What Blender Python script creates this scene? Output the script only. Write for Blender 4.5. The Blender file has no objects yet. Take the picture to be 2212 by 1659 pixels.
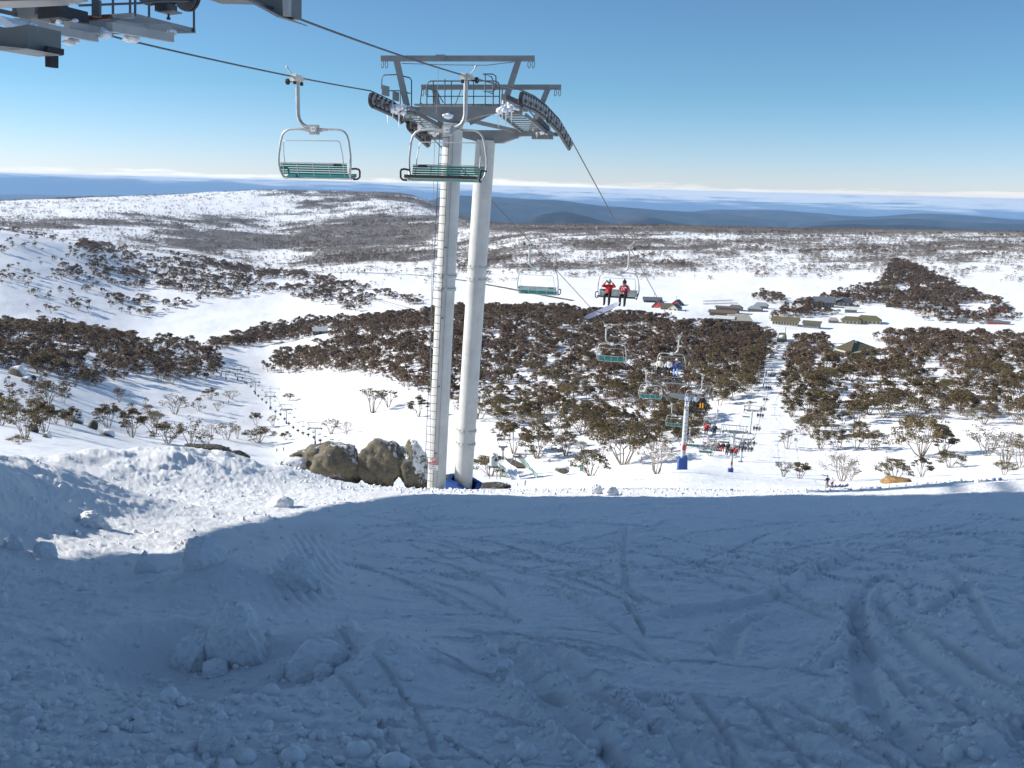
import bpy, bmesh, math, random
import numpy as np
from mathutils import Vector, Matrix
SC = bpy.context.scene
COL = SC.collection
R = math.radians
# ------------------------------------------------------------------ camera, world, sun, exposure
PITCH, ROLL, FPX, CX, CY = math.atan((829.5 - 403) / 2160.0), 0.0255, 2160.0, 1106.0, 829.5   # survey units: photo at 2212 x 1659
fwd = Vector((0, math.cos(PITCH), -math.sin(PITCH)))
_r0 = Vector((1, 0, 0)); _u0 = _r0.cross(fwd)
rgt = _r0 * math.cos(ROLL) + _u0 * math.sin(ROLL)
upv = _u0 * math.cos(ROLL) - _r0 * math.sin(ROLL)
cam = bpy.data.cameras.new('camera'); camo = bpy.data.objects.new('camera', cam); COL.objects.link(camo)
cam.sensor_width = 36.0; cam.lens = 36.0 * FPX / 2212.0
cam.clip_start = 0.05; cam.clip_end = 300000
camo.matrix_world = Matrix(((rgt.x, upv.x, -fwd.x, 0), (rgt.y, upv.y, -fwd.y, 0), (rgt.z, upv.z, -fwd.z, 0), (0, 0, 0, 1)))
SC.camera = camo
SUN_EL, SUN_AZ = 27.0, -81.0        # azimuth from +Y towards +X
SUND = Vector((math.sin(R(SUN_AZ)) * math.cos(R(SUN_EL)), math.cos(R(SUN_AZ)) * math.cos(R(SUN_EL)), math.sin(R(SUN_EL))))
sl = bpy.data.lights.new('sun', 'SUN'); sl.energy = 4.6; sl.angle = R(0.53); sl.color = (1.0, 0.95, 0.87)
so = bpy.data.objects.new('sun', sl); COL.objects.link(so)
so.rotation_euler = SUND.to_track_quat('Z', 'Y').to_euler()
SC.view_settings.view_transform = 'Standard'; SC.view_settings.look = 'None'
SC.view_settings.exposure = 0.72; SC.view_settings.gamma = 1.0; SC.view_settings.use_curve_mapping = False
W = bpy.data.worlds.new('World'); SC.world = W; W.use_nodes = True
nt = W.node_tree; nt.nodes.clear()
def N(nt, t, **kw):
    n = nt.nodes.new(t)
    for k, v in kw.items():
        if k.startswith('i_'): n.inputs[k[2:]].default_value = v
        else: setattr(n, k, v)
    return n
L = lambda nt, a, b: nt.links.new(a, b)
e = None
sky = N(nt, 'ShaderNodeTexSky', sky_type='NISHITA', sun_disc=False, sun_elevation=R(SUN_EL), sun_rotation=R(SUN_AZ), altitude=1900, air_density=1.0, dust_density=0.1, ozone_density=1.0)
bgs = N(nt, 'ShaderNodeBackground'); bgs.inputs['Strength'].default_value = 0.1
hsv = N(nt, 'ShaderNodeMix', data_type='RGBA', blend_type='MULTIPLY'); hsv.inputs['Factor'].default_value = 1.0   # tints the model's sky by height
# cloud bank round the whole horizon, part of the sky itself
geo = N(nt, 'ShaderNodeTexCoord')
sep = N(nt, 'ShaderNodeSeparateXYZ'); L(nt, geo.outputs['Generated'], sep.inputs[0])
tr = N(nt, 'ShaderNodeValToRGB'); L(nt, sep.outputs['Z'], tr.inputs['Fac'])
tr.color_ramp.elements[0].color = (.57, .635, .93, 1); tr.color_ramp.elements[1].color = (.88, .99, 1.03, 1); tr.color_ramp.elements[1].position = .5  # unseen upper stop set to brighten and tint the shaded snow
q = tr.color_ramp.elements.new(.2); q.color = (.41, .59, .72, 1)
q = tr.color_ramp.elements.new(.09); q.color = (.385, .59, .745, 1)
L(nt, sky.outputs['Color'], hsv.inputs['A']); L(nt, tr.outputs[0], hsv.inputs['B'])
def M(op, a=None, b=None, c=None, clamp=False, nt=nt):
    n = nt.nodes.new('ShaderNodeMath'); n.operation = op; n.use_clamp = clamp
    for i, v in enumerate((a, b, c)):
        if v is None: continue
        if isinstance(v, (int, float)): n.inputs[i].default_value = v
        else: nt.links.new(v, n.inputs[i])
    return n.outputs[0]
mp = N(nt, 'ShaderNodeMapping'); mp.inputs['Scale'].default_value = (7, 7, 120)
L(nt, geo.outputs['Generated'], mp.inputs[0])
nz = N(nt, 'ShaderNodeTexNoise', i_Scale=1.0, i_Detail=6.0, i_Roughness=0.6); L(nt, mp.outputs[0], nz.inputs['Vector'])
mp2 = N(nt, 'ShaderNodeMapping'); mp2.inputs['Scale'].default_value = (30, 30, 420)
L(nt, geo.outputs['Generated'], mp2.inputs[0])
nz2 = N(nt, 'ShaderNodeTexNoise', i_Scale=1.0, i_Detail=5.0, i_Roughness=0.6); L(nt, mp2.outputs[0], nz2.inputs['Vector'])
zz = M('ADD', sep.outputs['Z'], M('MULTIPLY', M('SUBTRACT', nz.outputs['Fac'], 0.5), 0.020))
zz = M('ADD', zz, M('MULTIPLY', M('SUBTRACT', nz2.outputs['Fac'], 0.5), 0.009))
def mr(v, a, b, c, d, smooth=True):
    n = N(nt, 'ShaderNodeMapRange', interpolation_type='SMOOTHSTEP' if smooth else 'LINEAR'); L(nt, v, n.inputs['Value'])
    for k, q in (('From Min', a), ('From Max', b), ('To Min', c), ('To Max', d)): n.inputs[k].default_value = q
    return n.outputs[0]
lowlim = mr(sep.outputs['X'], -0.35, 0.30, -0.0040, -0.0135)         # the bank hangs lower towards the right
up_m = mr(zz, 0.0068, 0.0030, 0.0, 1.0)
dn = M('SUBTRACT', zz, lowlim); dn_m = mr(dn, -0.0030, 0.0030, 0.0, 1.0)
cr = N(nt, 'ShaderNodeValToRGB'); L(nt, mr(dn, -0.002, 0.016, 0.0, 1.0, False), cr.inputs['Fac'])
e = cr.color_ramp.elements
e[0].position = 0.0; e[0].color = (0.33, 0.40, 0.50, 1)
e[1].position = 1.0; e[1].color = (0.56, 0.56, 0.55, 1)
for p, c in ((0.25, (0.46, 0.51, 0.57, 1)), (0.5, (0.64, 0.67, 0.70, 1)), (0.72, (0.68, 0.69, 0.68, 1))):
    q = cr.color_ramp.elements.new(p); q.color = c
far = N(nt, 'ShaderNodeValToRGB'); L(nt, mr(sep.outputs['Z'], -0.03, 0.0, 0.0, 1.0, False), far.inputs['Fac'])   # plains fading out below the horizon
far.color_ramp.elements[0].color = (0.085, 0.155, 0.27, 1); far.color_ramp.elements[1].color = (0.10, 0.18, 0.31, 1)
def bg(col, st):
    n = N(nt, 'ShaderNodeBackground'); n.inputs['Strength'].default_value = st; L(nt, col, n.inputs['Color']); return n.outputs[0]
def mixs(f, a, b):
    n = N(nt, 'ShaderNodeMixShader'); L(nt, f, n.inputs[0]); L(nt, a, n.inputs[1]); L(nt, b, n.inputs[2]); return n.outputs[0]
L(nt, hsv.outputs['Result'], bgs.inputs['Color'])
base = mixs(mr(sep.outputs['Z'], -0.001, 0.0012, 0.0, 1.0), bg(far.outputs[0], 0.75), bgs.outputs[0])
mp3 = N(nt, 'ShaderNodeMapping'); mp3.inputs['Scale'].default_value = (16, 16, 330); L(nt, geo.outputs['Generated'], mp3.inputs[0])
nz3 = N(nt, 'ShaderNodeTexNoise', i_Scale=1.0, i_Detail=7.0, i_Roughness=0.62); L(nt, mp3.outputs[0], nz3.inputs['Vector'])
brk = mr(M('ADD', nz3.outputs['Fac'], mr(dn, 0.0, 0.013, -0.03, 0.20, False)), 0.42, 0.60, 0.10, 1.0)     # torn below, closed on top
fin = mixs(M('MULTIPLY', M('MULTIPLY', up_m, dn_m), brk), base, bg(cr.outputs[0], 1.0))
wo = N(nt, 'ShaderNodeOutputWorld'); L(nt, fin, wo.inputs['Surface'])
SC.cycles.max_bounces = 4; SC.cycles.diffuse_bounces = 2; SC.cycles.glossy_bounces = 2; SC.cycles.transmission_bounces = 2
SC.cycles.transparent_max_bounces = 6; SC.cycles.volume_bounces = 0
SC.cycles.use_denoising = True; SC.cycles.caustics_reflective = False; SC.cycles.caustics_refractive = False

# ------------------------------------------------------------------ survey helpers
def raydir(px, py):
    return fwd + rgt * ((px - CX) / FPX) + upv * ((CY - py) / FPX)
def at(px, py, Y):
    """world point seen at photo pixel (px, py) (2212 wide) at world depth Y"""
    d = raydir(px, py); return d * (Y / d.y)
def azel(px, py):
    d = raydir(px, py); h = math.hypot(d.x, d.y)
    return math.atan2(d.x, d.y), d.z / h       # azimuth, tan(elevation)
def project(x, y, z):
    x, y, z = np.asarray(x, float), np.asarray(y, float), np.asarray(z, float)
    w = x * fwd.x + y * fwd.y + z * fwd.z
    w = np.where(w > 1e-3, w, 1e-3)
    return CX + FPX * (x * rgt.x + y * rgt.y + z * rgt.z) / w, CY - FPX * (x * upv.x + y * upv.y + z * upv.z) / w
# ------------------------------------------------------------------ numpy gradient noise
_rs = np.random.RandomState(11); _perm = _rs.permutation(1024); _ga = _rs.rand(1024) * 2 * np.pi
def perlin(x, y, seed=0):
    xi = np.floor(x).astype(np.int64); yi = np.floor(y).astype(np.int64)
    xf = x - xi; yf = y - yi
    def g(ix, iy, fx, fy):
        a = _ga[_perm[(_perm[(ix + seed * 37) & 1023] + iy) & 1023]]
        return np.cos(a) * fx + np.sin(a) * fy
    u = xf * xf * xf * (xf * (xf * 6 - 15) + 10); v = yf * yf * yf * (yf * (yf * 6 - 15) + 10)
    n0 = g(xi, yi, xf, yf) * (1 - u) + g(xi + 1, yi, xf - 1, yf) * u
    n1 = g(xi, yi + 1, xf, yf - 1) * (1 - u) + g(xi + 1, yi + 1, xf - 1, yf - 1) * u
    return (n0 * (1 - v) + n1 * v) * 1.5
def fbm(x, y, oct=4, seed=0, gain=0.5):
    s = 0; a = 1.0; t = 0
    for i in range(oct):
        s = s + a * perlin(x, y, seed + i); t += a; a *= gain; x = x * 2.03 + 17.1; y = y * 2.03 - 9.7
    return s / t
def sstep(a, b, x):
    t = np.clip((x - a) / (b - a), 0, 1); return t * t * (3 - 2 * t)
# ------------------------------------------------------------------ ground profile, surveyed column by column: photo row at each distance
NEAR = {-900: 1015, 0: 1040, 300: 1047, 600: 1056, 900: 1064, 1200: 1068, 1500: 1069, 1650: 1067, 1800: 1062, 2212: 1036, 3100: 1020}
FAR = {
 -900: [(34, 1005), (150, 940), (250, 830), (330, 770), (420, 730), (560, 690), (700, 690), (900, 620), (1150, 520), (1350, 470), (1900, 500), (2700, 460), (3900, 420), (5200, 440)],
 0: [(34, 1015), (100, 968), (180, 935), (250, 905), (330, 862), (420, 800), (520, 752), (640, 712), (740, 712), (850, 690), (930, 650), (1030, 600), (1150, 550), (1350, 495), (1700, 512), (2100, 505), (2700, 475), (3300, 452), (3900, 436), (5200, 452)],
 300: [(34, 1030), (80, 1010), (150, 990), (250, 968), (330, 945), (400, 905), (460, 855), (530, 803), (610, 765), (700, 738), (790, 738), (880, 725), (1000, 680), (1080, 650), (1230, 600), (1380, 560), (1500, 538), (1800, 545), (2200, 528), (2800, 480), (3300, 450), (4200, 422), (5400, 440)],
 600: [(34, 1046), (100, 1036), (200, 1018), (290, 1000), (360, 973), (395, 950), (440, 915), (485, 882), (545, 850), (610, 820), (670, 790), (740, 755), (820, 735), (930, 700), (1080, 650), (1200, 620), (1320, 600), (1450, 592), (1800, 580), (2300, 545), (2800, 505), (3400, 462), (4300, 411), (5400, 430)],
 900: [(34, 1056), (100, 1044), (200, 1032), (260, 1015), (300, 970), (370, 900), (430, 850), (500, 800), (580, 750), (660, 710), (760, 685), (880, 670), (980, 650), (1250, 600), (1500, 580), (2000, 550), (2600, 505), (3300, 455), (4300, 420), (5400, 436)],
 1050: [(34, 1058), (100, 1049), (200, 1042), (245, 1030), (275, 990), (335, 920), (420, 850), (490, 800), (570, 750), (650, 705), (745, 680), (860, 668), (970, 645), (1230, 600), (1500, 570), (2000, 530), (2500, 492), (2900, 484), (3600, 487), (5000, 500)],
 1150: [(34, 1060), (100, 1051), (200, 1045), (240, 1034), (262, 1000), (300, 950), (350, 900), (410, 850), (480, 800), (560, 750), (660, 702), (740, 677), (850, 665), (950, 640), (1180, 600), (1450, 560), (1900, 520), (2500, 490), (3000, 489), (5000, 505)],
 1490: [(34, 1056), (60, 1035), (103, 1014), (193, 1010), (230, 1000), (272, 950), (360, 862), (500, 770), (600, 722), (680, 693), (760, 681), (850, 665), (970, 640), (1180, 600), (1450, 560), (1900, 520), (2500, 491), (3000, 491), (5000, 508)],
 1605: [(34, 1061), (60, 1046), (103, 1035), (193, 1025), (230, 1007), (272, 947), (363, 847), (531, 761), (640, 725), (720, 713), (800, 690), (900, 660), (980, 640), (1180, 600), (1450, 560), (1900, 520), (2500, 493), (3000, 493), (5000, 510)],
 1800: [(34, 1059), (60, 1055), (135, 1051), (190, 1035), (230, 1013), (275, 950), (360, 852), (480, 782), (600, 737), (690, 720), (760, 714), (830, 690), (920, 660), (990, 640), (1180, 600), (1450, 560), (1900, 520), (2600, 498), (3100, 498), (5000, 515)],
 2212: [(34, 1035), (60, 1033), (100, 1030), (180, 1020), (220, 1000), (280, 940), (360, 860), (470, 790), (580, 747), (690, 722), (780, 714), (860, 690), (1000, 650), (1200, 600), (1450, 560), (2000, 525), (2600, 506), (3100, 506), (5000, 522)],
 3100: [(34, 1010), (60, 1008), (100, 1005), (180, 995), (220, 975), (280, 930), (360, 850), (470, 790), (580, 750), (690, 730), (780, 720), (1000, 660), (1450, 580), (2000, 540), (2600, 525), (5000, 540)],
}
EYE = 1.65
def pchip(xs, ys, xq):
    xs = np.array(xs, float); ys = np.array(ys, float); h = np.diff(xs); dl = np.diff(ys) / h
    m = np.zeros_like(xs)
    for i in range(1, len(xs) - 1):
        if dl[i - 1] * dl[i] > 0:
            w1 = 2 * h[i] + h[i - 1]; w2 = h[i] + 2 * h[i - 1]; m[i] = (w1 + w2) / (w1 / dl[i - 1] + w2 / dl[i])
    m[0] = dl[0]; m[-1] = dl[-1]
    k = np.clip(np.searchsorted(xs, xq) - 1, 0, len(h) - 1); t = (xq - xs[k]) / h[k]
    return ((1 + 2 * t) * (1 - t) ** 2 * ys[k] + t * (1 - t) ** 2 * h[k] * m[k] + t * t * (3 - 2 * t) * ys[k + 1] + t * t * (t - 1) * h[k] * m[k + 1])
LD = np.linspace(math.log(1.0), math.log(5000), 900)
AZ = np.linspace(R(-60), R(60), 601)
TAB = np.zeros((len(LD), len(AZ)))
_ce = []; _ca = []
for c in sorted(FAR):
    base = FAR[c]; a24, t24 = azel(c, float(np.interp(c, sorted(NEAR), [NEAR[k] for k in sorted(NEAR)]))); s = -t24 - EYE / 24.0
    ds, ts, aa = [], [], []
    for d in (1.0, 1.5, 2, 3, 4, 6, 9, 13, 18, 24):
        ds.append(math.log(d)); ts.append(-EYE / d - s); aa.append(a24)
    for d, y in base:
        a, t = azel(c, y); ds.append(math.log(d)); ts.append(t); aa.append(a)
    _ce.append(pchip(ds, ts, LD)); _ca.append(np.interp(LD, ds, aa))
_ce = np.array(_ce); _ca = np.array(_ca)
for i in range(len(LD)): TAB[i] = np.interp(AZ, _ca[:, i], _ce[:, i])
_k = np.exp(-(np.arange(-12, 13) / 6.0) ** 2); _k /= _k.sum()
_pad = np.pad(TAB, ((0, 0), (12, 12)), mode='edge')
TAB = sum(_k[j] * _pad[:, j:j + len(AZ)] for j in range(25))
def base_z(x, y):
    x = np.asarray(x, float); y = np.asarray(y, float)
    d = np.clip(np.hypot(x, y), 1.0, 4990); a = np.arctan2(x, y)
    fa = np.clip((a - AZ[0]) / (AZ[1] - AZ[0]), 0, len(AZ) - 1.001); fd = np.clip((np.log(d) - LD[0]) / (LD[1] - LD[0]), 0, len(LD) - 1.001)
    ia = fa.astype(int); idd = fd.astype(int); ta = fa - ia; td = fd - idd
    t = (TAB[idd, ia] * (1 - ta) + TAB[idd, ia + 1] * ta) * (1 - td) + (TAB[idd + 1, ia] * (1 - ta) + TAB[idd + 1, ia + 1] * ta) * td
    return t * d
def seg_dist(x, y, pts):
    """distance to a plan polyline, signed side and position along it"""
    best = np.full(x.shape, 1e9); side = np.zeros(x.shape); pos = np.zeros(x.shape); acc = 0.0
    for (x0, y0), (x1, y1) in zip(pts[:-1], pts[1:]):
        dx, dy = x1 - x0, y1 - y0; l2 = dx * dx + dy * dy + 1e-9
        t = np.clip(((x - x0) * dx + (y - y0) * dy) / l2, 0, 1)
        d = np.hypot(x - x0 - t * dx, y - y0 - t * dy); m = d < best
        best = np.where(m, d, best); side = np.where(m, np.sign((x - x0) * dy - (y - y0) * dx), side)
        pos = np.where(m, acc + t * math.sqrt(l2), pos); acc += math.sqrt(l2)
    return best, side, pos, acc
def hill_noise(x, y):
    d = np.hypot(x, y)
    w = sstep(60, 300, d)
    n = fbm(x / 38.0, y / 38.0, 3, 3) * 0.9 * w + fbm(x / 140.0, y / 140.0, 3, 9) * 3.0 * sstep(250, 1000, d) + fbm(x / 420.0, y / 420.0, 4, 21) * 9.0 * sstep(1000, 2600, d)
    return n + fbm(x / 7.0, y / 7.0, 3, 5) * 0.22 * sstep(25, 60, d)
def pinground(px, py, zf=None, d0=1.6, d1=4900):
    """first hit of the ray through a photo pixel with the ground"""
    zf = zf or ground_z
    d = raydir(px, py); d = d / math.hypot(d.x, d.y)
    t = np.exp(np.linspace(math.log(d0), math.log(d1), 2600)); g = zf(d.x * t, d.y * t) - d.z * t
    k = np.argmax(g > 0)
    if g[k] <= 0: k = len(t) - 1
    if k == 0: return Vector((d.x * t[0], d.y * t[0], float(zf(np.array([d.x * t[0]]), np.array([d.y * t[0]]))[0])))
    f = g[k - 1] / (g[k - 1] - g[k]); tt = t[k - 1] + f * (t[k] - t[k - 1])
    return Vector((d.x * tt, d.y * tt, d.z * tt))
# ------------------------------------------------------------------ foreground snow relief
def pinbase(px, py): return pinground(px, py, base_z)
def plan(pts): return [tuple(pinbase(*p)[:2]) for p in pts]
def polar(px, d):
    a, _ = azel(px, 1050); return (math.sin(a) * d, math.cos(a) * d)
BANK = [polar(-700, 11.0), polar(-250, 14.2), polar(0, 16.0), polar(110, 16.8), polar(190, 17.6), polar(275, 18.6)]
MOUND = [polar(20, 21), polar(120, 22.5), polar(220, 23.6), polar(340, 24.6), polar(470, 25.6), polar(590, 27), polar(690, 29)]
PIT = plan([(370, 1400), (450, 1440), (560, 1425)])
HUMP = plan([(640, 1420), (720, 1405), (850, 1440)])
RIM = plan([(500, 1265), (590, 1215), (640, 1195)])
TRACKS = [  # photo polyline, half width, depth, berm
 ([(1862, 1262), (1852, 1300), (1858, 1340), (1853, 1372), (1864, 1405), (1866, 1450), (1876, 1500), (1905, 1548), (1955, 1592), (2015, 1632), (2075, 1690)], .075, .05, .025),
 ([(1853, 1372), (1856, 1310), (1880, 1262), (1915, 1243), (1948, 1255), (1972, 1290), (1975, 1330)], .05, .028, .012),
 ([(1890, 1268), (1915, 1340), (1975, 1396), (2070, 1470), (2240, 1585)], .06, .03, .02),
 ([(1345, 1337), (1420, 1327), (1560, 1315), (1640, 1300), (1700, 1272), (1752, 1230), (1860, 1196)], .09, -.035, .0),
 ([(1352, 1130), (1345, 1190), (1352, 1262), (1382, 1303), (1425, 1328)], .05, .03, .018),
 ([(1775, 1440), (1812, 1405), (1845, 1368)], .05, -.03, .0),
 ([(1060, 1370), (1110, 1420), (1165, 1500), (1230, 1560), (1330, 1640), (1380, 1690)], .09, .02, .045),
 ([(1150, 1390), (1240, 1450), (1300, 1520), (1390, 1575), (1480, 1610), (1640, 1670)], .08, .025, .035),
 ([(2000, 1330), (2060, 1290), (2110, 1255)], .05, .022, .012),
 ([(2050, 1230), (2100, 1290), (2140, 1360), (2230, 1420)], .05, .02, .012),
 ([(1560, 1420), (1585, 1360), (1650, 1330), (1720, 1345)], .08, .02, .03),
 ([(1900, 1330), (2000, 1360), (2110, 1440), (2230, 1500)], .05, .022, .015),
 ([(1400, 1190), (1500, 1150), (1700, 1130), (1900, 1120)], .06, .015, .01),
 ([(700, 1190), (900, 1150), (1200, 1130), (1500, 1140)], .07, .018, .012),
 ([(820, 1230), (1000, 1240), (1200, 1275), (1320, 1330)], .06, .016, .014),
 ([(900, 1190), (1100, 1200), (1330, 1230)], .05, .014, .01),
 ([(1600, 1180), (1800, 1160), (2000, 1150), (2230, 1160)], .06, .015, .012),
 ([(1380, 1500), (1420, 1530)], .07, .035, .02),
 ([(2090, 1640), (2150, 1585), (2260, 1560)], .10, -.03, .0),
]
_rt = random.Random(5)
for i in range(170):
    x0, y0 = _rt.uniform(600, 2250), _rt.choice([_rt.uniform(1090, 1250), _rt.uniform(1150, 1640)])
    k = (y0 - 1030) / 200.0; a0 = _rt.uniform(-0.5, 0.5) if y0 < 1250 else _rt.uniform(-.2, 1.0); pts = [(x0, y0)]
    for j in range(5):
        x0 += math.cos(a0) * 90 * (0.5 + k * .3); y0 += math.sin(a0) * 45 * k * .8; a0 += _rt.uniform(-.25, .35); y0 = max(y0, 1082); pts.append((x0, y0))
    TRACKS.append((pts, _rt.uniform(.014, .034), _rt.uniform(.010, .02), _rt.uniform(.006, .016)))
TR = [(plan(p), w, dp, bm) for p, w, dp, bm in TRACKS]
def fg_detail(x, y):
    d = np.hypot(x, y); z = np.zeros(x.shape)
    b, s, p, t = seg_dist(x, y, BANK)
    f = 1 - sstep(0.55, 1.0, p / t)
    wob = 1 + 0.35 * fbm(x / 1.6, y / 1.6, 3, 31)
    side = np.where(s > 0, 1.55, 2.4)          # steep towards the lift line, gentle behind
    z = z + 1.12 * (0.25 + .75 * f) * wob * np.exp(-(b / side) ** 2) * (1 - 0.9 * sstep(0.9, 1.0, p / t))
    b, s, p, t = seg_dist(x, y, MOUND)
    wob = 1 + 0.3 * fbm(x / 1.3, y / 1.3, 4, 41)
    f = np.interp(p / t, [0, .12, .35, .55, .8, 1], [.45, .7, .95, 1.05, .6, .0])
    z = z + .86 * f * wob * np.exp(-(b / 2.1) ** 2)
    # churned snow left of the lift line, bumps on the left and near the camera
    px, py = project(x, y, base_z(x, y))
    rough = np.maximum(np.exp(-((px - 380) / 420) ** 2) * sstep(1180, 1060, py) * sstep(7, 11, d), 0.9 * sstep(1150, 300, px) * sstep(1360, 1560, py))
    rough = np.maximum(rough, .55 * sstep(900, 300, px))
    rough = np.maximum(rough, .4 * np.exp(-((px - 1150) / 260) ** 2) * sstep(1400, 1600, py))
    strip = sstep(22, 25, d) * sstep(40, 30, d)
    rough = np.maximum(rough, .8 * strip)
    rough = rough * (1 - .7 * sstep(320, 160, px) * sstep(1130, 1070, py))
    clump = np.clip(fbm(x / .42, y / .42, 4, 51, .6) - .05, 0, 1)
    clump2 = np.clip(fbm(x / .13, y / .13, 3, 57, .6) - .02, 0, 1)
    big = sstep(8, 12, d)
    z = z + rough * (clump * (.15 - .06 * big) + clump2 * (.06 - .015 * big))
    # wind ribs and light chop everywhere
    u = x * .30 + y * .95; v = x * .95 - y * .30
    z = z + .04 * fbm(x / 1.9, y / 1.9, 3, 61) + .026 * fbm(x / .38, y / .38, 4, 66, .62) + .022 * fbm(v / 1.5, u / .16, 3, 71) + .022 * (np.abs(fbm(x / .17, y / .17, 4, 75, .65)) - .1)
    z = z + .012 * sstep(800, 1300, px) * fbm((x * .8 + y * .6) / 1.1, (x * .6 - y * .8) / .09, 2, 78)
    # pit with cut snow
    b, s, p, t = seg_dist(x, y, PIT); z = z - .26 * np.exp(-(b / .6) ** 4)
    b, s, p, t = seg_dist(x, y, HUMP); z = z + .17 * np.exp(-(b / .42) ** 2) * (1 + .5 * fbm(x / .3, y / .3, 3, 81))
    b, s, p, t = seg_dist(x, y, RIM); z = z + .26 * np.exp(-(b / .5) ** 2)
    # corduroy left by the groomer
    for cx, cy, rx, ry in ((672, 1165, 45, 42), (655, 1262, 70, 60)):
        m = np.exp(-(((px - cx - (cy - py) * .55) / rx) ** 2 + ((py - cy) / ry) ** 2) ** 2)
        z = z + .016 * m * np.sin((x * .93 + y * .37) * 2 * np.pi / .11)
    for pts, w, dp, bm in TR:
        xs = [q[0] for q in pts]; ys = [q[1] for q in pts]; pad = w * 5
        m = (x > min(xs) - pad) & (x < max(xs) + pad) & (y > min(ys) - pad) & (y < max(ys) + pad)
        if not m.any(): continue
        xm, ym = x[m], y[m]
        b, s, p, t = seg_dist(xm, ym, pts)
        fade = sstep(0, .12, p / t) * sstep(1, .88, p / t)
        ww = w * (1 + .25 * perlin(p * 2.0, p * 0 + w * 50, 3))
        br = bm * (0.8 + 1.1 * np.clip(fbm(xm / .11, ym / .11, 3, 91, .6), -.6, 1))
        z[m] += fade * (-(1.35 if dp > .024 else 2.3) * dp * np.exp(-(b / ww) ** 4) + 1.15 * br * np.exp(-((b - ww * 1.75) / (ww * .6)) ** 2) * np.where(s > 0, 1, .55))
    return z * sstep(34, 29, d) 
def ground_z(x, y):
    x = np.asarray(x, float); y = np.asarray(y, float)
    z = base_z(x, y) + hill_noise(x, y)
    d = np.hypot(x, y); m = d < 34
    if m.any():
        z = np.array(z); z[m] += fg_detail(x[m], y[m])
    return z
# ------------------------------------------------------------------ materials
def mat(name, color, rough=0.6, metal=0.0, var=0.12, scale=3.0, bump=0.0, bscale=20.0, spec=0.4, coat=0.0):
    m = bpy.data.materials.new(name); m.use_nodes = True; t = m.node_tree; b = t.nodes['Principled BSDF']
    b.inputs['Roughness'].default_value = rough; b.inputs['Metallic'].default_value = metal; b.inputs['Specular IOR Level'].default_value = spec
    tc = N(t, 'ShaderNodeTexCoord')
    if var > 0:
        n = N(t, 'ShaderNodeTexNoise', i_Scale=scale, i_Detail=5.0, i_Roughness=0.65); L(t, tc.outputs['Object'], n.inputs['Vector'])
        r = N(t, 'ShaderNodeValToRGB'); r.color_ramp.elements[0].position = .3; r.color_ramp.elements[1].position = .72
        r.color_ramp.elements[0].color = (*[c * (1 - var) for c in color], 1); r.color_ramp.elements[1].color = (*[min(1, c * (1 + var)) for c in color], 1)
        L(t, n.outputs['Fac'], r.inputs['Fac']); L(t, r.outputs['Color'], b.inputs['Base Color'])
        q = N(t, 'ShaderNodeMapRange'); q.inputs['To Min'].default_value = max(0, rough - .1); q.inputs['To Max'].default_value = min(1, rough + .12)
        L(t, n.outputs['Fac'], q.inputs['Value']); L(t, q.outputs[0], b.inputs['Roughness'])
    else: b.inputs['Base Color'].default_value = (*color, 1)
    if bump > 0:
        n2 = N(t, 'ShaderNodeTexNoise', i_Scale=bscale, i_Detail=4.0); L(t, tc.outputs['Object'], n2.inputs['Vector'])
        bp = N(t, 'ShaderNodeBump'); bp.inputs['Strength'].default_value = 0.6; bp.inputs['Distance'].default_value = bump
        L(t, n2.outputs['Fac'], bp.inputs['Height']); L(t, bp.outputs[0], b.inputs['Normal'])
    return m
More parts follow.
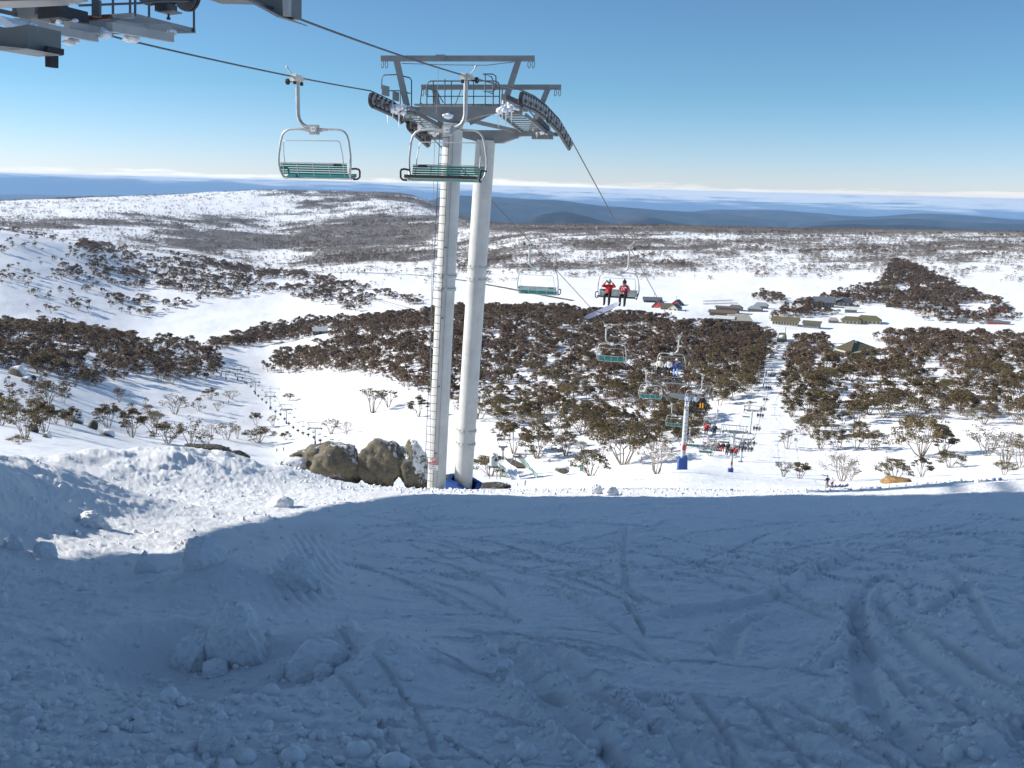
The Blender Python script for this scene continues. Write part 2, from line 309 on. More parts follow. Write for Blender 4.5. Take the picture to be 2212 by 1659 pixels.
def snow_material(name, bump=0.012, bscale=28.0, wood=False, dirt=0.0):
    m = bpy.data.materials.new(name); m.use_nodes = True; t = m.node_tree; b = t.nodes['Principled BSDF']
    b.inputs['Roughness'].default_value = 0.65; b.inputs['Specular IOR Level'].default_value = 0.25
    tc = N(t, 'ShaderNodeTexCoord')
    n = N(t, 'ShaderNodeTexNoise', i_Scale=0.35, i_Detail=6.0, i_Roughness=0.6); L(t, tc.outputs['Object'], n.inputs['Vector'])
    r = N(t, 'ShaderNodeValToRGB'); r.color_ramp.elements[0].color = (.80, .805, .815, 1); r.color_ramp.elements[1].color = (.87, .87, .87, 1)
    r.color_ramp.elements[0].position = .35; r.color_ramp.elements[1].position = .65
    L(t, n.outputs['Fac'], r.inputs['Fac']); col = r.outputs['Color']
    if wood:      # low scrub and bare wood poking through the snow far away, where single shrubs cannot be told apart
        at_ = N(t, 'ShaderNodeAttribute', attribute_name='scrub')
        fn = N(t, 'ShaderNodeTexNoise', i_Scale=0.16, i_Detail=9.0, i_Roughness=0.75); L(t, tc.outputs['Object'], fn.inputs['Vector'])
        th = M('ADD', M('MULTIPLY', at_.outputs['Fac'], 1.0, nt=t), M('MULTIPLY', M('SUBTRACT', fn.outputs['Fac'], .5, nt=t), 3.0, nt=t), nt=t)
        mr = N(t, 'ShaderNodeMapRange', interpolation_type='SMOOTHSTEP'); L(t, th, mr.inputs['Value'])
        for k, v in (('From Min', .42), ('From Max', .62), ('To Min', 0), ('To Max', 1)): mr.inputs[k].default_value = v
        n4 = N(t, 'ShaderNodeTexNoise', i_Scale=0.02, i_Detail=4.0); L(t, tc.outputs['Object'], n4.inputs['Vector'])
        r4 = N(t, 'ShaderNodeValToRGB'); r4.color_ramp.elements[0].color = (.11, .09, .075, 1); r4.color_ramp.elements[1].color = (.23, .20, .17, 1)
        r4.color_ramp.elements[0].position = .35; r4.color_ramp.elements[1].position = .65
        L(t, n4.outputs['Fac'], r4.inputs['Fac'])
        mx = N(t, 'ShaderNodeMix', data_type='RGBA'); L(t, mr.outputs[0], mx.inputs['Factor']); L(t, col, mx.inputs['A']); L(t, r4.outputs[0], mx.inputs['B']); col = mx.outputs['Result']
    L(t, col, b.inputs['Base Color'])
    if bump > 0:
        n2 = N(t, 'ShaderNodeTexNoise', i_Scale=bscale, i_Detail=6.0, i_Roughness=.7); L(t, tc.outputs['Object'], n2.inputs['Vector'])
        bp = N(t, 'ShaderNodeBump'); bp.inputs['Strength'].default_value = 0.8; bp.inputs['Distance'].default_value = bump
        n3_ = N(t, 'ShaderNodeTexNoise', i_Scale=bscale * 3.2, i_Detail=5.0, i_Roughness=.75); L(t, tc.outputs['Object'], n3_.inputs['Vector'])
        L(t, M('ADD', n2.outputs['Fac'], M('MULTIPLY', n3_.outputs['Fac'], .7, nt=t), nt=t), bp.inputs['Height']); L(t, bp.outputs[0], b.inputs['Normal'])
    return m
# ------------------------------------------------------------------ object helpers
def tag(o, label=None, cat=None, group=None, kind=None):
    for k, v in (('label', label), ('category', cat), ('group', group), ('kind', kind)):
        if v: o[k] = v
    return o
def thing(name, label, cat, loc=(0, 0, 0), rz=0.0, group=None):
    o = bpy.data.objects.new(name, None); COL.objects.link(o); o.location = loc; o.rotation_euler = (0, 0, rz); o.empty_display_size = .2
    return tag(o, label, cat, group)
def mesh_obj(name, me, parent=None, loc=None):
    o = bpy.data.objects.new(name, me); COL.objects.link(o)
    if parent: o.parent = parent
    if loc is not None: o.location = loc
    return o
def grid_mesh(name, X, Y, Z, material, smooth=True, attr=None):
    n, m = X.shape; v = np.stack([X, Y, Z], -1).reshape(-1, 3).astype(np.float32)
    i = np.arange(n * m).reshape(n, m)
    q = np.stack([i[:-1, :-1], i[:-1, 1:], i[1:, 1:], i[1:, :-1]], -1).reshape(-1, 4).astype(np.int32)
    me = bpy.data.meshes.new(name); me.vertices.add(len(v)); me.vertices.foreach_set('co', v.ravel())
    me.loops.add(q.size); me.loops.foreach_set('vertex_index', q.ravel()); me.polygons.add(len(q))
    me.polygons.foreach_set('loop_start', np.arange(0, q.size, 4, dtype=np.int32)); me.polygons.foreach_set('loop_total', np.full(len(q), 4, np.int32))
    me.update(calc_edges=True)
    me.polygons.foreach_set('use_smooth', np.full(len(q), smooth)); me.materials.append(material)
    if attr is not None:
        a = me.attributes.new('scrub', 'FLOAT', 'POINT'); a.data.foreach_set('value', attr.ravel().astype(np.float32))
    return me
def polar_grid(az, d):
    A, D = np.meshgrid(az, d); return np.sin(A) * D, np.cos(A) * D
# ------------------------------------------------------------------ where scrub and trees grow (tested on plan, surveyed in photo coordinates)
def poly_mask(px, py, poly):
    ins = np.zeros(px.shape, bool); n = len(poly)
    for i in range(n):
        x0, y0 = poly[i]; x1, y1 = poly[(i + 1) % n]
        c = ((y0 > py) != (y1 > py)) & (px < (x1 - x0) * (py - y0) / (y1 - y0 + 1e-9) + x0); ins ^= c
    return ins
def scrub_density(px, py, x, y):
    """0..1 cover by grey scrub on the plateau and on the far hills"""
    d = np.hypot(x, y)
    n = fbm(x / 260, y / 260, 4, 101) ; n2 = fbm(x / 70, y / 70, 3, 111); n3 = fbm(x / 700, y / 700, 3, 121)
    plat = sstep(900, 1050, px) * sstep(612 + 14 * n3, 580 + 14 * n3, py) * sstep(1080, 1250, d)
    cov = plat * (.40 + 1.0 * n + .9 * n2 + .12 * sstep(550, 500, py))
    ridge = sstep(900, 1050, px) * sstep(506, 497, py) * .45
    left = sstep(1120, 960, px) * sstep(1650, 1900, d)
    wl = .27 + 1.0 * n3 + 1.1 * n + .9 * n2 + .25 * sstep(200, 600, px) + .15 * sstep(470, 540, py)
    for ex, ey, rx, ry, a in ((480, 425, 190, 16, -.9), (330, 450, 170, 14, -.7), (100, 455, 110, 16, -.6), (560, 455, 90, 10, -.5), (800, 435, 80, 10, -.6), (250, 500, 120, 14, -.4), (560, 497, 70, 9, -.4), (590, 550, 60, 12, -.7),
                              (720, 500, 230, 34, .5), (760, 430, 130, 14, .35), (90, 490, 90, 10, .5), (300, 480, 150, 10, .3), (840, 470, 120, 12, .4)):
        wl = wl + a * np.exp(-((px - ex) / rx) ** 2 - ((py - ey) / ry) ** 2)
    return np.clip(np.maximum(plat * (cov + ridge), left * wl), 0, 1)
# ------------------------------------------------------------------ build the ground
snow_near = snow_material('snow_near', .034, 24.0)
snow_far = snow_material('snow_far', 0.25, 0.5, wood=True)
_el = np.linspace(math.atan(EYE / 1.3 + .26), math.atan(EYE / 34.5 + .2), 400)
_dd = np.unique(np.concatenate([np.geomspace(1.2, 4.2, 40), np.geomspace(4.2, 9, 190), np.geomspace(9, 34.6, 230)]))
_az = np.concatenate([np.linspace(R(-60), R(-29), 70)[:-1], np.linspace(R(-29), R(29), 900), np.linspace(R(29), R(60), 70)[1:]])
X, Y = polar_grid(_az, _dd)
Zf = ground_z(X, Y)
tag(mesh_obj('snow_slope', grid_mesh('snow_slope', X, Y, Zf, snow_near)), 'trampled snow slope in the foreground with ski tracks', None, None, 'structure')
_dd = np.concatenate([np.geomspace(33.0, 220, 90)[:-1], np.geomspace(220, 1500, 230)[:-1], np.geomspace(1500, 4980, 170)])
_az = np.concatenate([np.linspace(R(-60), R(-30), 50)[:-1], np.linspace(R(-30), R(30), 560), np.linspace(R(30), R(60), 50)[1:]])
X, Y = polar_grid(_az, _dd)
Zv = ground_z(X, Y); D_ = np.hypot(X, Y); Zv = Zv - .06 * sstep(36, 33, D_)
PX, PY = project(X, Y, Zv)
SCR = scrub_density(PX, PY, X, Y)
tag(mesh_obj('snow_valley', grid_mesh('snow_valley', X, Y, Zv, snow_far, attr=SCR)), 'snow covered valley and plateau beyond the crest', None, None, 'structure')
# hillside behind and beside the camera, never in frame, keeps the snow going on
_az = np.concatenate([np.linspace(R(59.5), R(300.5), 70)]); _dd = np.geomspace(0.3, 400, 40)
A, D = np.meshgrid(_az, _dd); X, Y = np.sin(A) * D, np.cos(A) * D
edge = np.where(A < math.pi, R(59.5), R(-59.5)); ZZ = base_z(np.sin(edge) * D, np.cos(edge) * D)
back = sstep(R(60), R(110), np.minimum(A, 2 * math.pi - A))
ZZ = ZZ * (1 - back) + back * (-EYE + .04 * D * sstep(3, 60, D))
tag(mesh_obj('snow_hilltop', grid_mesh('snow_hilltop', X, Y, ZZ, snow_near)), 'snowy hilltop behind the camera', None, None, 'structure')
X, Y = polar_grid(np.linspace(R(-60), R(60), 60), np.geomspace(.25, 1.22, 8)); 
tag(mesh_obj('snow_underfoot', grid_mesh('snow_underfoot', X, Y, base_z(X, Y), snow_near)), 'snow under the photographer', None, None, 'structure')
# ------------------------------------------------------------------ lowland, blue ranges
def land_material(name, c0, c1, scale):
    m = bpy.data.materials.new(name); m.use_nodes = True; t = m.node_tree; b = t.nodes['Principled BSDF']; b.inputs['Roughness'].default_value = .95; b.inputs['Specular IOR Level'].default_value = .1
    tc = N(t, 'ShaderNodeTexCoord'); n = N(t, 'ShaderNodeTexNoise', i_Scale=scale, i_Detail=7.0, i_Roughness=.62); L(t, tc.outputs['Object'], n.inputs['Vector'])
    r = N(t, 'ShaderNodeValToRGB'); r.color_ramp.elements[0].color = (*c0, 1); r.color_ramp.elements[1].color = (*c1, 1)
    r.color_ramp.elements[0].position = .45; r.color_ramp.elements[1].position = .7
    L(t, n.outputs['Fac'], r.inputs['Fac']); L(t, r.outputs[0], b.inputs['Base Color']); return m
forest_far = land_material('forested_range', (.010, .013, .014), (.06, .055, .045), .0022)
plain_mat = land_material('lowland', (.02, .028, .03), (.10, .085, .065), .00045)
_dd = np.geomspace(4800, 33000, 150); _az = np.linspace(R(-60), R(60), 360); X, Y = polar_grid(_az, _dd); D = np.hypot(X, Y)
ZL = -620 + 120 * fbm(X / 5200, Y / 5200, 5, 201) * sstep(6000, 14000, D) - 0
tag(mesh_obj('lowland', grid_mesh('lowland', X, Y, ZL, plain_mat)), 'blue lowland plain far below the plateau', None, None, 'structure')
def mountain(pts, d, width, material, label, rough=.12, seed=0, nseg=220):
    """one range: crest surveyed in photo coordinates at distance d, slopes down both sides"""
    pxs = np.linspace(pts[0][0], pts[-1][0], nseg); pys = pchip([p[0] for p in pts], [p[1] for p in pts], pxs)
    W_ = np.linspace(-1, 1, 41); X = np.zeros((nseg, 41)); Y = X.copy(); Z = X.copy()
    for i, (a, b) in enumerate(zip(pxs, pys)):
        az, t = azel(a, b); r = d + W_ * width
        X[i] = np.sin(az) * r; Y[i] = np.cos(az) * r
        top = t * d; base = -760.0
        Z[i] = base + (top - base) * (1 - np.abs(W_) ** 1.35)
    hgt = np.clip(Z + 760, 0, None)
    Z = Z + hgt * rough * fbm(X / (width * .42), Y / (width * .42), 5, seed) * (1 - .65 * np.exp(-(np.broadcast_to(W_, X.shape) / .12) ** 2))
    tag(mesh_obj('mountain', grid_mesh('mountain', X, Y, Z, material)), label, None, None, 'structure')
mountain([(1040, 500), (1120, 484), (1165, 466), (1215, 456), (1260, 466), (1310, 480), (1385, 492), (1470, 505)], 9000, 1500, forest_far, 'dark conical wooded hill beyond the plateau edge', seed=301)
mountain([(1290, 505), (1350, 474), (1400, 466), (1450, 478), (1540, 490), (1640, 494), (1720, 500)], 10500, 1500, forest_far, 'low wooded hill right of the conical hill', seed=311)
mountain([(1580, 506), (1700, 496), (1800, 486), (1900, 484), (2000, 488), (2080, 494), (2200, 506)], 9500, 1300, forest_far, 'dark wooded ridge behind the right of the plateau', seed=321)
mountain([(900, 440), (980, 424), (1060, 424), (1130, 429), (1200, 432), (1290, 443), (1390, 452), (1480, 458), (1600, 466), (1700, 480)], 16000, 2600, forest_far, 'long blue range behind the conical hill', seed=331)
mountain([(1340, 478), (1450, 462), (1560, 453), (1660, 454), (1760, 460), (1870, 468), (1990, 462), (2100, 466), (2230, 476), (2600, 490)], 20000, 3000, forest_far, 'blue range on the right horizon', seed=341)
mountain([(1650, 500), (1800, 476), (1950, 472), (2080, 480), (2250, 484), (2700, 500)], 14000, 2200, forest_far, 'blue foothills on the far right', seed=351)
# ------------------------------------------------------------------ air between here and the plains
hz = bpy.data.meshes.new('haze'); xs, ys, zs = (-34500, 34500), (-900, 33500), (-900, 14)
vv = [(x, y, z) for z in zs for y in ys for x in xs]
hz.from_pydata(vv, [], [(0, 2, 3, 1), (4, 5, 7, 6), (0, 1, 5, 4), (2, 6, 7, 3), (0, 4, 6, 2), (1, 3, 7, 5)]); hz.update()
hm = bpy.data.materials.new('haze'); hm.use_nodes = True; t = hm.node_tree; t.nodes.clear()
pv = N(t, 'ShaderNodeVolumePrincipled'); pv.inputs['Color'].default_value = (.38, .64, 1.0, 1); pv.inputs['Density'].default_value = 3.1e-5; pv.inputs['Anisotropy'].default_value = 0.0
om = N(t, 'ShaderNodeOutputMaterial'); L(t, pv.outputs[0], om.inputs['Volume']); hz.materials.append(hm)
tag(mesh_obj('haze', hz), 'thin blue haze over the far plains', None, None, 'stuff')
# ------------------------------------------------------------------ mesh builder
class MB:
    def __init__(s): s.v = []; s.f = []; s.mi = []; s.sm = []
    def add(s, vs, fs, mi=0, smooth=False):
        o = len(s.v); s.v += [Vector(v) for v in vs]; s.f += [tuple(i + o for i in f) for f in fs]; s.mi += [mi] * len(fs); s.sm += [smooth] * len(fs); return s
    def hexa(s, p, mi=0):      # eight corners: bottom loop then top loop
        return s.add(p, [(3, 2, 1, 0), (4, 5, 6, 7), (0, 1, 5, 4), (1, 2, 6, 5), (2, 3, 7, 6), (3, 0, 4, 7)], mi)
    def box(s, c, d, ax=None, mi=0):
        c = Vector(c); X, Y, Z = ax if ax else (Vector((1, 0, 0)), Vector((0, 1, 0)), Vector((0, 0, 1)))
        x, y, z = X * d[0] / 2, Y * d[1] / 2, Z * d[2] / 2
        return s.hexa([c - x - y - z, c + x - y - z, c + x + y - z, c - x + y - z, c - x - y + z, c + x - y + z, c + x + y + z, c - x + y + z], mi)
    def bar(s, p, q, w, h, up=(0, 0, 1), mi=0, w2=None, h2=None):
        p, q = Vector(p), Vector(q); t = (q - p).normalized(); u = Vector(up)
        if abs(t.dot(u)) > .98: u = Vector((1, 0, 0)) if abs(t.x) < .9 else Vector((0, 1, 0))
        sd = t.cross(u).normalized(); u = sd.cross(t)
        w2 = w if w2 is None else w2; h2 = h if h2 is None else h2
        a = [p + sd * (i * w / 2) + u * (j * h / 2) for i, j in ((-1, -1), (1, -1), (1, 1), (-1, 1))]
        b = [q + sd * (i * w2 / 2) + u * (j * h2 / 2) for i, j in ((-1, -1), (1, -1), (1, 1), (-1, 1))]
        return s.hexa(a + b, mi)
    def tube(s, pts, r, n=8, mi=0, cap=True, closed=False):
        pts = [Vector(p) for p in pts]; rs = r if isinstance(r, (list, tuple)) else [r] * len(pts)
        vs = []; u = None; m = len(pts)
        for i, p in enumerate(pts):
            if closed: t = pts[(i + 1) % m] - pts[i - 1]
            else: t = pts[min(i + 1, m - 1)] - pts[max(i - 1, 0)]
            t = t.normalized() if t.length > 1e-9 else Vector((0, 0, 1))
            if u is None:
                u = t.orthogonal().normalized()
            u = (u - t * u.dot(t)); u = u.normalized() if u.length > 1e-6 else t.orthogonal().normalized()
            w = t.cross(u)
            vs += [p + (u * math.cos(2 * math.pi * k / n) + w * math.sin(2 * math.pi * k / n)) * rs[i] for k in range(n)]
        fs = []
        for i in range(m if closed else m - 1):
            a, b = i * n, ((i + 1) % m) * n
            fs += [(a + k, a + (k + 1) % n, b + (k + 1) % n, b + k) for k in range(n)]
        o = len(s.f); s.add(vs, fs, mi, True)
        if cap and not closed: s.add(vs[:n], [tuple(range(n - 1, -1, -1))], mi); s.add(vs[-n:], [tuple(range(n))], mi)
        return s
    def cyl(s, c, axis, r, h, n=20, mi=0, r2=None):
        c, a = Vector(c), Vector(axis).normalized(); u = a.orthogonal().normalized(); w = a.cross(u); r2 = r if r2 is None else r2
        lo = [c - a * h / 2 + (u * math.cos(2 * math.pi * k / n) + w * math.sin(2 * math.pi * k / n)) * r for k in range(n)]
        hi = [c + a * h / 2 + (u * math.cos(2 * math.pi * k / n) + w * math.sin(2 * math.pi * k / n)) * r2 for k in range(n)]
        s.add(lo + hi, [(k, (k + 1) % n, n + (k + 1) % n, n + k) for k in range(n)], mi, n > 8)
        s.add(lo, [tuple(range(n - 1, -1, -1))], mi); s.add(hi, [tuple(range(n))], mi); return s
    def prism(s, poly, off, mi=0):
        n = len(poly); a = [Vector(p) for p in poly]; b = [p + Vector(off) for p in a]
        s.add(a + b, [tuple(range(n - 1, -1, -1)), tuple(range(n, 2 * n))] + [(k, (k + 1) % n, n + (k + 1) % n, n + k) for k in range(n)], mi); return s
    def blob(s, c, r, sub=2, amp=.25, seed=0, sc=(1, 1, 1), mi=0, freq=1.6, smooth=True):
        bm = bmesh.new(); bmesh.ops.create_icosphere(bm, subdivisions=sub, radius=1.0)
        co = np.array([v.co[:] for v in bm.verts]); f = [tuple(v.index for v in g.verts) for g in bm.faces]; bm.free()
        n = fbm(co[:, 0] * freq + seed * 3.7 + co[:, 2] * .7, co[:, 1] * freq - seed * 1.9 + co[:, 2] * 1.3, 3, seed % 60) + .6 * fbm(co[:, 2] * freq * 1.7 + seed, co[:, 0] * freq * 1.7 - co[:, 1], 2, (seed + 9) % 60)
        co = co * (1 + amp * n)[:, None] * np.array(sc) * r + np.array(c)[:3]
        return s.add([tuple(k) for k in co], f, mi, smooth)
    def mesh(s, name, mats, origin=None, recalc=False):
        me = bpy.data.meshes.new(name); o = Vector(origin) if origin is not None else Vector()
        me.from_pydata([tuple(v - o) for v in s.v], [], s.f)
        for m in (mats if isinstance(mats, (list, tuple)) else [mats]): me.materials.append(m)
        me.polygons.foreach_set('material_index', s.mi); me.polygons.foreach_set('use_smooth', s.sm); me.update()
        if recalc:
            bm = bmesh.new(); bm.from_mesh(me); bmesh.ops.recalc_face_normals(bm, faces=bm.faces); bm.to_mesh(me); bm.free()
        return me
    def build(s, name, mats, parent=None, origin=None, loc=None, recalc=True):
        return mesh_obj(name, s.mesh(name, mats, origin, recalc), parent, loc)
def copy_tree(o, parent=None):
    c = o.copy(); COL.objects.link(c); c.parent = parent
    for ch in list(o.children): copy_tree(ch, c)
    return c
galv = mat('galvanised_steel', (.24, .25, .25), .5, .35, .15, 2.2, .002, 30)
galv_dark = mat('weathered_steel', (.11, .115, .12), .55, .4, .2, 2.0, .002, 30)
paint_grey = mat('pale_grey_paint', (.50, .50, .475), .5, 0, .13, 1.6, .002, 9)
_t = paint_grey.node_tree; _mp = N(_t, 'ShaderNodeMapping'); _mp.inputs['Scale'].default_value = (3.2, 3.2, .22); _tc = [n for n in _t.nodes if n.type == 'TEX_COORD'][0]; _ns = N(_t, 'ShaderNodeTexNoise', i_Scale=2.4, i_Detail=6.0, i_Roughness=.7)
L(_t, _tc.outputs['Object'], _mp.inputs[0]); L(_t, _mp.outputs[0], _ns.inputs['Vector']); _rr = N(_t, 'ShaderNodeMapRange'); L(_t, _ns.outputs['Fac'], _rr.inputs['Value'])     # run-off streaks down the poles
for _k, _v in (('From Min', .56), ('From Max', .74), ('To Min', 0.0), ('To Max', .5)): _rr.inputs[_k].default_value = _v
_b = _t.nodes['Principled BSDF']; _old = _b.inputs['Base Color'].links[0].from_socket; _mx = N(_t, 'ShaderNodeMix', data_type='RGBA'); L(_t, _rr.outputs[0], _mx.inputs['Factor']); L(_t, _old, _mx.inputs['A']); _mx.inputs['B'].default_value = (.30, .28, .24, 1); L(_t, _mx.outputs['Result'], _b.inputs['Base Color'])
black = mat('black_rubber', (.018, .018, .02), .6, 0, .2, 6)
dark_steel = mat('dark_steel', (.045, .047, .05), .5, .3, .25, 5)
rope_mat = mat('wire_rope', (.10, .10, .105), .5, .5, .2, 8)
teal = mat('teal_plastic', (.02, .19, .165), .45, 0, .1, 6)
ice = mat('rime_ice', (.84, .87, .91), .5, 0, .03, 6, .02, 14)
blue_pad = mat('blue_vinyl', (.018, .07, .27), .42, 0, .15, 2.5, .01, 4)
white_paint = mat('white_enamel', (.80, .80, .78), .4, 0, .04, 3)
red_paint = mat('red_enamel', (.55, .03, .03), .4, 0, .06, 3)
ink = mat('black_print', (.02, .02, .02), .6, 0, 0)
cream = mat('cream_paint', (.62, .59, .50), .45, 0, .08, 5)
rust = mat('red_oxide_steel', (.13, .045, .03), .6, .2, .25, 3)
# ------------------------------------------------------------------ lift line: rope heights surveyed at known depths
UX, UY = 0.277 / math.hypot(.277, .961), 0.961 / math.hypot(.277, .961)
Ud = Vector((UX, UY, 0)); Vd = Vector((UY, -UX, 0))           # along the line (downhill) and across it (to the right)
def line_x(Y, side): return (-13.5 if side < 0 else -8.7 if side > 0 else -11.1) + .288 * Y
def pz(px, py, Y): return at(px, py, Y).z
# towers of this lift: depth, photo column and row of the pole foot, row of the crossarm
LIFT_TOWERS = [(103.0, 1492, 1012, 860), (193.0, 1603, 1025, 935), (231.0, 1624, 1008, 950), (272.0, 1640, 945, 888), (363.0, 1662, 845, 800), (531.0, 1682, 761, 742)]
def rope_z(Y, side):
    """height of the haul rope: station, first tower, then a sagging span between every two towers"""
    K = ROPE_K[0 if side < 0 else 1]
    for (y0, z0), (y1, z1) in zip(K[:-1], K[1:]):
        if Y <= y1 or (y1, z1) == K[-1]:
            t = (Y - y0) / (y1 - y0); return z0 + (z1 - z0) * t - SAG.get(y1, .0) * 4 * t * (1 - t)
    return K[-1][1]
ROPE_K = []
for side in (-1, 1):
    a = [(8.0, pz(285, 85, 20.2) + .35 if side < 0 else pz(620, 30, 17.0) + .35)]
    if side < 0: a += [(20.2, pz(285, 85, 20.2)), (31.3, pz(790, 196, 31.3)), (33.0, pz(858, 220, 33.0)), (36.3, pz(938, 297, 36.3))]
    else: a += [(17.0, pz(620, 30, 17.0)), (30.4, pz(1108, 194, 30.4)), (31.8, pz(1136, 207, 31.8)), (33.1, pz(1160, 225, 33.1)), (34.9, pz(1190, 256, 34.9)), (36.6, pz(1217, 297, 36.6))]
    for (Y, bx, by, ty) in LIFT_TOWERS: a.append((Y, pz(CX + line_x(Y, side) / Y * FPX, ty - 11 * 103 / Y, Y)))
    a.append((600.0, a[-1][1] - 9)); ROPE_K.append(a)
SAG = {193.0: 3.0, 231.0: 1.0, 272.0: 1.2, 363.0: 3.0, 531.0: 5.0, 31.3: .05, 30.4: .1}
# the sagging span between the first and the second tower, surveyed at the chairs hanging on it
for side, pts in ((-1, ((49.3, 1135, 520), (69.4, 1308, 706), (89, 1400, 797))), (1, ((49.7, 1350, 514), (72, 1468, 734), (92, 1524, 817)))):
    K = ROPE_K[0 if side < 0 else 1]; i = [k for k, q in enumerate(K) if q[0] == 103.0][0]
    xs = [K[i - 1][0]] + [p[0] for p in pts] + [103.0]; zs = [K[i - 1][1]] + [pz(CX + line_x(p[0], side) / p[0] * FPX, p[2], p[0]) for p in pts] + [K[i][1]]
    c = np.polyfit(xs, zs, 2, w=[6, 1, 1, 1, 4]); new = [(float(y), float(np.polyval(c, y))) for y in np.linspace(xs[0], 103.0, 14)[1:-1]]
    K[i:i] = new
for side, nm in ((-1, 'empty'), (1, 'loaded')):
    ys = sorted(set(list(np.linspace(18 if side < 0 else 15.5, 40, 50)) + [k[0] for k in ROPE_K[0 if side < 0 else 1] if 18 < k[0] < 600] + list(np.geomspace(41, 560, 110))))
    o = MB().tube([(line_x(y, side), y, rope_z(y, side)) for y in ys], .021, 6).build('haul_rope', rope_mat)
    tag(o, 'thin steel haul rope carrying the empty chairs away downhill' if side < 0 else 'thin steel haul rope carrying the loaded chairs up towards the viewer', 'rope', 'haul ropes of the chairlift')
# ------------------------------------------------------------------ first tower: two pale poles, each with its own crossarm
YA, YB = 33.0, 35.8
base1 = at(942, 1058, YA); top1 = at(979, 268, YA); base2 = at(1000, 1047, YB); top2 = at(1049, 303, YB)
T1 = thing('lift_tower', 'tall double pole chairlift tower with two crossarms in front of the boulders', 'lift tower', (base1.x + .7, YA + 1.4, base1.z))
O1 = T1.location.copy()
def part(mb, name, m, parent=T1, O=None): return mb.build(name, m, parent, origin=(O1 if O is None else O))
def pole(base, top, r, flanges, seam):
    b = MB(); b.tube([base - (top - base).normalized() * .6, top], r, 28); ax = (top - base).normalized()
    o = part(b, 'pole', paint_grey)
    for f in flanges:
        c = base + (top - base) * f; g = MB(); g.cyl(c, ax, r + .035, .035, 28); g.cyl(c + ax * .04, ax, r + .035, .03, 28)
        for k in range(14):
            a = ax.orthogonal().normalized(); q = Matrix.Rotation(2 * math.pi * k / 14, 3, ax) @ a; g.cyl(c + q * (r + .02) + ax * .05, ax, .016, .09, 6)
        g.build('flange', paint_grey, o, origin=O1)
    if seam:   # welded seam down the pole
        side = ax.cross(Vector((0, 1, 0))).normalized() * -1
        q = (Vector((0, -1, 0)) * .985 + Vector((1, 0, 0)) * .12).normalized()
        MB().bar(base + q * (r + .001), top + q * (r + .001), .014, .008, up=q).build('weld_seam', galv, o, origin=O1)
    return o
R1 = 41 * YA / FPX / 2; R2 = 41 * YB / FPX / 2
P1 = pole(base1, top1, R1, (.565, .60), True); P2 = pole(base2, top2, R2, (.125, .165, .61, .645), False)
# ladder on the near pole
axp = (top1 - base1).normalized(); tocam = Vector((-.42, -.9, 0)).normalized(); lside = axp.cross(tocam).normalized()
if lside.x < 0: lside = -lside
lad = MB(); lc0 = base1 + tocam * (R1 + .12) - lside * .06; 
LADL = (top1 - base1).length - .2
for sgn in (-1, 1): lad.bar(lc0 + lside * sgn * .17, lc0 + lside * sgn * .17 + axp * LADL, .03, .018)
lo_ = part(lad, 'ladder', galv_dark)
rung_me = MB().tube([-lside * .17, lside * .17], .011, 6).mesh('rung', galv_dark)
for k in range(int(LADL / .27)): mesh_obj('rung', rung_me, lo_, lc0 + axp * (.15 + .27 * k) - O1)
for k in range(5):
    c = lc0 + axp * (1.4 + 2.3 * k); MB().bar(c + lside * .17, c + lside * .17 - tocam * .16, .03, .03).build('ladder_bracket', galv_dark, lo_, origin=O1)
MB().tube([at(929, 1052, YA - .5), at(931, 700, YA - .5), at(938, 330, YA - .5), at(948, 130, YA - .5)], .008, 5).build('guy_cable', galv, T1, origin=O1)
# warning sign: prohibition disc over a red and white plate
def text_mesh(txt, size, m, name='lettering', ext=.002):
    cu = bpy.data.curves.new(name, 'FONT'); cu.body = txt; cu.size = size; cu.align_x = 'CENTER'; cu.align_y = 'CENTER'; cu.extrude = ext; cu.resolution_u = 2
    ob = bpy.data.objects.new(name, cu); COL.objects.link(ob); dg = bpy.context.evaluated_depsgraph_get()
    me = bpy.data.meshes.new_from_object(ob.evaluated_get(dg)); bpy.data.objects.remove(ob); me.materials.clear(); me.materials.append(m); return me
fr = (Vector((-.1, -1, 0))).normalized(); sr = Vector((1, -.1, 0)).normalized(); zr = Vector((0, 0, 1))
def facing(o, c, O=None):
    o.matrix_local = Matrix(((sr.x, zr.x, fr.x, 0), (sr.y, zr.y, fr.y, 0), (sr.z, zr.z, fr.z, 0), (0, 0, 0, 1))); o.location = c - (O1 if O is None else O)
sg = thing('warning_sign', 'small red and white danger sign with a round prohibition symbol on the near pole', 'sign', at(936, 1006, YA - .55)); OS = sg.location.copy()
for nm, px, py, w, h, m in (('danger_panel', 936, 1001, .33, .085, red_paint), ('notice_panel', 936, 1010, .33, .17, white_paint)):
    MB().box(at(px, py, YA - .55), (w, .012, h), (sr, fr, zr)).build(nm, m, sg, origin=OS)
c = at(937, 992.5, YA - .55); d_ = MB(); d_.cyl(c, fr, .085, .012, 24); do_ = d_.build('prohibition_disc', white_paint, sg, origin=OS)
rg = MB(); rg.tube([c + fr * .009 + (sr * math.cos(a) + zr * math.sin(a)) * .074 for a in np.linspace(0, 2 * math.pi, 25)[:-1]], .011, 6, closed=True); rg.bar(c + fr * .01 + (sr - zr) * -.05, c + fr * .01 + (sr - zr) * .05, .008, .018, up=sr + zr)
rg.build('prohibition_ring', red_paint, do_, origin=OS)
for txt, sz, py, m in (('DANGER', .072, 1001, white_paint), ('NO', .06, 1007.3, ink), ('ACCESS', .055, 1012.5, ink)):
    t_ = mesh_obj('lettering', text_mesh(txt, sz, m), sg); facing(t_, at(936, py, YA - .55) + fr * .0085, OS)
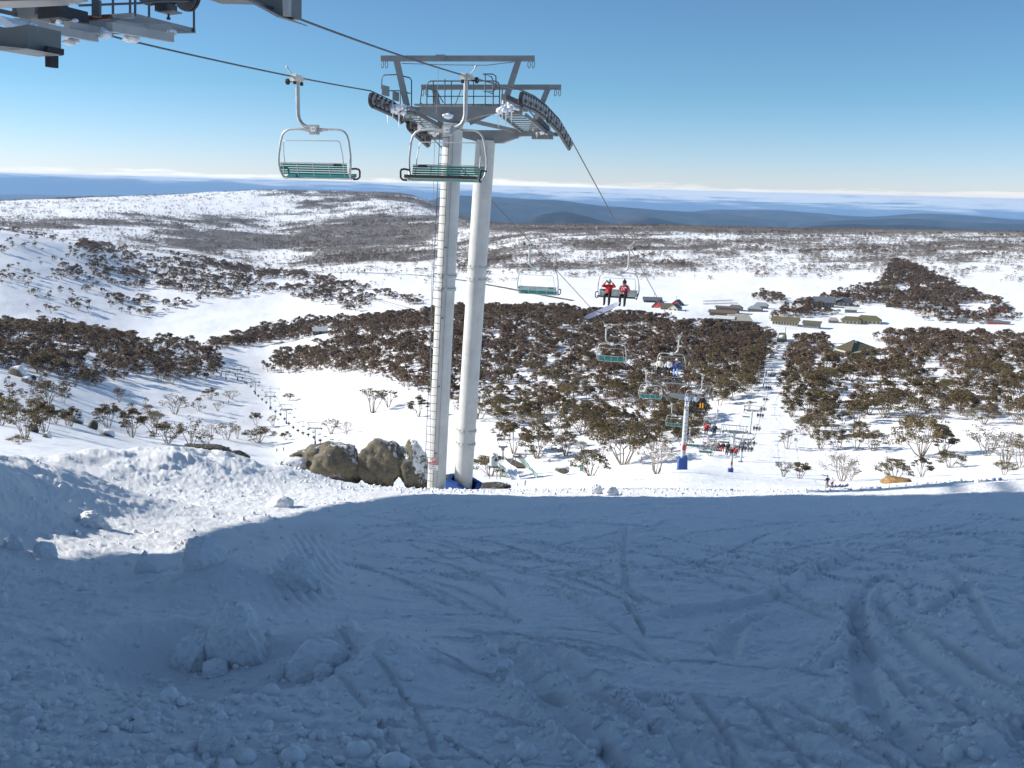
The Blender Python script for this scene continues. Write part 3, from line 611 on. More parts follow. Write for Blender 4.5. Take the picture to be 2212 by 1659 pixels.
# blue foot pad
pad = MB(); rb = R2 + .25
bx = base2 + Vector((.02, -.1, 0)); rim = []
for k, (dx, dy, h) in enumerate(((-.62, -.45, .42), (-.2, -.62, .33), (.35, -.6, .30), (.62, -.4, .34), (.68, .3, .40), (.1, .62, .4), (-.5, .55, .4))): rim.append((dx, dy, h))
n = len(rim); lo = [bx + Vector((a, b, -.75)) for a, b, h in rim]; hi = [bx + Vector((a * 1.03, b * 1.03, h - .12 - .25 * (a > .3))) for a, b, h in rim]; hin = [bx + Vector((a * .72, b * .72, h - .10 - .25 * (a > .3))) for a, b, h in rim]
pad.add(lo + hi + hin, [(k, (k + 1) % n, n + (k + 1) % n, n + k) for k in range(n)] + [(n + k, n + (k + 1) % n, 2 * n + (k + 1) % n, 2 * n + k) for k in range(n)])
tag(part(pad, 'foot_pad', blue_pad))
def hbeam(mb, poly, Y, depth):      # silhouette surveyed in the photo, given its real thickness along the line
    mb.prism([at(px, py, Y) for px, py in poly], Ud * depth); return mb
# crossarms: tapered box girders
cb = hbeam(MB(), [(862, 227), (905, 231), (1050, 229), (1128, 228), (1129, 238), (1052, 247), (985, 266), (948, 262), (905, 243), (863, 236)], YA - .15, .36); part(cb, 'crossarm', galv)
cb = hbeam(MB(), [(918, 281), (1000, 281), (1120, 281), (1186, 283), (1186, 293), (1120, 294), (1082, 309), (1040, 309), (1000, 297), (919, 292)], YB - .15, .36); part(cb, 'crossarm', galv)
def stick(name, pts, w, m=galv, parent=T1): 
    b = MB()
    for p, q in zip(pts[:-1], pts[1:]): b.bar(p, q, w, w)
    return part(b, name, m, parent)
# rescue frames above the crossarms
for (Y, xl, xr, yb, pl, pr) in ((YA, 823, 1155, 127.5, ((857, 132), (879, 229)), ((1120, 131), (1088, 229))), (YB, 910, 1212, 188.5, ((939, 192), (955, 283)), ((1183, 193), (1147, 283)))):
    fo = part(MB().bar(at(xl, yb - (1 if Y == YA else 0), Y), at(xr, yb - 1 if Y == YA else yb, Y), .16, .17), 'lifting_beam', galv)
    for (p, q) in (pl, pr): part(MB().bar(at(*p, Y), at(*q, Y), .19, .19), 'beam_post', galv)
    for px in (xl + 3, xl + 12, xr - 12, xr - 3):
        c = at(px, yb + 12, Y); h = MB().tube([c + Vector((math.cos(a) * .04, 0, math.sin(a) * .11 + .0)) for a in np.linspace(0, 2 * math.pi, 15)[:-1]], .013, 6, closed=True); h.build('lifting_hook', galv, fo, origin=O1)
part(MB().tube([at(868, 137, YA), at(960, 140, YA), at(1050, 141, YA), at(1110, 134, YA)], .012, 5), 'safety_cable', galv)
part(MB().bar(at(952, 118, YA - .1), at(952, 132, YA - .1), .05, .3), 'cable_bracket', galv)
# work platform with railing between the two poles
pf = MB(); pf.box((at(1000, 229, YA + .9)), (3.0, 1.1, .05), (Vd, Ud, Vector((0, 0, 1)))); po = part(pf, 'work_platform', galv)
def rail(name, pts, r=.02, parent=po): return MB().tube(pts, r, 6).build(name, galv_dark, parent, origin=O1)
YR = YA + .3; YR2 = YA + 1.5
rail('handrail', [at(922, 229, YR), at(922, 185, YR), at(925, 178, YR), at(930, 175, YR), at(1068, 175, YR), at(1076, 178, YR), at(1079, 184, YR), at(1079, 229, YR)])
rail('mid_rail', [at(922, 208, YR), at(1079, 208, YR)], .016)
for px in (936, 961, 975, 1004, 1023, 1048, 1065): rail('rail_post', [at(px, 229, YR), at(px, 170 if px == 961 else 175, YR)], .018)
rail('handrail', [at(907, 229, YR2), at(911, 189, YR2), at(916, 186, YR2), at(945, 200, YR2), at(958, 222, YR2)])
rail('handrail', [at(1085, 190, YR2), at(1084, 230, YR2)]); rail('rail_post', [at(995, 195, YR2), at(978, 240, YR2)], .018)
rail('mid_rail', [at(908, 222, YR2), at(922, 231, YR2)], .016)
rail('rail_loop', [at(889, 238, YA), at(889, 174, YA), at(885, 168, YA), at(856, 161, YA), at(830, 162, YA), at(825, 167, YA), at(824, 191, YA), at(828, 196, YA), at(862, 196, YA), at(887, 202, YA)])
rail('rail_loop', [at(865, 240, YA + .1), at(864, 165, YA + .1)], .016)
rail('rail_loop', [at(1048, 229, YA), at(1048, 161, YA), at(1062, 166, YA), at(1066, 180, YA), at(1065, 229, YA)])
rail('rail_loop', [at(1043, 160, YA), at(1064, 160, YA), at(1071, 164, YA), at(1072, 190, YA), at(1066, 197, YA), at(1043, 197, YA), at(1064, 202, YA)])
rail('rail_loop', [at(1126, 240, YA + .3), at(1124, 228, YA + .3), at(1138, 234, YA + .4), at(1153, 250, YA + 1.5), at(1153, 270, YA + 1.5)])
# stairways from the near to the far crossarm, beside both sheave trains
def stairs(a0, a1, n):
    A0, A1 = at(*a0), at(*a1); st = MB(); w = Vd * .42
    for k in (-1, 1): st.bar(A0 + w * k, A1 + w * k, .05, .12)
    so_ = part(st, 'stairway', galv)
    for k in range(n):
        c = A0 + (A1 - A0) * ((k + .5) / n); MB().box(c, (.84, .24, .035), (Vd, Ud, Vector((0, 0, 1)))).build('stair_tread', galv, so_, origin=O1)
    return so_
stairs((1108, 248, YA + .3), (1160, 290, YB + .1), 9); stairs((886, 248, YA + .3), (934, 290, YB + .1), 9)
part(MB().bar(at(990, 255, YA), at(1120, 284, YB), .12, .12), 'brace', galv); part(MB().bar(at(1060, 246, YA + .2), at(1015, 268, YA + .2), .09, .09), 'brace', galv)
part(MB().bar(at(885, 236, YA), at(950, 272, YA + .3), .12, .12), 'brace', galv); part(MB().bar(at(1004, 296, YB), at(1048, 306, YB), .1, .1), 'brace', galv)
part(MB().bar(at(1120, 295, YB), at(1078, 306, YB), .1, .1), 'brace', galv)
for px, py, Y, w in ((877, 237, YA, .9), (1103, 236, YA, 1.0), (935, 291, YB, .9), (1172, 290, YB, 1.0)):
    c = at(px, py, Y); part(MB().box(c, (w, .5, .12), (Vd, Ud, Vector((0, 0, 1)))).box(c - Vector((0, 0, .12)), (w * .7, .3, .1), (Vd, Ud, Vector((0, 0, 1)))), 'sheave_mount', galv)
# sheave trains: wheels under the rope, rocker plates beside them
wheel_me = MB().cyl((0, 0, 0), Vd, .15, .14, 20, 0).cyl(Vd * .0, Vd, .215, .085, 20, 1).cyl((0, 0, 0), Vd, .07, .12, 10, 0).mesh('sheave', [galv, black], None, True)
def train(side, y0, y1, n, yc, name='sheave_train'):
    tr = MB(); off = Vd * (-.12 if side > 0 else .12)
    ys = np.linspace(y0, y1, n); cs = [Vector((line_x(y, side), y, rope_z(y, side) - .245)) for y in ys]
    tr.tube([c + Vector((0, 0, -.2)) for c in cs], .05, 8); to = part(tr, name, galv_dark)
    for a, b in zip(cs[0::2], cs[1::2]):
        for q in (off, -off): MB().bar(a + q - Vector((0, 0, .05)), b + q - Vector((0, 0, .05)), .02, .10).build('rocker_plate', galv_dark, to, origin=O1)
    for c in cs: mesh_obj('sheave', wheel_me, to, c - O1)
    for k in range(0, n, 2): MB().cyl((cs[k] + cs[k + 1]) / 2 + off * 1.25, Vd, .03, .09, 8).build('rocker_pin', rust, to, origin=O1)
    return to
train(-1, 31.4, 33.6, 8, YA); train(-1, 34.3, 35.9, 6, YB); train(1, 30.5, 33.1, 10, YA); train(1, 33.5, 36.5, 10, YB)
part(MB().box(at(833, 196, 31.9), (.55, .02, .3), (Ud, Vd, Vector((0, 0, 1)))), 'rope_catcher', galv); part(MB().box(at(855, 208, 32.6), (.5, .02, .28), (Ud, Vd, Vector((0, 0, 1)))), 'rope_catcher', galv)
part(MB().bar(at(1088, 209, 31.0), at(1122, 224, 32.3), .16, .16), 'beam_end', galv_dark); part(MB().bar(at(1158, 253, 34.6), at(1182, 278, 35.6), .16, .16), 'beam_end', galv_dark)
# rime and icicles hanging from the girder ends
ri = random.Random(4)
def rime(x0, x1, y0, y1, Y, n, spikes):
    b = MB()
    for k in range(n):
        c = at(ri.uniform(x0, x1), ri.uniform(y0, y1), Y + ri.uniform(-.25, .15)); b.blob(c, ri.uniform(.05, .13), 1, .5, k + int(x0), (ri.uniform(.7, 1.5), 1, ri.uniform(.6, 1.2)))
    for px, yy, ln in spikes:
        c = at(px, yy, Y - .1); b.tube([c, c - Vector((0, 0, ln * .5)), c - Vector((0, 0, ln))], [.035, .022, .004], 6)
    part(b, 'rime_ice', ice)
rime(836, 884, 230, 244, YA - .1, 26, [(838, 243, .36), (862, 243, .5), (848, 243, .2), (872, 243, .2)])
rime(1068, 1120, 222, 242, YA - .1, 30, [(1077, 238, .55), (1085, 240, .3), (1093, 240, .45), (1105, 240, .4)])
rime(1158, 1186, 274, 288, YB - .1, 16, [(1160, 286, .2)]); rime(922, 945, 283, 291, YB - .1, 9, []); rime(900, 935, 250, 275, YB - 1, 10, []); rime(960, 975, 249, 252, YA - .2, 4, [])
for k in range(9):   # wind-blown feathers on the posts
    a = at(1118 + k * 3.0, 226 - k * .5, YA - .1); 
sp = MB()
for k in range(14):
    a = at(1086 + k * 4.2, 232, YA - .15); sp.tube([a, a + Vector((ri.uniform(-.08, .04), -.02, ri.uniform(.12, .3)))], [.05, .012], 5)
part(sp, 'rime_ice', ice)
# ------------------------------------------------------------------ top station: overhead machinery in the top left corner and an added shade caster beside it
OST = Vector((-7, 16, 2)); ST = thing('lift_station', 'grey steel top station of the chairlift with rime covered walkway overhead', 'lift station', OST)
def sp_(mb, name, m, parent=ST): return mb.build(name, m, parent, origin=OST)
def plate(name, poly, Y, depth, m, axis=Ud): return sp_(MB().prism([at(px, py, Y) for px, py in poly], axis * depth), name, m)
steel_grey = mat('station_steel', (.16, .17, .165), .55, .25, .2, 1.4, .002, 25)  # darker grey of the two station steels
steel_pale = mat('station_flange', (.36, .36, .35), .5, .2, .15, 1.5, .002, 25)
# guide wheel housing, end of the terminal
plate('guide_housing', [(-60, 40), (0, 57), (35, 66), (74, 75), (100, 74), (132, 68), (132, 118), (60, 110), (0, 100), (-60, 92)], 11.5, .5, steel_grey, -Ud)
plate('housing_flange', [(-60, 93), (0, 101), (60, 111), (132, 118.5), (120, 121), (82, 122.5), (0, 110), (-60, 101)], 11.3, .5, steel_pale, -Ud)
for px in (24, 56, 74, 95): sp_(MB().bar(at(px, 68 + px * .06, 11.4), at(px, 99 + px * .13, 11.4), .012, .012), 'panel_joint', steel_grey)
plate('end_stop', [(132, 105), (138.5, 106), (138.5, 119), (130, 121)], 11.4, .25, black, -Ud)
plate('buffer_post', [(114, 121), (126.5, 121), (126.5, 147.5), (114.5, 147)], 11.45, .12, black, -Ud)
plate('snow_sheet', [(-60, 22), (0, 34), (6, 36), (30, 52), (82, 60), (84, 73), (60, 74), (20, 62), (0, 52), (-60, 38)], 11.9, .35, ice)
# roof girders
plate('roof_girder', [(-60, 4), (60, 3), (200, -4), (200, -40), (-60, -40)], 14.2, .6, steel_grey, -Ud); plate('girder_flange', [(-60, 6), (60, 4), (160, 1), (190, -2), (190, 3), (160, 11), (60, 16), (-60, 20)], 14.0, .5, steel_pale, -Ud)
plate('drive_cover', [(-60, -14), (120, -14), (120, 0), (60, 1), (-60, 4)], 12.8, 2, black, -Ud)
for x0, x1 in ((33, 42), (132, 141), (202, 215)): sp_(MB().bar(at((x0 + x1) / 2, 0, 16.0), at((x0 + x1) / 2, 37, 16.0), .08, .12), 'station_post', galv_dark)
plate('gear_housing', [(45, 13), (64, 13), (70, 38), (44, 40)], 15.2, .5, steel_grey); plate('motor_housing', [(82, 13), (128, 10), (131, 37), (82, 41)], 15.0, .6, dark_steel)
c = at(72, 24, 15.3); sp_(MB().cyl(c, Ud, .16, .3, 16), 'drive_pulley', galv)
sp_(MB().bar(at(-40, 15, 15), at(34, 31, 15), .05, .06), 'brace', galv_dark)
# walkway: edge beams, joists, grating
plate('walkway_edge', [(105, 38), (236, 30.5), (236, 40.5), (107, 47.5)], 16.2, .08, rust); plate('walkway_edge', [(20, 40), (106, 38), (107, 47.5), (30, 50)], 15.6, .08, steel_pale)
plate('walkway_edge', [(236, 30.5), (284, 27.5), (284, 38), (236, 40.5)], 17.0, .08, steel_pale)
E0, E1 = at(283, 33, 17.65), at(420, 67, 19.5); sp_(MB().bar(E0, E1, .05, .085), 'walkway_edge', galv)
for (p, q, w, h) in ((at(236, 58, 15.4), at(370, 82, 17.2), .10, .13), (at(250, 50, 16.4), at(344, 66, 17.6), .05, .09), (at(144, 54, 14.6), at(240, 71, 16.2), .08, .1), (at(40, 49, 12.9), at(206, 82, 15.4), .09, .11), (at(300, 58, 17.2), at(372, 62, 17.4), .05, .12)):
    sp_(MB().bar(p, q, w, h), 'joist', steel_pale)
G = MB(); ga, gb, gc, gd = at(110, 46, 15.2), at(283, 38, 17.6), at(418, 70, 19.5), at(250, 72, 16.9)
for k in range(30):
    t = k / 29; G.bar(ga + (gd - ga) * t, gb + (gc - gb) * t, .006, .03)
for k in range(34):
    t = k / 33; G.bar(ga + (gb - ga) * t, gd + (gc - gd) * t, .006, .03)
sp_(G, 'grating', galv)['kind'] = 'stuff'
for px, y0, y1, Y in ((244, -20, 31, 17.1), (281, -20, 33, 17.6), (292, -20, 34, 17.7), (322, -20, 40, 18.2), (419, 0, 70, 19.4)): sp_(MB().tube([at(px, y0, Y), at(px, y1, Y)], .022, 8), 'walkway_post', galv_dark)
sp_(MB().tube([at(170, 12, 17), at(300, 7, 17.7), at(340, 3, 18.2), at(420, 2, 19.4)], .02, 8), 'handrail', galv_dark)
for cx, cy, r, Y in ((322, -22, .24, 18.6), (362, -18, .24, 19.0), (405, -10, .26, 19.4)):
    c = at(cx, cy, Y); w = MB(); ax = Vector((.45, .89, 0)); w.cyl(c, ax, r, .06, 24); w.cyl(c, ax, r + .025, .025, 24, 1); w.cyl(c + ax * .05, ax, r + .02, .015, 24); w.cyl(c - ax * .05, ax, r + .02, .015, 24); sp_(w, 'guide_wheel', [galv_dark, black])
plate('gear_housing', [(334, 4), (361, 6), (361, 22), (345, 24), (334, 22)], 18.6, .3, dark_steel); plate('mounting_plate', [(334, 21), (345, 24), (372, 21), (372, 23.5), (345, 27), (334, 24)], 18.5, .3, steel_grey)
sp_(MB().tube([at(364, 5, 18.7), at(364, 40, 18.7)], .02, 8).cyl(at(364, 40, 18.7), (0, 0, 1), .035, .04, 10), 'spindle', dark_steel)
# entry horn over the uphill rope
plate('entry_horn', [(500, -12), (622, -12), (622, 34), (600, 33), (553, 10), (525, 0)], 16.6, .45, steel_grey); plate('horn_lip', [(500, -9), (528, 1), (553, 12), (598, 37), (628, 45), (627, 42), (601, 33), (556, 8), (528, -3)], 16.4, .55, steel_pale)
plate('horn_edge', [(610, -12), (622.5, -12), (622.5, 34), (611, 34)], 16.3, .1, steel_pale); plate('roof_girder', [(440, -20), (520, -20), (520, -2), (440, -4)], 16.4, .5, steel_grey)
rs_ = random.Random(8)
for x0, x1, y0, y1, Y, n, rr in ((150, 232, 66, 80, 15.5, 22, .06), (138, 165, 72, 92, 15.0, 10, .05), (272, 294, 72, 85, 17.6, 9, .07), (366, 373, 63, 78, 17.2, 7, .045), (105, 162, 44, 52, 15.2, 12, .035), (145, 160, 0, 8, 14, 5, .05), (40, 80, 53, 62, 12.4, 8, .05)):
    b = MB()
    for k in range(n): b.blob(at(rs_.uniform(x0, x1), rs_.uniform(y0, y1), Y + rs_.uniform(-.2, .2)), rs_.uniform(.5, 1.2) * rr, 1, .5, k, (rs_.uniform(.8, 1.8), 1, rs_.uniform(.6, 1.3)))
    sp_(b, 'rime_ice', ice)
# unseen shell left of frame, added and shaped to shade the foreground snow
def shade_pt(px, py):
    p = pinground(px, py); return p + SUND * ((-16 - p.x) / SUND.x)
caster_m = mat('caster_cladding', (.22, .25, .23), .6, .2, .15, 1.2)
ODH = Vector((-17, 6, -1)); DH = thing('shade_caster', 'unseen shell on steel columns, added to shade the foreground', 'building', ODH)
lowedge = [(-300, 1200), (0, 1196), (60, 1195), (130, 1206), (200, 1200), (300, 1196), (390, 1190), (430, 1152), (490, 1135), (560, 1124), (640, 1108), (720, 1090), (930, 1067), (1200, 1071.5), (1500, 1073.5)]
poly = [Vector((-16, -16, 5)), Vector((-16, 5.5, 4.6))] + [shade_pt(*p) for p in lowedge] + [Vector((-16, a, b)) for a, b in ((25.4, 4.3), (25.0, 5.1), (23.4, 6.0), (23.0, 6.5), (22.5, 7.0), (22.3, 7.5), (21.9, 7.9))] + [Vector((-16, 21.0, 8.6)), Vector((-16, 17, 12)), Vector((-16, -16, 12))]
MB().prism(poly, SUND * 2.5).build('shade_shell', caster_m, DH, origin=ODH)  # outline traced back along the sun from the wanted shade edge
for Y in (-12, -4, 3): MB().tube([Vector((-17.2, Y, -9)), Vector((-17.2, Y, 6.5))], .35, 14).build('column', galv, DH, origin=ODH)  # columns of the added caster
for pl_ in ([(27.2, 4.9), (26.8, 5.8), (25.3, 6.5), (26.2, 7.03), (26.6, 7.3), (26.6, 8.3), (25.0, 8.3), (24.9, 7.9), (25.3, 7.3), (24.3, 7.03), (24.4, 6.5), (24.6, 6.0), (26.0, 5.1)], [(25.5, 7.03), (25.5, 7.25), (22.6, 7.2), (22.6, 7.05)], [(24.5, 7.62), (24.5, 7.85), (22.1, 7.82), (22.1, 7.62)]):
    MB().prism([Vector((-16, y, z)) for y, z in pl_], SUND * .5).build('shade_bar', caster_m, DH, origin=ODH)  # unseen bars added to leave sunlit gaps along the shade's right edge
# ------------------------------------------------------------------ chairs
silver = mat('chair_steel', (.46, .46, .44), .42, .35, .12, 3)
FACES = {}
def chair_meshes():
    P = {}
    P['hanger'] = (MB().tube([(0, 0, -.08), (0, 0, -.5), (0, 0, -.98), (.03, 0, -1.12), (.10, 0, -1.23), (.2, 0, -1.30), (.34, 0, -1.335), (.46, 0, -1.34)], [.06, .06, .058, .058, .056, .054, .052, .05], 10), silver)
    P['grip'] = (MB().hexa([(-.07, -.28, -.09), (.07, -.28, -.09), (.06, .25, -.09), (-.06, .25, -.09), (-.06, -.2, .1), (.06, -.2, .1), (.06, .22, .08), (-.06, .22, .08)]).box((-.1, 0, -.02), (.12, .3, .14)).tube([(-.05, -.16, .06), (-.16, -.2, .2), (-.2, -.2, .26)], .018, 6).blob((-.21, -.2, .28), .045, 1, 0).tube([(0, .25, 0), (0, .55, 0)], [.035, .02], 8).tube([(0, -.25, 0), (0, -.5, 0)], [.035, .02], 8), cream)
    P['grip_wheel'] = (MB().tube([(-.05, 0, -.09), (-.3, 0, -.09)], .02, 6).cyl((-.31, 0, -.09), (1, 0, 0), .085, .06, 16), black)
    P['guide_roller'] = [(MB().cyl((.02, .2, -.14), (1, 0, 0), .05, .06, 12), black), (MB().cyl((.02, -.2, -.14), (1, 0, 0), .045, .06, 12), black)]
    P['hub_bracket'] = (MB().box((.5, 0, -1.4), (.26, .13, .27)).prism([(.36, -.05, -1.37), (.36, -.05, -1.47), (.1, -.05, -1.42), (.1, -.05, -1.37)], (0, .1, 0)).prism([(.64, -.05, -1.37), (.9, -.05, -1.37), (.9, -.05, -1.42), (.64, -.05, -1.47)], (0, .1, 0)), silver)
    b = MB()
    pts = []
    for s in (-1, 1):
        q = [(.5 + s * x, y, z) for x, y, z in ((.1, 0, -1.385), (.6, 0, -1.385), (.8, 0, -1.40), (.93, 0, -1.46), (1.01, 0, -1.56), (1.06, .0, -1.72), (1.12, -.02, -2.1), (1.13, -.03, -2.35), (1.10, 0, -2.55), (1.05, .08, -2.71), (1.03, .2, -2.745), (1.03, .50, -2.67))]
        pts.append(q)
    b.tube(pts[0][::-1] + pts[1], .032, 8); P['bail'] = (b, silver)
    P['seat_frame'] = (MB().tube([(-.53, .05, -2.745), (1.53, .05, -2.745)], .022, 6).tube([(-.53, .52, -2.66), (1.53, .52, -2.66)], .03, 8), silver)
    P['seat_edge'] = (MB().box((.5, .56, -2.64), (2.06, .035, .085)), black)
    P['restraint_bar'] = (MB().tube([(-.42, -.03, -2.38), (-.42, -.1, -2.1), (-.38, -.17, -1.78), (-.36, -.18, -1.73), (-.3, -.18, -1.71), (1.3, -.18, -1.71), (1.36, -.18, -1.73), (1.38, -.17, -1.78), (1.42, -.1, -2.1), (1.42, -.03, -2.38)], .014, 6), silver)
    P['pivot_pad'] = (MB().box((1.25, -.06, -2.36), (.24, .07, .08)), black)
    for i, s in enumerate((-1, 1)):
        P['armrest'] = P.get('armrest', []) + [(MB().tube([(.5 + s * 1.12, 0, -2.47), (.5 + s * 1.13, .3, -2.45), (.5 + s * 1.14, .50, -2.47), (.5 + s * 1.14, .56, -2.52), (.5 + s * 1.13, .57, -2.68), (.5 + s * 1.1, .5, -2.74), (.5 + s * 1.07, .3, -2.75)], .028, 8), black)]
    P['seat_slat'] = [(MB().box((.5, .10 + .125 * k, -2.735 + .03 * k), (2.04, .116, .025), (Vector((1, 0, 0)), Vector((0, .97, .24)), Vector((0, -.24, .97)))), teal) for k in range(4)]
    P['back_slat'] = [(MB().box((.5, -.035 - .012 * k, -2.62 + .062 * k), (2.08, .02, .046)), teal) for k in range(5)]
    P['back_rail'] = (MB().tube([(-.55, -.1, -2.325), (1.55, -.1, -2.325)], .016, 6), silver)
    P['back_bar'] = [(MB().tube([(.5 + x, -.03, -2.68), (.5 + x, -.115, -2.325)], .013, 6), silver) for x in (-.95, -.5, 0, .5, .95)]
    out = []
    for nm, v in P.items():
        for b, m in (v if isinstance(v, list) else [v]): out.append((nm, b.mesh(nm, m, None, True), b, m))
    return out
CH = chair_meshes()
plate_me = MB().box((.5, -.072, -1.39), (.15, .01, .13)).mesh('number_plate', white_paint); plate_f = MB().box((.5, .072, -1.39), (.15, .01, .13)).mesh('number_plate', white_paint)
far_mb = MB(); far_m = [silver, teal, black, cream]
for nm, me, b, m in CH:
    if nm in ('guide_roller', 'pivot_pad'): continue
    o_ = len(far_mb.v); far_mb.v += b.v; far_mb.f += [tuple(i + o_ for i in f) for f in b.f]; far_mb.mi += [far_m.index(m)] * len(b.f); far_mb.sm += b.sm
far_chair_me = far_mb.mesh('lift_chair', far_m, None, True)
def sun_angle(side): return math.atan2(UY, UX) - math.pi / 2 + (math.pi if side > 0 else 0)
CS = .92
def chair(Y, side, label, number=None, parts=True):
    loc = Vector((line_x(Y, side), Y, rope_z(Y, side) - .02)); rz = sun_angle(side); grp = 'chairs of the quad chairlift'
    if not parts:
        o = mesh_obj('lift_chair', far_chair_me, None, loc); o.rotation_euler = (0, 0, rz); o.scale = (CS,) * 3; return tag(o, label, 'lift chair', grp)
    t = thing('lift_chair', label, 'lift chair', loc, rz, grp); t.scale = (CS,) * 3
    for nm, me, b, m in CH: mesh_obj(nm, me, t)
    for pm, yy, a in ((plate_me, -.0785, 0), (plate_f, .0785, math.pi)):
        po_ = mesh_obj('number_plate', pm, t)
        if number:
            l = mesh_obj('plate_number', text_mesh(number, .068, ink, 'plate_number', .001), po_); l.location = (.5, yy, -1.385); l.rotation_euler = (math.pi / 2, 0, a)
            l2 = mesh_obj('plate_underline', text_mesh('-----', .03, ink, 'plate_underline', .001), po_); l2.location = (.5, yy, -1.43); l2.rotation_euler = (math.pi / 2, 0, a)
    return t
DOWN = [(26.9, 'empty teal slatted chair plate 131, nearest one on the downhill rope', '131'), (49.3, 'empty chair beyond the tower level with the pair in red', None), (69.4, 'empty chair over the dark trees, third on the downhill rope', None),
        (89.0, 'empty chair left of the trio on the lift, fourth on the downhill rope', None), (109.0, 'empty chair just left of the blue footed single pole tower', None), (130.0, 'empty chair half hidden behind the blue footed tower pole', None),
        (150.5, 'empty chair low over the snow just right of the blue footed pole', None), (171, 'empty chair beside the trio with red trousers', None)]
UP = [(25.6, 'empty teal slatted chair plate 130 in front of the double tower poles', '130'), (49.7, 'chair carrying two riders in red jackets', None), (72.0, 'chair carrying two riders in white jackets and one in blue', None), (92.0, 'chair carrying a rider in orange trousers on the right', None),
      (113.0, 'chair carrying one red jacket and one dark jacket rider', None), (134.0, 'chair carrying a trio, the middle one in red trousers', None), (155.0, 'chair carrying a trio, the right one in a red jacket', None), (176.0, 'chair carrying three dark riders beside the third tower', None)]
for Y, lb, nb in DOWN: chair(Y, -1, lb, nb)
for Y, lb, nb in UP: chair(Y, 1, lb, nb)
ORD = ['ninth', 'tenth', 'eleventh', 'twelfth', 'thirteenth', 'fourteenth', 'fifteenth', 'sixteenth', 'seventeenth', 'eighteenth', 'nineteenth', 'twentieth', 'twenty-first', 'twenty-second', 'twenty-third']
for k in range(15): chair(192 + 21.0 * k, -1, 'tiny empty chair in the cleared run, %s down the downhill rope' % ORD[k], None, False); chair(197 + 21.0 * k, 1, 'tiny occupied chair in the cleared run, %s down the uphill rope' % ORD[k], None, False)
# ------------------------------------------------------------------ people
skin_m = mat('skin', (.50, .30, .21), .6, 0, .05, 8)
CLOTH = {}
def cloth(c):
    if c not in CLOTH: CLOTH[c] = mat('cloth', c, .8, 0, .18, 9, .004, 30)
    return CLOTH[c]
def knit_material():      # red and white patterned jumper
    m = bpy.data.materials.new('patterned_cloth'); m.use_nodes = True; t = m.node_tree; b = t.nodes['Principled BSDF']; b.inputs['Roughness'].default_value = .85
    tc = N(t, 'ShaderNodeTexCoord'); v = N(t, 'ShaderNodeTexVoronoi', i_Scale=11.0); L(t, tc.outputs['Object'], v.inputs['Vector'])
    r = N(t, 'ShaderNodeValToRGB'); r.color_ramp.interpolation = 'CONSTANT'; r.color_ramp.elements[0].color = (.75, .72, .72, 1); r.color_ramp.elements[1].color = (.42, .02, .03, 1); r.color_ramp.elements[1].position = .33
    L(t, v.outputs['Distance'], r.inputs['Fac']); L(t, r.outputs[0], b.inputs['Base Color']); return m
J = {  # joints: name, parent, position, radii; poses move the limbs
 'sit': dict(pelvis=(0, .12, -2.60), chest=(0, .02, -2.26), neck=(0, .03, -2.06), head=(0, .06, -1.93), shl=(-.19, .02, -2.13), ell=(-.27, .10, -2.38), hal=(-.13, .33, -2.50), shr=(.19, .02, -2.13), elr=(.27, .10, -2.38), har=(.13, .33, -2.50),
             hil=(-.10, .14, -2.61), knl=(-.13, .56, -2.60), anl=(-.13, .58, -3.05), tol=(-.13, .76, -3.10), hir=(.10, .14, -2.61), knr=(.13, .56, -2.60), anr=(.13, .55, -3.04), tor=(.13, .73, -3.10)),
 'stand': dict(pelvis=(0, 0, .93), chest=(0, .02, 1.25), neck=(0, .03, 1.48), head=(0, .06, 1.62), shl=(-.20, .02, 1.42), ell=(-.30, -.02, 1.16), hal=(-.28, .22, 1.02), shr=(.20, .02, 1.42), elr=(.30, -.02, 1.16), har=(.28, .22, 1.02),
             hil=(-.10, 0, .90), knl=(-.12, .08, .50), anl=(-.13, 0, .09), tol=(-.13, .18, .05), hir=(.10, 0, .90), knr=(.12, .08, .50), anr=(.13, 0, .09), tor=(.13, .18, .05))}
J['hands_up'] = dict(J['sit'], ell=(-.36, .10, -2.17), hal=(-.17, .14, -1.92), elr=(.36, .10, -2.17), har=(.17, .14, -1.92))
J['folded'] = dict(J['sit'], hal=(.06, .24, -2.34), har=(-.06, .26, -2.30), ell=(-.28, .12, -2.36), elr=(.28, .12, -2.34), head=(0, .09, -1.94))
J['sit_turn'] = dict(J['sit'], head=(.03, .05, -1.94), hal=(-.05, .30, -2.5), har=(.24, .30, -2.48))
J['arm_out'] = dict(J['sit'], ell=(-.36, .06, -2.28), hal=(-.5, .12, -2.22))
J['stand_turn'] = dict(J['stand'], hal=(-.2, .30, 1.1), har=(.34, .12, .95), head=(.04, .05, 1.62))
BONES = [('pelvis', 'chest', 'J'), ('chest', 'neck', 'J'), ('neck', 'head', 'S'), ('chest', 'shl', 'J'), ('shl', 'ell', 'J'), ('ell', 'hal', 'J'), ('chest', 'shr', 'J'), ('shr', 'elr', 'J'), ('elr', 'har', 'J'),
         ('pelvis', 'hil', 'P'), ('hil', 'knl', 'P'), ('knl', 'anl', 'P'), ('anl', 'tol', 'B'), ('pelvis', 'hir', 'P'), ('hir', 'knr', 'P'), ('knr', 'anr', 'P'), ('anr', 'tor', 'B')]
RAD = dict(pelvis=(.16, .13), chest=(.175, .13), neck=(.062, .062), head=(.098, .105), shl=(.088, .088), shr=(.088, .088), ell=(.066, .066), elr=(.066, .066), hal=(.045, .045), har=(.045, .045), hil=(.115, .115), hir=(.115, .115), knl=(.082, .082), knr=(.082, .082), anl=(.07, .07), anr=(.07, .07), tol=(.05, .05), tor=(.05, .05))
BODY = {}
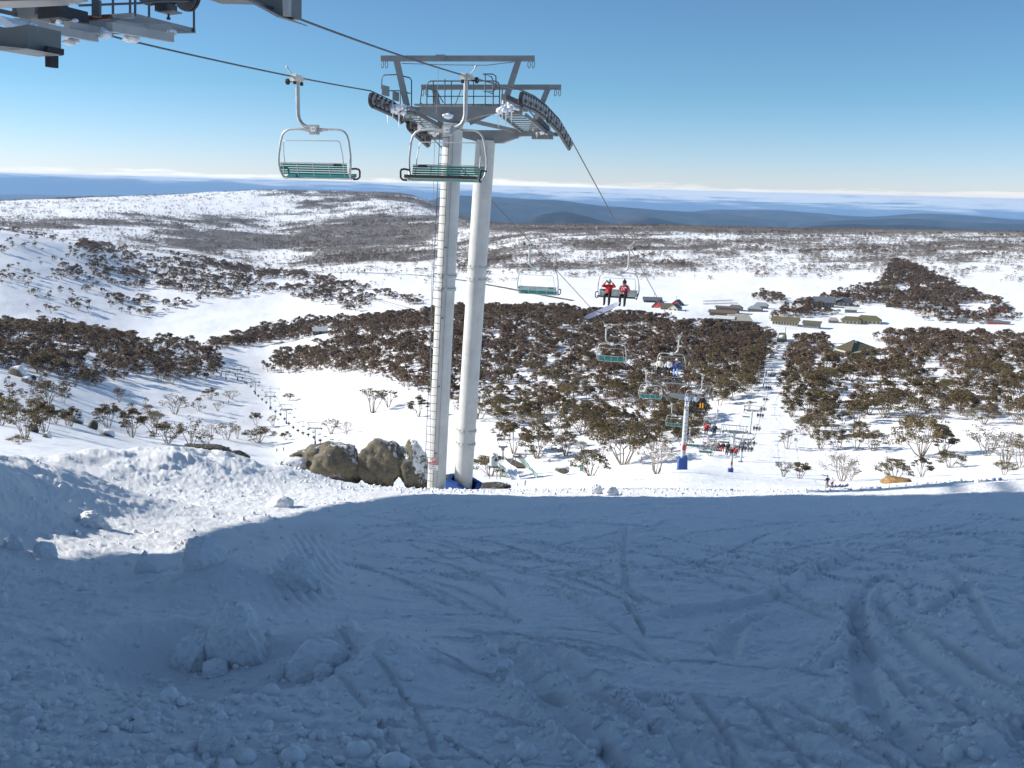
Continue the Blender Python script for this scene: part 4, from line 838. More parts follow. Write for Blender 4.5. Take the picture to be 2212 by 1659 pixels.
def body_mesh(pose, sub):
    if (pose, sub) in BODY: return BODY[(pose, sub)]
    Q = J[pose]; names = list(RAD); me = bpy.data.meshes.new('skel'); vs = [Q[n] for n in names]
    top = Vector(Q['head']) + Vector((0, .0, .075)); vs.append(tuple(top)); es = [(names.index(a), names.index(b)) for a, b, _ in BONES] + [(names.index('head'), len(names))]
    me.from_pydata(vs, es, []); ob = bpy.data.objects.new('skel', me); COL.objects.link(ob)
    ob.modifiers.new('skin', 'SKIN'); 
    for i, n in enumerate(names + ['top']):
        sv = me.skin_vertices[0].data[i]; sv.radius = RAD.get(n, (.085, .09)); sv.use_root = n == 'pelvis'
    sd = ob.modifiers.new('sub', 'SUBSURF'); sd.levels = sub; sd.render_levels = sub
    dg = bpy.context.evaluated_depsgraph_get(); m2 = bpy.data.meshes.new_from_object(ob.evaluated_get(dg)); bpy.data.objects.remove(ob)
    mb = MB(); mb.v = [v.co.copy() for v in m2.vertices]; mb.f = [tuple(p.vertices) for p in m2.polygons]; bpy.data.meshes.remove(m2)
    seg = [(Vector(Q[a]), Vector(Q[b]), {'J': 0, 'P': 1, 'B': 2, 'S': 3}[r]) for a, b, r in BONES] + [(Vector(Q['head']), top, 3)]
    for f in mb.f:
        c = sum((mb.v[i] for i in f), Vector()) / len(f); best = None
        for a, b, r in seg:
            ab = b - a; t = max(0, min(1, (c - a).dot(ab) / ab.length_squared)); d = (c - a - ab * t).length
            if best is None or d < best[0]: best = (d, r)
        mb.mi.append(best[1]); mb.sm.append(True)
    if sub > 0:
        for h, e, s in (('hal', 'ell', 1), ('har', 'elr', -1)):      # gloved hands: palm, four unequal bent fingers, thumb
            H = Vector(Q[h]); d = (H - Vector(Q[e])).normalized(); w = d.cross(Vector((0, 0, 1))).normalized(); dn = w.cross(d) * -1
            mb.box(H + d * .045, (.085, .09, .035), (w, d, dn), 2)
            for k, ln in enumerate((.062, .072, .068, .05)):
                a = H + d * .08 + w * (-.032 + .021 * k); mb.tube([a, a + d * ln * .6 + dn * -.008, a + d * ln + dn * -.032], [.011, .010, .008], 6, 2)
            a = H + d * .02 + w * .04 * s; mb.tube([a, a + d * .035 + w * .028 * s, a + d * .06 + w * .022 * s - dn * .012], [.013, .012, .009], 6, 2)
        hd = Vector(Q['head']); mb.blob(hd + Vector((0, .108, -.012)), .018, 1, 0, 0, (.8, 1, 1.3), 3)            # nose
        for s in (-1, 1): mb.blob(hd + Vector((s * .096, .0, -.005)), .022, 1, 0, 0, (.5, .8, 1.3), 3)            # ears
        mb.tube([hd + Vector((-.03, .094, -.055)), hd + Vector((0, .1, -.057)), hd + Vector((.03, .094, -.055))], .006, 5, 2)   # mouth
    BODY[(pose, sub)] = (mb, Vector(Q['head'])); return BODY[(pose, sub)]
def person(label, loc, rz, pose, jacket, pants, hat='beanie', hatc=(.03, .03, .03), glove=(.02, .02, .025), sub=1, group=None, off=(0, 0, 0), scale=1.0, goggles=True, pompom=False):
    mb, hd = body_mesh(pose, sub)
    o = mesh_obj('person', mb.mesh('person', [jacket if not isinstance(jacket, tuple) else cloth(jacket), cloth(pants), cloth(glove), skin_m], Vector(off) * -1))
    o.location = loc; o.rotation_euler = (0, 0, rz); o.scale = (scale,) * 3; tag(o, label, 'person', group); hd = hd + Vector(off)
    if hat:
        c = cloth(hatc); b = MB()
        ring = [(hd + Vector((math.cos(a) * .112 * r_, math.sin(a) * .118 * r_, z))) for r_, z in ((1, .03), (1.02, .07), (.93, .12), (.72, .165), (.4, .19), (.05, .197)) for a in np.linspace(0, 2 * math.pi, 13)[:-1]]
        b.add(ring, [(r * 12 + k, r * 12 + (k + 1) % 12, (r + 1) * 12 + (k + 1) % 12, (r + 1) * 12 + k) for r in range(5) for k in range(12)], 0, True)
        if pompom: b.blob(hd + Vector((0, 0, .215)), .04, 1, .3, 2)
        b.build('helmet' if hat == 'helmet' else 'beanie', c, o)
        if goggles and sub > 0:
            g = MB().tube([hd + Vector((math.sin(a) * .108, math.cos(a) * .112, .02)) for a in np.linspace(-1.0, 1.0, 9)], .026, 6); g.build('goggles', black, o)
    return o
def riders(Y, specs, sub=1, group=None):
    loc = Vector((line_x(Y, 1), Y, rope_z(Y, 1) - .02)); rz = sun_angle(1)
    for label, x, pose, jk, pt, hat, hc in specs: person(label, loc, rz, pose, jk, pt, hat, hc, off=(.5 + x / CS, 0, 0), scale=CS, sub=sub, group=group, pompom=(hat == 'pompom'))
BLK = (.018, .018, .022)
knit = knit_material()
riders(49.7, [('rider in plain red jacket raising both hands to a white helmet', .46, 'hands_up', (.55, .025, .03), BLK, 'helmet', (.65, .62, .62)), ('rider in red and white patterned jumper and dark beanie with arms folded', -.32, 'folded', knit, BLK, 'pompom', (.025, .02, .02))], 1)
riders(72.0, [('rider in cream jacket and white helmet, left of the trio', .79, 'sit', (.62, .60, .50), BLK, 'helmet', (.7, .7, .68)), ('rider in white jacket with dark hair, middle of the trio', .16, 'sit_turn', (.70, .70, .72), BLK, 'beanie', (.05, .02, .02)),
              ('rider in navy jacket and pale blue trousers leaning on the middle rider', -.42, 'arm_out', (.06, .08, .22), (.30, .42, .75), 'helmet', (.6, .62, .68))], 1)
riders(92.0, [('rider in pale blue and white beside the tower head', .75, 'sit', (.40, .52, .66), (.70, .70, .70), 'helmet', (.12, .16, .2)), ('rider in light grey jacket and black trousers, middle seat', .02, 'sit_turn', (.42, .46, .48), BLK, 'beanie', (.03, .02, .02)),
              ('rider in black jacket and bright orange trousers', -.6, 'sit', BLK, (.80, .30, .01), 'beanie', (.04, .03, .03))], 1)
riders(113.0, [('rider in bright red jacket holding out an arm', .64, 'arm_out', (.55, .02, .03), (.03, .03, .05), 'beanie', (.3, .02, .02)), ('rider in navy jacket next to the bright red one', -.28, 'sit', (.02, .03, .07), (.02, .03, .07), 'beanie', (.02, .02, .04))], 0)
riders(134.0, [('rider in grey with red trousers, left seat', .75, 'sit', (.18, .17, .17), (.3, .03, .03), 'beanie', (.3, .25, .2)), ('rider in black jacket and bright red trousers, middle seat', .05, 'sit_turn', BLK, (.6, .02, .03), 'beanie', BLK), ('rider all in black, right seat beside red trousers', -.62, 'sit', BLK, BLK, 'beanie', BLK)], 0)
riders(155.0, [('rider in grey jacket at the left of the far trio', .8, 'sit', (.3, .3, .3), BLK, 'beanie', (.3, .25, .2)), ('rider in maroon jacket in the middle of the far trio', .1, 'sit', (.12, .02, .02), BLK, 'beanie', BLK), ('rider in scarlet jacket at the right of the far trio', -.6, 'sit_turn', (.6, .02, .02), BLK, 'beanie', BLK)], 0)
rp = random.Random(3)
for k, Y in enumerate([176.0] + [197 + 21.0 * k for k in range(15)]):
    for x in ((.75, .05, -.6) if rp.random() < .75 else (.5, -.3)):
        cn, cc = rp.choice([('black', BLK), ('charcoal', (.05, .05, .07)), ('maroon', (.10, .03, .03)), ('navy', (.04, .06, .12)), ('grey', (.2, .2, .2))])
        riders(Y, [('small rider in %s, %s seat of the %s chair on the uphill rope' % (cn, 'left' if x > .4 else 'right' if x < -.2 else 'middle', (['eighth'] + ORD)[k]), x, rp.choice(['sit', 'sit_turn', 'folded']), cc, BLK, 'beanie', BLK)], 0, 'riders far down the lift line')
# snowboard hanging off the foot of the patterned rider
def board(name, label, cat, p, q, w, m, up=(0, -.35, 1), th=.012):
    p, q = Vector(p), Vector(q); t = (q - p).normalized(); sd = t.cross(Vector(up)).normalized(); u = sd.cross(t); n = 12; v = []
    Ln = (q - p).length
    for k in range(n + 1):
        s = k / n; ww = w / 2 * (1 - abs(2 * s - 1) ** 6) ** .5 * (1 - .12 * math.sin(math.pi * s)) + .002; c = p + t * Ln * s + u * (.09 * max(0, abs(2 * s - 1) - .72) / .28)
        v += [c - sd * ww, c + sd * ww, c + sd * ww + u * th, c - sd * ww + u * th]
    f = [(0, 1, 2, 3), (4 * n + 3, 4 * n + 2, 4 * n + 1, 4 * n)] + [(4 * k + a, 4 * k + (a + 1) % 4, 4 * k + 4 + (a + 1) % 4, 4 * k + 4 + a) for k in range(n) for a in range(4)]
    o = MB().add(v, f).build(name, m, None, origin=p, loc=p); return tag(o, label, cat)
lav = mat('pale_lavender_base', (.50, .50, .60), .35, 0, .08, 3)
board('snowboard', 'pale lavender snowboard hanging diagonally below the patterned rider', 'snowboard', at(1339, 655, 49.2), at(1262, 688, 49.0), .27, lav, up=(.2, -.75, .6))
ski_m = mat('ski_topsheet', (.08, .08, .1), .4, 0, .3, 5)
def rider_skis(Y, x, label):
    rz = sun_angle(1); c, s = math.cos(rz), math.sin(rz); L0 = Vector((line_x(Y, 1), Y, rope_z(Y, 1) - .02))
    for k in (-.13, .13):
        w = lambda a, b, z: L0 + Vector((a * c - b * s, a * s + b * c, z))
        board('ski', label % ('right' if k < 0 else 'left'), 'ski', w(.5 + x + k, 0.0, -3.12), w(.5 + x + k, 1.55, -3.2), .085, ski_m, up=(0, 0, 1), th=.02)['group'] = 'skis worn by lift riders'
rider_skis(49.7, .46, 'narrow dark %s ski under the boots of the plain red rider')
for x, wh in ((.79, 'cream'), (.16, 'white'), (-.42, 'navy')): rider_skis(72.0, x, 'narrow dark %%s ski under the boots of the %s jacket rider' % wh)
# ------------------------------------------------------------------ the lift's other towers
conc = mat('tower_steel', (.50, .51, .51), .5, .1, .1, 1.0)
def line_tower(Y, px, by, ay, label, big):
    base = at(px, by, Y); head = Vector((line_x(Y, 0) , Y + .5, pz(px + 5, ay, Y))); base.x = head.x + (base.x - at(px + 4, by, Y).x) ; base.z -= .3
    t = thing('lift_tower', label, 'lift tower', base, 0, 'single pole towers of the chairlift'); o = base.copy()
    r = .27 if big else .25
    po = MB().tube([base, head], [r, r * .9], 18).build('pole', conc, t, origin=o)
    ax = (head - base).normalized(); Hh = (head - base).length
    if big:
        for k in range(int(Hh / .45)): c = base + ax * (1.2 + .45 * k); MB().bar(c - ax.cross(Vector((0, 1, 0))) * .22 - Vector((0, r + .06, 0)), c + ax.cross(Vector((0, 1, 0))) * .22 - Vector((0, r + .06, 0)), .03, .03).build('rung', galv_dark, po, origin=o)
    c = base + ax * .75
    MB().hexa([c + Vector(v) for v in ((-.52, -.52, -1.2), (.52, -.52, -1.2), (.52, .52, -1.2), (-.52, .52, -1.2), (-.46, -.46, .7), (.42, -.48, .9), (.42, .42, .9), (-.46, .46, .7))]).build('foot_pad', blue_pad, t, origin=o)
    MB().prism([head + Vd * a + Vector((0, 0, b)) for a, b in ((-2.4, .12), (2.4, .12), (2.4, -.03), (.5, -.36), (-.5, -.36), (-2.4, -.03))], Ud * .28).build('crossarm', galv, t, origin=o)
    f = MB().bar(head + Vd * -2.6 + Vector((0, 0, 1.35)), head + Vd * 2.6 + Vector((0, 0, 1.35)), .11, .11).build('lifting_beam', galv, t, origin=o)
    for s in (-1, 1):
        MB().bar(head + Vd * 2.0 * s + Vector((0, 0, .1)), head + Vd * 2.4 * s + Vector((0, 0, 1.35)), .1, .1).build('beam_post', galv, t, origin=o)
        side = 1 if s > 0 else -1; ys = np.linspace(Y - 1.6, Y + 1.9, 8); cs = [Vector((line_x(y, side), y, rope_z(y, side) - .245)) for y in ys]
        to = MB().tube([q + Vector((0, 0, -.15)) for q in cs], .08, 6).build('sheave_train', galv_dark, t, origin=o)
        for q in cs: mesh_obj('sheave', wheel_me, to, q - o)
        MB().bar(head + Vd * 2.4 * s + Vector((0, 0, .12)), Vector((line_x(Y, side), Y, rope_z(Y, side) - .4)), .14, .14).build('hanger_arm', galv, t, origin=o)
    if big:
        pl = MB().box(head + Vector((0, 0, .2)), (3.6, .9, .05), (Vd, Ud, Vector((0, 0, 1)))).build('work_platform', galv, t, origin=o)
        for a in np.linspace(-1.7, 1.7, 6): MB().tube([head + Vd * a + Vector((0, 0, .2)), head + Vd * a + Vector((0, 0, 1.25))], .025, 5).build('rail_post', galv_dark, pl, origin=o)
        MB().tube([head + Vd * -1.7 + Vector((0, 0, 1.25)), head + Vd * 1.7 + Vector((0, 0, 1.25))], .025, 5).build('handrail', galv_dark, pl, origin=o)
        MB().box(base + ax * 2.6 - Vector((0, r + .06, 0)), (.4, .02, .6)).build('warning_plate', red_paint, t, origin=o)
labs = ['pale single pole lift tower on a blue padded foot, nearest after the double tower', 'slim lift tower on a blue foot with loaded chairs left of its head', 'short lift tower just right of the slim one', 'lift tower halfway up the cleared run through the trees', 'lift tower high on the cleared run beside the dark trees', 'lift tower just in front of the dark olive bottom station']
for k, ((Y, px, by, ay), lb) in enumerate(zip(LIFT_TOWERS, labs)): line_tower(Y, px, by, ay, lb, k < 2)
# ------------------------------------------------------------------ snow gums
def leaf_material(name, c0, c1, c2):
    m = bpy.data.materials.new(name); m.use_nodes = True; t = m.node_tree; b = t.nodes['Principled BSDF']; b.inputs['Roughness'].default_value = .55; b.inputs['Specular IOR Level'].default_value = .35
    oi = N(t, 'ShaderNodeObjectInfo'); tc = N(t, 'ShaderNodeTexCoord'); n = N(t, 'ShaderNodeTexNoise', i_Scale=1.3, i_Detail=3.0); L(t, tc.outputs['Object'], n.inputs['Vector'])
    r = N(t, 'ShaderNodeValToRGB'); r.color_ramp.elements[0].color = (*c0, 1); r.color_ramp.elements[1].color = (*c2, 1); q = r.color_ramp.elements.new(.5); q.color = (*c1, 1)
    f = M('ADD', M('MULTIPLY', oi.outputs['Random'], .55, nt=t), M('MULTIPLY', n.outputs['Fac'], .5, nt=t), nt=t); L(t, f, r.inputs['Fac']); L(t, r.outputs[0], b.inputs['Base Color'])
    tl = N(t, 'ShaderNodeBsdfTranslucent'); mx = N(t, 'ShaderNodeMixShader', i_Fac=.38); L(t, r.outputs[0], tl.inputs['Color']); L(t, b.outputs[0], mx.inputs[1]); L(t, tl.outputs[0], mx.inputs[2]); L(t, mx.outputs[0], t.nodes['Material Output'].inputs['Surface']); return m
leaf_near = leaf_material('gum_leaves', (.095, .068, .034), (.145, .106, .048), (.20, .155, .066))
leaf_wood = leaf_material('gum_leaves_dark', (.095, .062, .036), (.15, .096, .056), (.21, .145, .085))
leaf_grey = leaf_material('scrub_twigs', (.14, .112, .09), (.21, .175, .145), (.30, .26, .22))
bark = mat('gum_bark', (.25, .205, .16), .8, 0, .35, 1.2); bark_pale = mat('pale_dead_wood', (.38, .33, .28), .8, 0, .3, 1.2); bark_dark = mat('dark_gum_bark', (.19, .15, .12), .8, 0, .3, 1.2)  # last one is a darker brown bark tone
def tree_mesh(seed, H, spread, stems, twigs, nleaf, ls, sides, crown_low=.5, leafm=leaf_near, barkm=bark, r0=.13, clus=.17, lean=(0, 0)):
    rg = random.Random(seed); nr = np.random.RandomState(seed); tb = MB(); ends = []
    def dome(rr): return H * (1 - .58 * rr ** 2.2)
    for i in range(stems):
        a = 2 * math.pi * (i + rg.uniform(-.35, .35)) / stems; rr = rg.uniform(.25, .98)
        mid = Vector((math.cos(a) * spread * rr * .5 + lean[0] * .4, math.sin(a) * spread * rr * .5 + lean[1] * .4, H * rg.uniform(.30, .48) * (1 - .3 * rr)))
        b0 = Vector((math.cos(a) * .12 * spread * .25, math.sin(a) * .12 * spread * .25, -.35)); k1 = b0.lerp(mid, .5) + Vector((rg.uniform(-.2, .2), rg.uniform(-.2, .2), -.05 * H))
        tb.tube([b0, k1, mid], [r0, r0 * .8, r0 * .62], sides, cap=False)
        for j in range(rg.choice((2, 3)) if twigs else 1):
            a2 = a + rg.uniform(-.75, .75); r2 = min(1.05, max(.12, rr + rg.uniform(-.35, .3)))
            e = Vector((math.cos(a2) * spread * r2 + lean[0], math.sin(a2) * spread * r2 + lean[1], dome(r2) * rg.uniform(.84, .98)))
            k2 = mid.lerp(e, .5) + Vector((rg.uniform(-.2, .2), rg.uniform(-.2, .2), rg.uniform(-.25, .1)))
            tb.tube([mid, k2, e], [r0 * .55, r0 * .4, r0 * .16], max(3, sides - 1), cap=False); ends.append((e, 1.0))
            if rg.random() < .7: ends.append((k2.lerp(e, rg.uniform(.2, .75)) + Vector((0, 0, .1)), rg.uniform(.4, .75)))
            for q in range(twigs):
                s = k2.lerp(e, rg.uniform(.1, .7)); a3 = a2 + rg.uniform(-1.5, 1.5); e2 = s + Vector((math.cos(a3) * spread * rg.uniform(.15, .34), math.sin(a3) * spread * rg.uniform(.15, .34), H * rg.uniform(.05, .2)))
                tb.tube([s, s.lerp(e2, .5) + Vector((0, 0, -.06)), e2], [r0 * .26, r0 * .18, r0 * .08], 3, cap=False); ends.append((e2, rg.uniform(.55, .9)))
    tm = tb.mesh('trunk', barkm)
    if nleaf <= 0: return tm, None
    V, F = [], []; per = max(3, nleaf // max(1, len(ends))); o = 0
    for e, w in ends:
        n = int(per * w * 1.3) + 1; rc = clus * spread * (.7 + .6 * w)
        d = nr.randn(n, 3); d /= np.linalg.norm(d, axis=1)[:, None]; d[:, 2] = np.abs(d[:, 2]) * .9 - .18; rad = rc * nr.uniform(.45, 1.0, n) ** .6
        c = np.array(e) + d * rad[:, None] * np.array((1.1, 1.1, .72))
        nn = d * .9 + np.array((0, 0, .55)) + nr.randn(n, 3) * .55; nn /= np.linalg.norm(nn, axis=1)[:, None]
        t1 = np.cross(nn, nr.randn(n, 3)); t1 /= np.linalg.norm(t1, axis=1)[:, None] + 1e-9; t2 = np.cross(nn, t1)
        s = ls * nr.uniform(.6, 1.35, n)[:, None]
        q = np.stack([c - t1 * s * .5 - t2 * s * .22, c + t1 * s * .12 - t2 * s * .5, c + t1 * s * .55 + t2 * s * .1, c - t1 * s * .05 + t2 * s * .48], 1).reshape(-1, 3)
        V.append(q); F.append(np.arange(o, o + 4 * n).reshape(n, 4)); o += 4 * n
    V = np.concatenate(V); F = np.concatenate(F)
    me = bpy.data.meshes.new('crown'); me.from_pydata(V.tolist(), [], F.tolist()); me.materials.append(leafm); me.update()
    return tm, me
H0 = 7.0
NEAR_T = [tree_mesh(s, H0, sp, st, 3, 2400, .29, 5, leafm=leaf_near, clus=.16) for s, sp, st in ((1, 3.6, 6), (2, 4.3, 7), (3, 3.2, 5), (4, 5.0, 7), (5, 3.9, 5))]
THIN_T = [tree_mesh(s, H0, sp, st, 3, 850, .27, 5, leafm=leaf_near, clus=.13) for s, sp, st in ((11, 3.8, 6), (12, 4.4, 6), (13, 3.4, 5))]
BARE_T = [tree_mesh(s, H0, sp, st, 6, 60, .22, 4, leafm=leaf_grey, barkm=bark_pale, clus=.1) for s, sp, st in ((21, 3.6, 8), (22, 4.4, 9))]
WOOD_T = [tree_mesh(s, H0, sp, st, 2, 1150, .38, 3, leafm=leaf_wood, barkm=bark_dark, r0=.15, clus=.18) for s, sp, st in ((31, 4.4, 5), (32, 4.0, 4), (33, 4.9, 5), (34, 3.6, 4))]
SPARSE_T = [tree_mesh(s, H0, sp, st, 2, 520, .38, 3, leafm=leaf_wood, barkm=bark, r0=.14, clus=.15) for s, sp, st in ((41, 4.2, 6), (42, 3.6, 5))]
SCRUB_T = [tree_mesh(s, H0, sp, st, 0, nl, .95, 3, leafm=leaf_grey, barkm=bark_pale, r0=.16, clus=.30) for s, sp, st, nl in ((51, 4.2, 7, 44), (52, 3.6, 6, 60), (53, 5.0, 7, 30))]
SCRUBD_T = [tree_mesh(s, H0, sp, st, 0, 70, .95, 3, leafm=leaf_wood, barkm=bark_dark, r0=.16, clus=.30) for s, sp, st in ((61, 4.2, 5), (62, 4.8, 6))]
TREES_G = 'snow gums scattered over the slopes'
def tree(pair, loc, h, label, group, rz, w=1.0, cat='tree', name='snow_gum'):
    t = thing(name, label, cat, loc, rz, group); s = h / H0; t.scale = (s * w, s * w, s)
    mesh_obj('trunk', pair[0], t)
    if pair[1]: mesh_obj('crown', pair[1], t)
    return t
def pxm(p): return p.y * 1.0 / FPX      # metres per survey pixel at a point
rt = random.Random(12)
HAND = [  # base column, base row, height in survey px, kind, width factor, label
 (1275, 1028, 62, 'N0', 1.0, 'olive crowned snow gum right behind the green and blue piste sign'), (1345, 1004, 105, 'N3', .85, 'big broad snow gum with dense brown crown left of the blue footed tower'), (1418, 1024, 78, 'B0', .95, 'nearly leafless pale shrubby gum standing just left of the blue footed tower'),
 (1160, 990, 66, 'N1', 1.0, 'wide flat crowned gum behind the wooden ski ramp'), (1108, 980, 72, 'N2', .9, 'upright snow gum above the hut at the ramp'), (1222, 985, 52, 'T0', 1.0, 'open branched gum between ramp and piste sign'), (1060, 1028, 52, 'N1', 1.1, 'bushy gum squeezed between tower pole and ramp hut'), (1190, 940, 62, 'T1', 1.0, 'thin multi stemmed gum on the snow bank above the ramp'),
 (1480, 968, 52, 'N4', 1.0, 'brown crowned gum right behind the blue footed tower pole'), (1535, 985, 40, 'T2', 1.1, 'small straggly gum under the riders in red'), (1700, 970, 46, 'T2', .8, 'lanky gum at the right edge of the cleared lift run'), (1772, 970, 46, 'N0', .9, 'leftmost of the row of mushroom shaped gums'), (1812, 972, 48, 'N2', .9, 'second mushroom shaped gum in the row, with a joined crown'), (1850, 972, 46, 'N4', .8, 'third mushroom shaped gum in the row'), (1885, 974, 50, 'N1', .85, 'rightmost and widest mushroom shaped gum in the row'),
 (1992, 985, 92, 'N3', .8, 'tallest leaning gum on the right slope with bare lower stems'), (2036, 985, 60, 'N2', 1.0, 'dense round gum just right of the tallest leaning gum'), (1692, 1030, 36, 'T0', 1.1, 'low spreading gum left of the two standing skiers'), (1726, 1034, 40, 'N4', 1.0, 'low brown gum joined to its spreading neighbour near the skiers'), (1818, 1040, 66, 'B1', 1.0, 'sprawling near leafless gum right behind the two standing skiers'), (1838, 1038, 34, 'T1', .9, 'small leafy shrub at the foot of the sprawling bare gum'),
 (1932, 1036, 48, 'N0', 1.2, 'umbrella shaped gum over the orange rock'), (1990, 1030, 46, 'N2', .9, 'round headed small gum right of the orange rock'), (2050, 1010, 40, 'N1', 1.1, 'compact gum high on the right bank'), (2172, 1000, 74, 'B0', .9, 'pale stemmed thin gum at the right picture edge'), (2130, 985, 66, 'T1', 1.0, 'tall sparse gum left of the pale stemmed thin gum'), (2168, 1027, 34, 'N3', .9, 'dark low gum peeping over the right shadow edge'), (2205, 1010, 66, 'T2', 1.0, 'sparse gum cut by the right picture edge'),
 (55, 950, 65, 'T0', 1.0, 'thin gum on the rocky slope at the left picture edge'), (20, 915, 50, 'T0', 1.0, 'dark gum cut by the left picture edge above the rocks'), (120, 915, 33, 'N0', 1.0, 'small dark gum among the snowy boulders on the left'), (40, 960, 21, 'N3', 1.3, 'dark hummock shrub just above the shaded snow bank'), (105, 872, 50, 'T1', 1.0, 'open gum on the left slope beside snow covered rocks'), (160, 905, 28, 'T2', 1.0, 'small round gum below the open gum on the left'), (235, 925, 55, 'N4', .95, 'dark gum left of the valley run'), (285, 945, 67, 'N2', .9, 'tall dark gum behind the lit snow mound'), (335, 938, 55, 'T0', .9, 'airy tall gum behind the top of the snow mound'), (362, 958, 50, 'N1', .9, 'tangled gum behind the right shoulder of the snow mound'), (378, 895, 47, 'T1', .9, 'arched open gum on the snow left of the valley chairlift'),
 (412, 960, 60, 'T1', .85, 'gum with clear stems above the dark rock slab'), (445, 968, 36, 'T2', 1.0, 'low gum just right of the gum with clear stems'), (492, 950, 43, 'T1', .9, 'flat topped gum with slender fan of stems near the valley lift'), (513, 948, 30, 'B1', .6, 'pale bare sapling cluster beside the flat topped gum'), (560, 955, 36, 'N1', 1.2, 'wide domed gum with many stems below the valley lift'), (618, 951, 20, 'N2', 1.3, 'low leaning shrub on open snow left of the boulders'), (552, 918, 31, 'N4', .7, 'gum with round tufts beside the valley lift towers'), (590, 920, 26, 'T2', .9, 'scrubby gum touching the foot of a valley lift tower'), (715, 938, 36, 'T0', 1.1, 'fan shaped thin gum above the boulders'), (748, 938, 32, 'B0', .8, 'small bare tree right of the fan shaped gum'), (624, 866, 18, 'N3', .9, 'lone small gum on the open snow slope above the valley lift'), (470, 888, 21, 'B1', .9, 'bare little tree on the snow left of the valley lift'), (455, 862, 26, 'N1', 1.0, 'spreading gum below the dark wood on the left'), (500, 862, 21, 'T1', 1.2, 'gum with a long low branch beside the valley run'), (372, 830, 25, 'T1', 1.0, 'gum at the lower edge of the dark wood on the left'), (455, 946, 33, 'B0', .8, 'bare twiggy gum between the leafy ones behind the mound'),
 (805, 892, 60, 'T0', .9, 'straggling gum on the bank left of the tower poles'), (838, 880, 44, 'T2', 1.0, 'leafy shrub under the straggling gum'), (905, 900, 46, 'N2', .9, 'gum partly hidden by the near tower pole'), (1030, 905, 70, 'T1', 1.0, 'many stemmed gum just right of the far tower pole')]
KIND = {'N': NEAR_T, 'T': THIN_T, 'B': BARE_T}
for px, py, hp, kd, w, lb in HAND:
    p = pinground(px, py); tree(KIND[kd[0]][int(kd[1])], p, hp * pxm(p), lb, TREES_G, rt.uniform(0, 6.28), w * 1.18)
DENSE = [([(560, 802), (600, 775), (700, 748), (800, 722), (900, 697), (960, 682), (1040, 668), (1200, 672), (1300, 684), (1420, 694), (1560, 709), (1640, 720), (1664, 735), (1650, 790), (1630, 845), (1590, 885), (1530, 905), (1450, 945), (1400, 965), (1300, 968), (1200, 935), (1080, 905), (1030, 892), (900, 852), (800, 815), (700, 802), (620, 808)], .95, 'W'),
 ([(445, 748), (520, 728), (600, 704), (700, 692), (900, 684), (1000, 668), (960, 700), (850, 722), (760, 735), (690, 727), (600, 742), (500, 752), (470, 760)], .95, 'W'),
 ([(-200, 690), (0, 697), (100, 702), (200, 712), (300, 738), (420, 746), (470, 768), (475, 800), (450, 822), (380, 830), (300, 818), (200, 835), (100, 815), (0, 795), (-200, 800)], .92, 'W'),
 ([(130, 565), (180, 520), (300, 545), (420, 575), (520, 595), (575, 612), (620, 628), (520, 645), (430, 645), (350, 625), (250, 622), (150, 605)], .75, 'W'),
 ([(350, 525), (420, 540), (520, 575), (640, 590), (760, 612), (930, 655), (890, 660), (780, 630), (640, 606), (560, 604), (430, 572), (340, 545)], .7, 'W'),
 ([(215, 625), (330, 650), (460, 650), (420, 662), (300, 685), (240, 672)], .5, 'W'),
 ([(600, 622), (700, 612), (770, 625), (830, 660), (760, 674), (640, 645)], .75, 'W'),
 ([(0, 560), (120, 590), (200, 640), (190, 680), (100, 690), (60, 670), (0, 640)], .16, 'W'), ([(0, 490), (140, 510), (330, 560), (200, 640), (0, 560)], .13, 'W'),
 ([(1690, 762), (1720, 738), (1800, 738), (1860, 732), (2000, 730), (2212, 737), (2400, 737), (2400, 970), (2212, 935), (2050, 905), (1950, 925), (1800, 935), (1720, 925), (1690, 870), (1680, 800)], .9, 'W'),
 ([(1670, 694), (1690, 668), (1750, 652), (1830, 632), (1900, 612), (1930, 562), (1960, 572), (2050, 612), (2150, 652), (2205, 690), (2100, 702), (2000, 694), (1960, 672), (1880, 655), (1830, 676), (1700, 692)], .93, 'W'),
 ([(1610, 640), (1650, 634), (1690, 645), (1700, 655), (1640, 656)], .55, 'W'),
 ([(200, 872), (320, 862), (480, 885), (560, 925), (600, 945), (400, 955), (270, 940)], .10, 'S'), ([(-100, 830), (60, 820), (170, 850), (160, 940), (-100, 960)], .20, 'S'),
 ([(1080, 905), (1200, 935), (1300, 968), (1450, 945), (1600, 890), (1630, 850), (1640, 900), (1560, 960), (1450, 990), (1200, 985), (1080, 960)], .42, 'S'), ([(1680, 925), (1950, 925), (2212, 935), (2400, 970), (2212, 985), (2100, 965), (1700, 945)], .40, 'S')]
CLEAR = [[(1668, 812), (1662, 712), (1722, 712), (1716, 775), (1700, 800)],[(1655, 900), (1690, 745), (1712, 745), (1700, 800), (1695, 900), (1670, 990), (1600, 1000)], [(1785, 775), (1798, 736), (1920, 736), (1915, 775), (1850, 792)], [(1675, 705), (1675, 688), (1910, 680), (1910, 702)], [(690, 728), (660, 712), (715, 712), (720, 726)], [(1490, 700), (1500, 655), (1630, 655), (1630, 700)], [(1757, 668), (1757, 650), (1838, 650), (1852, 678), (1822, 678)], [(1640, 1000), (1480, 960), (1640, 880)], [(1905, 632), (1960, 612), (1965, 634)], [(2065, 674), (2072, 656), (2145, 656), (2140, 678)]]
ns = np.random.RandomState(77)
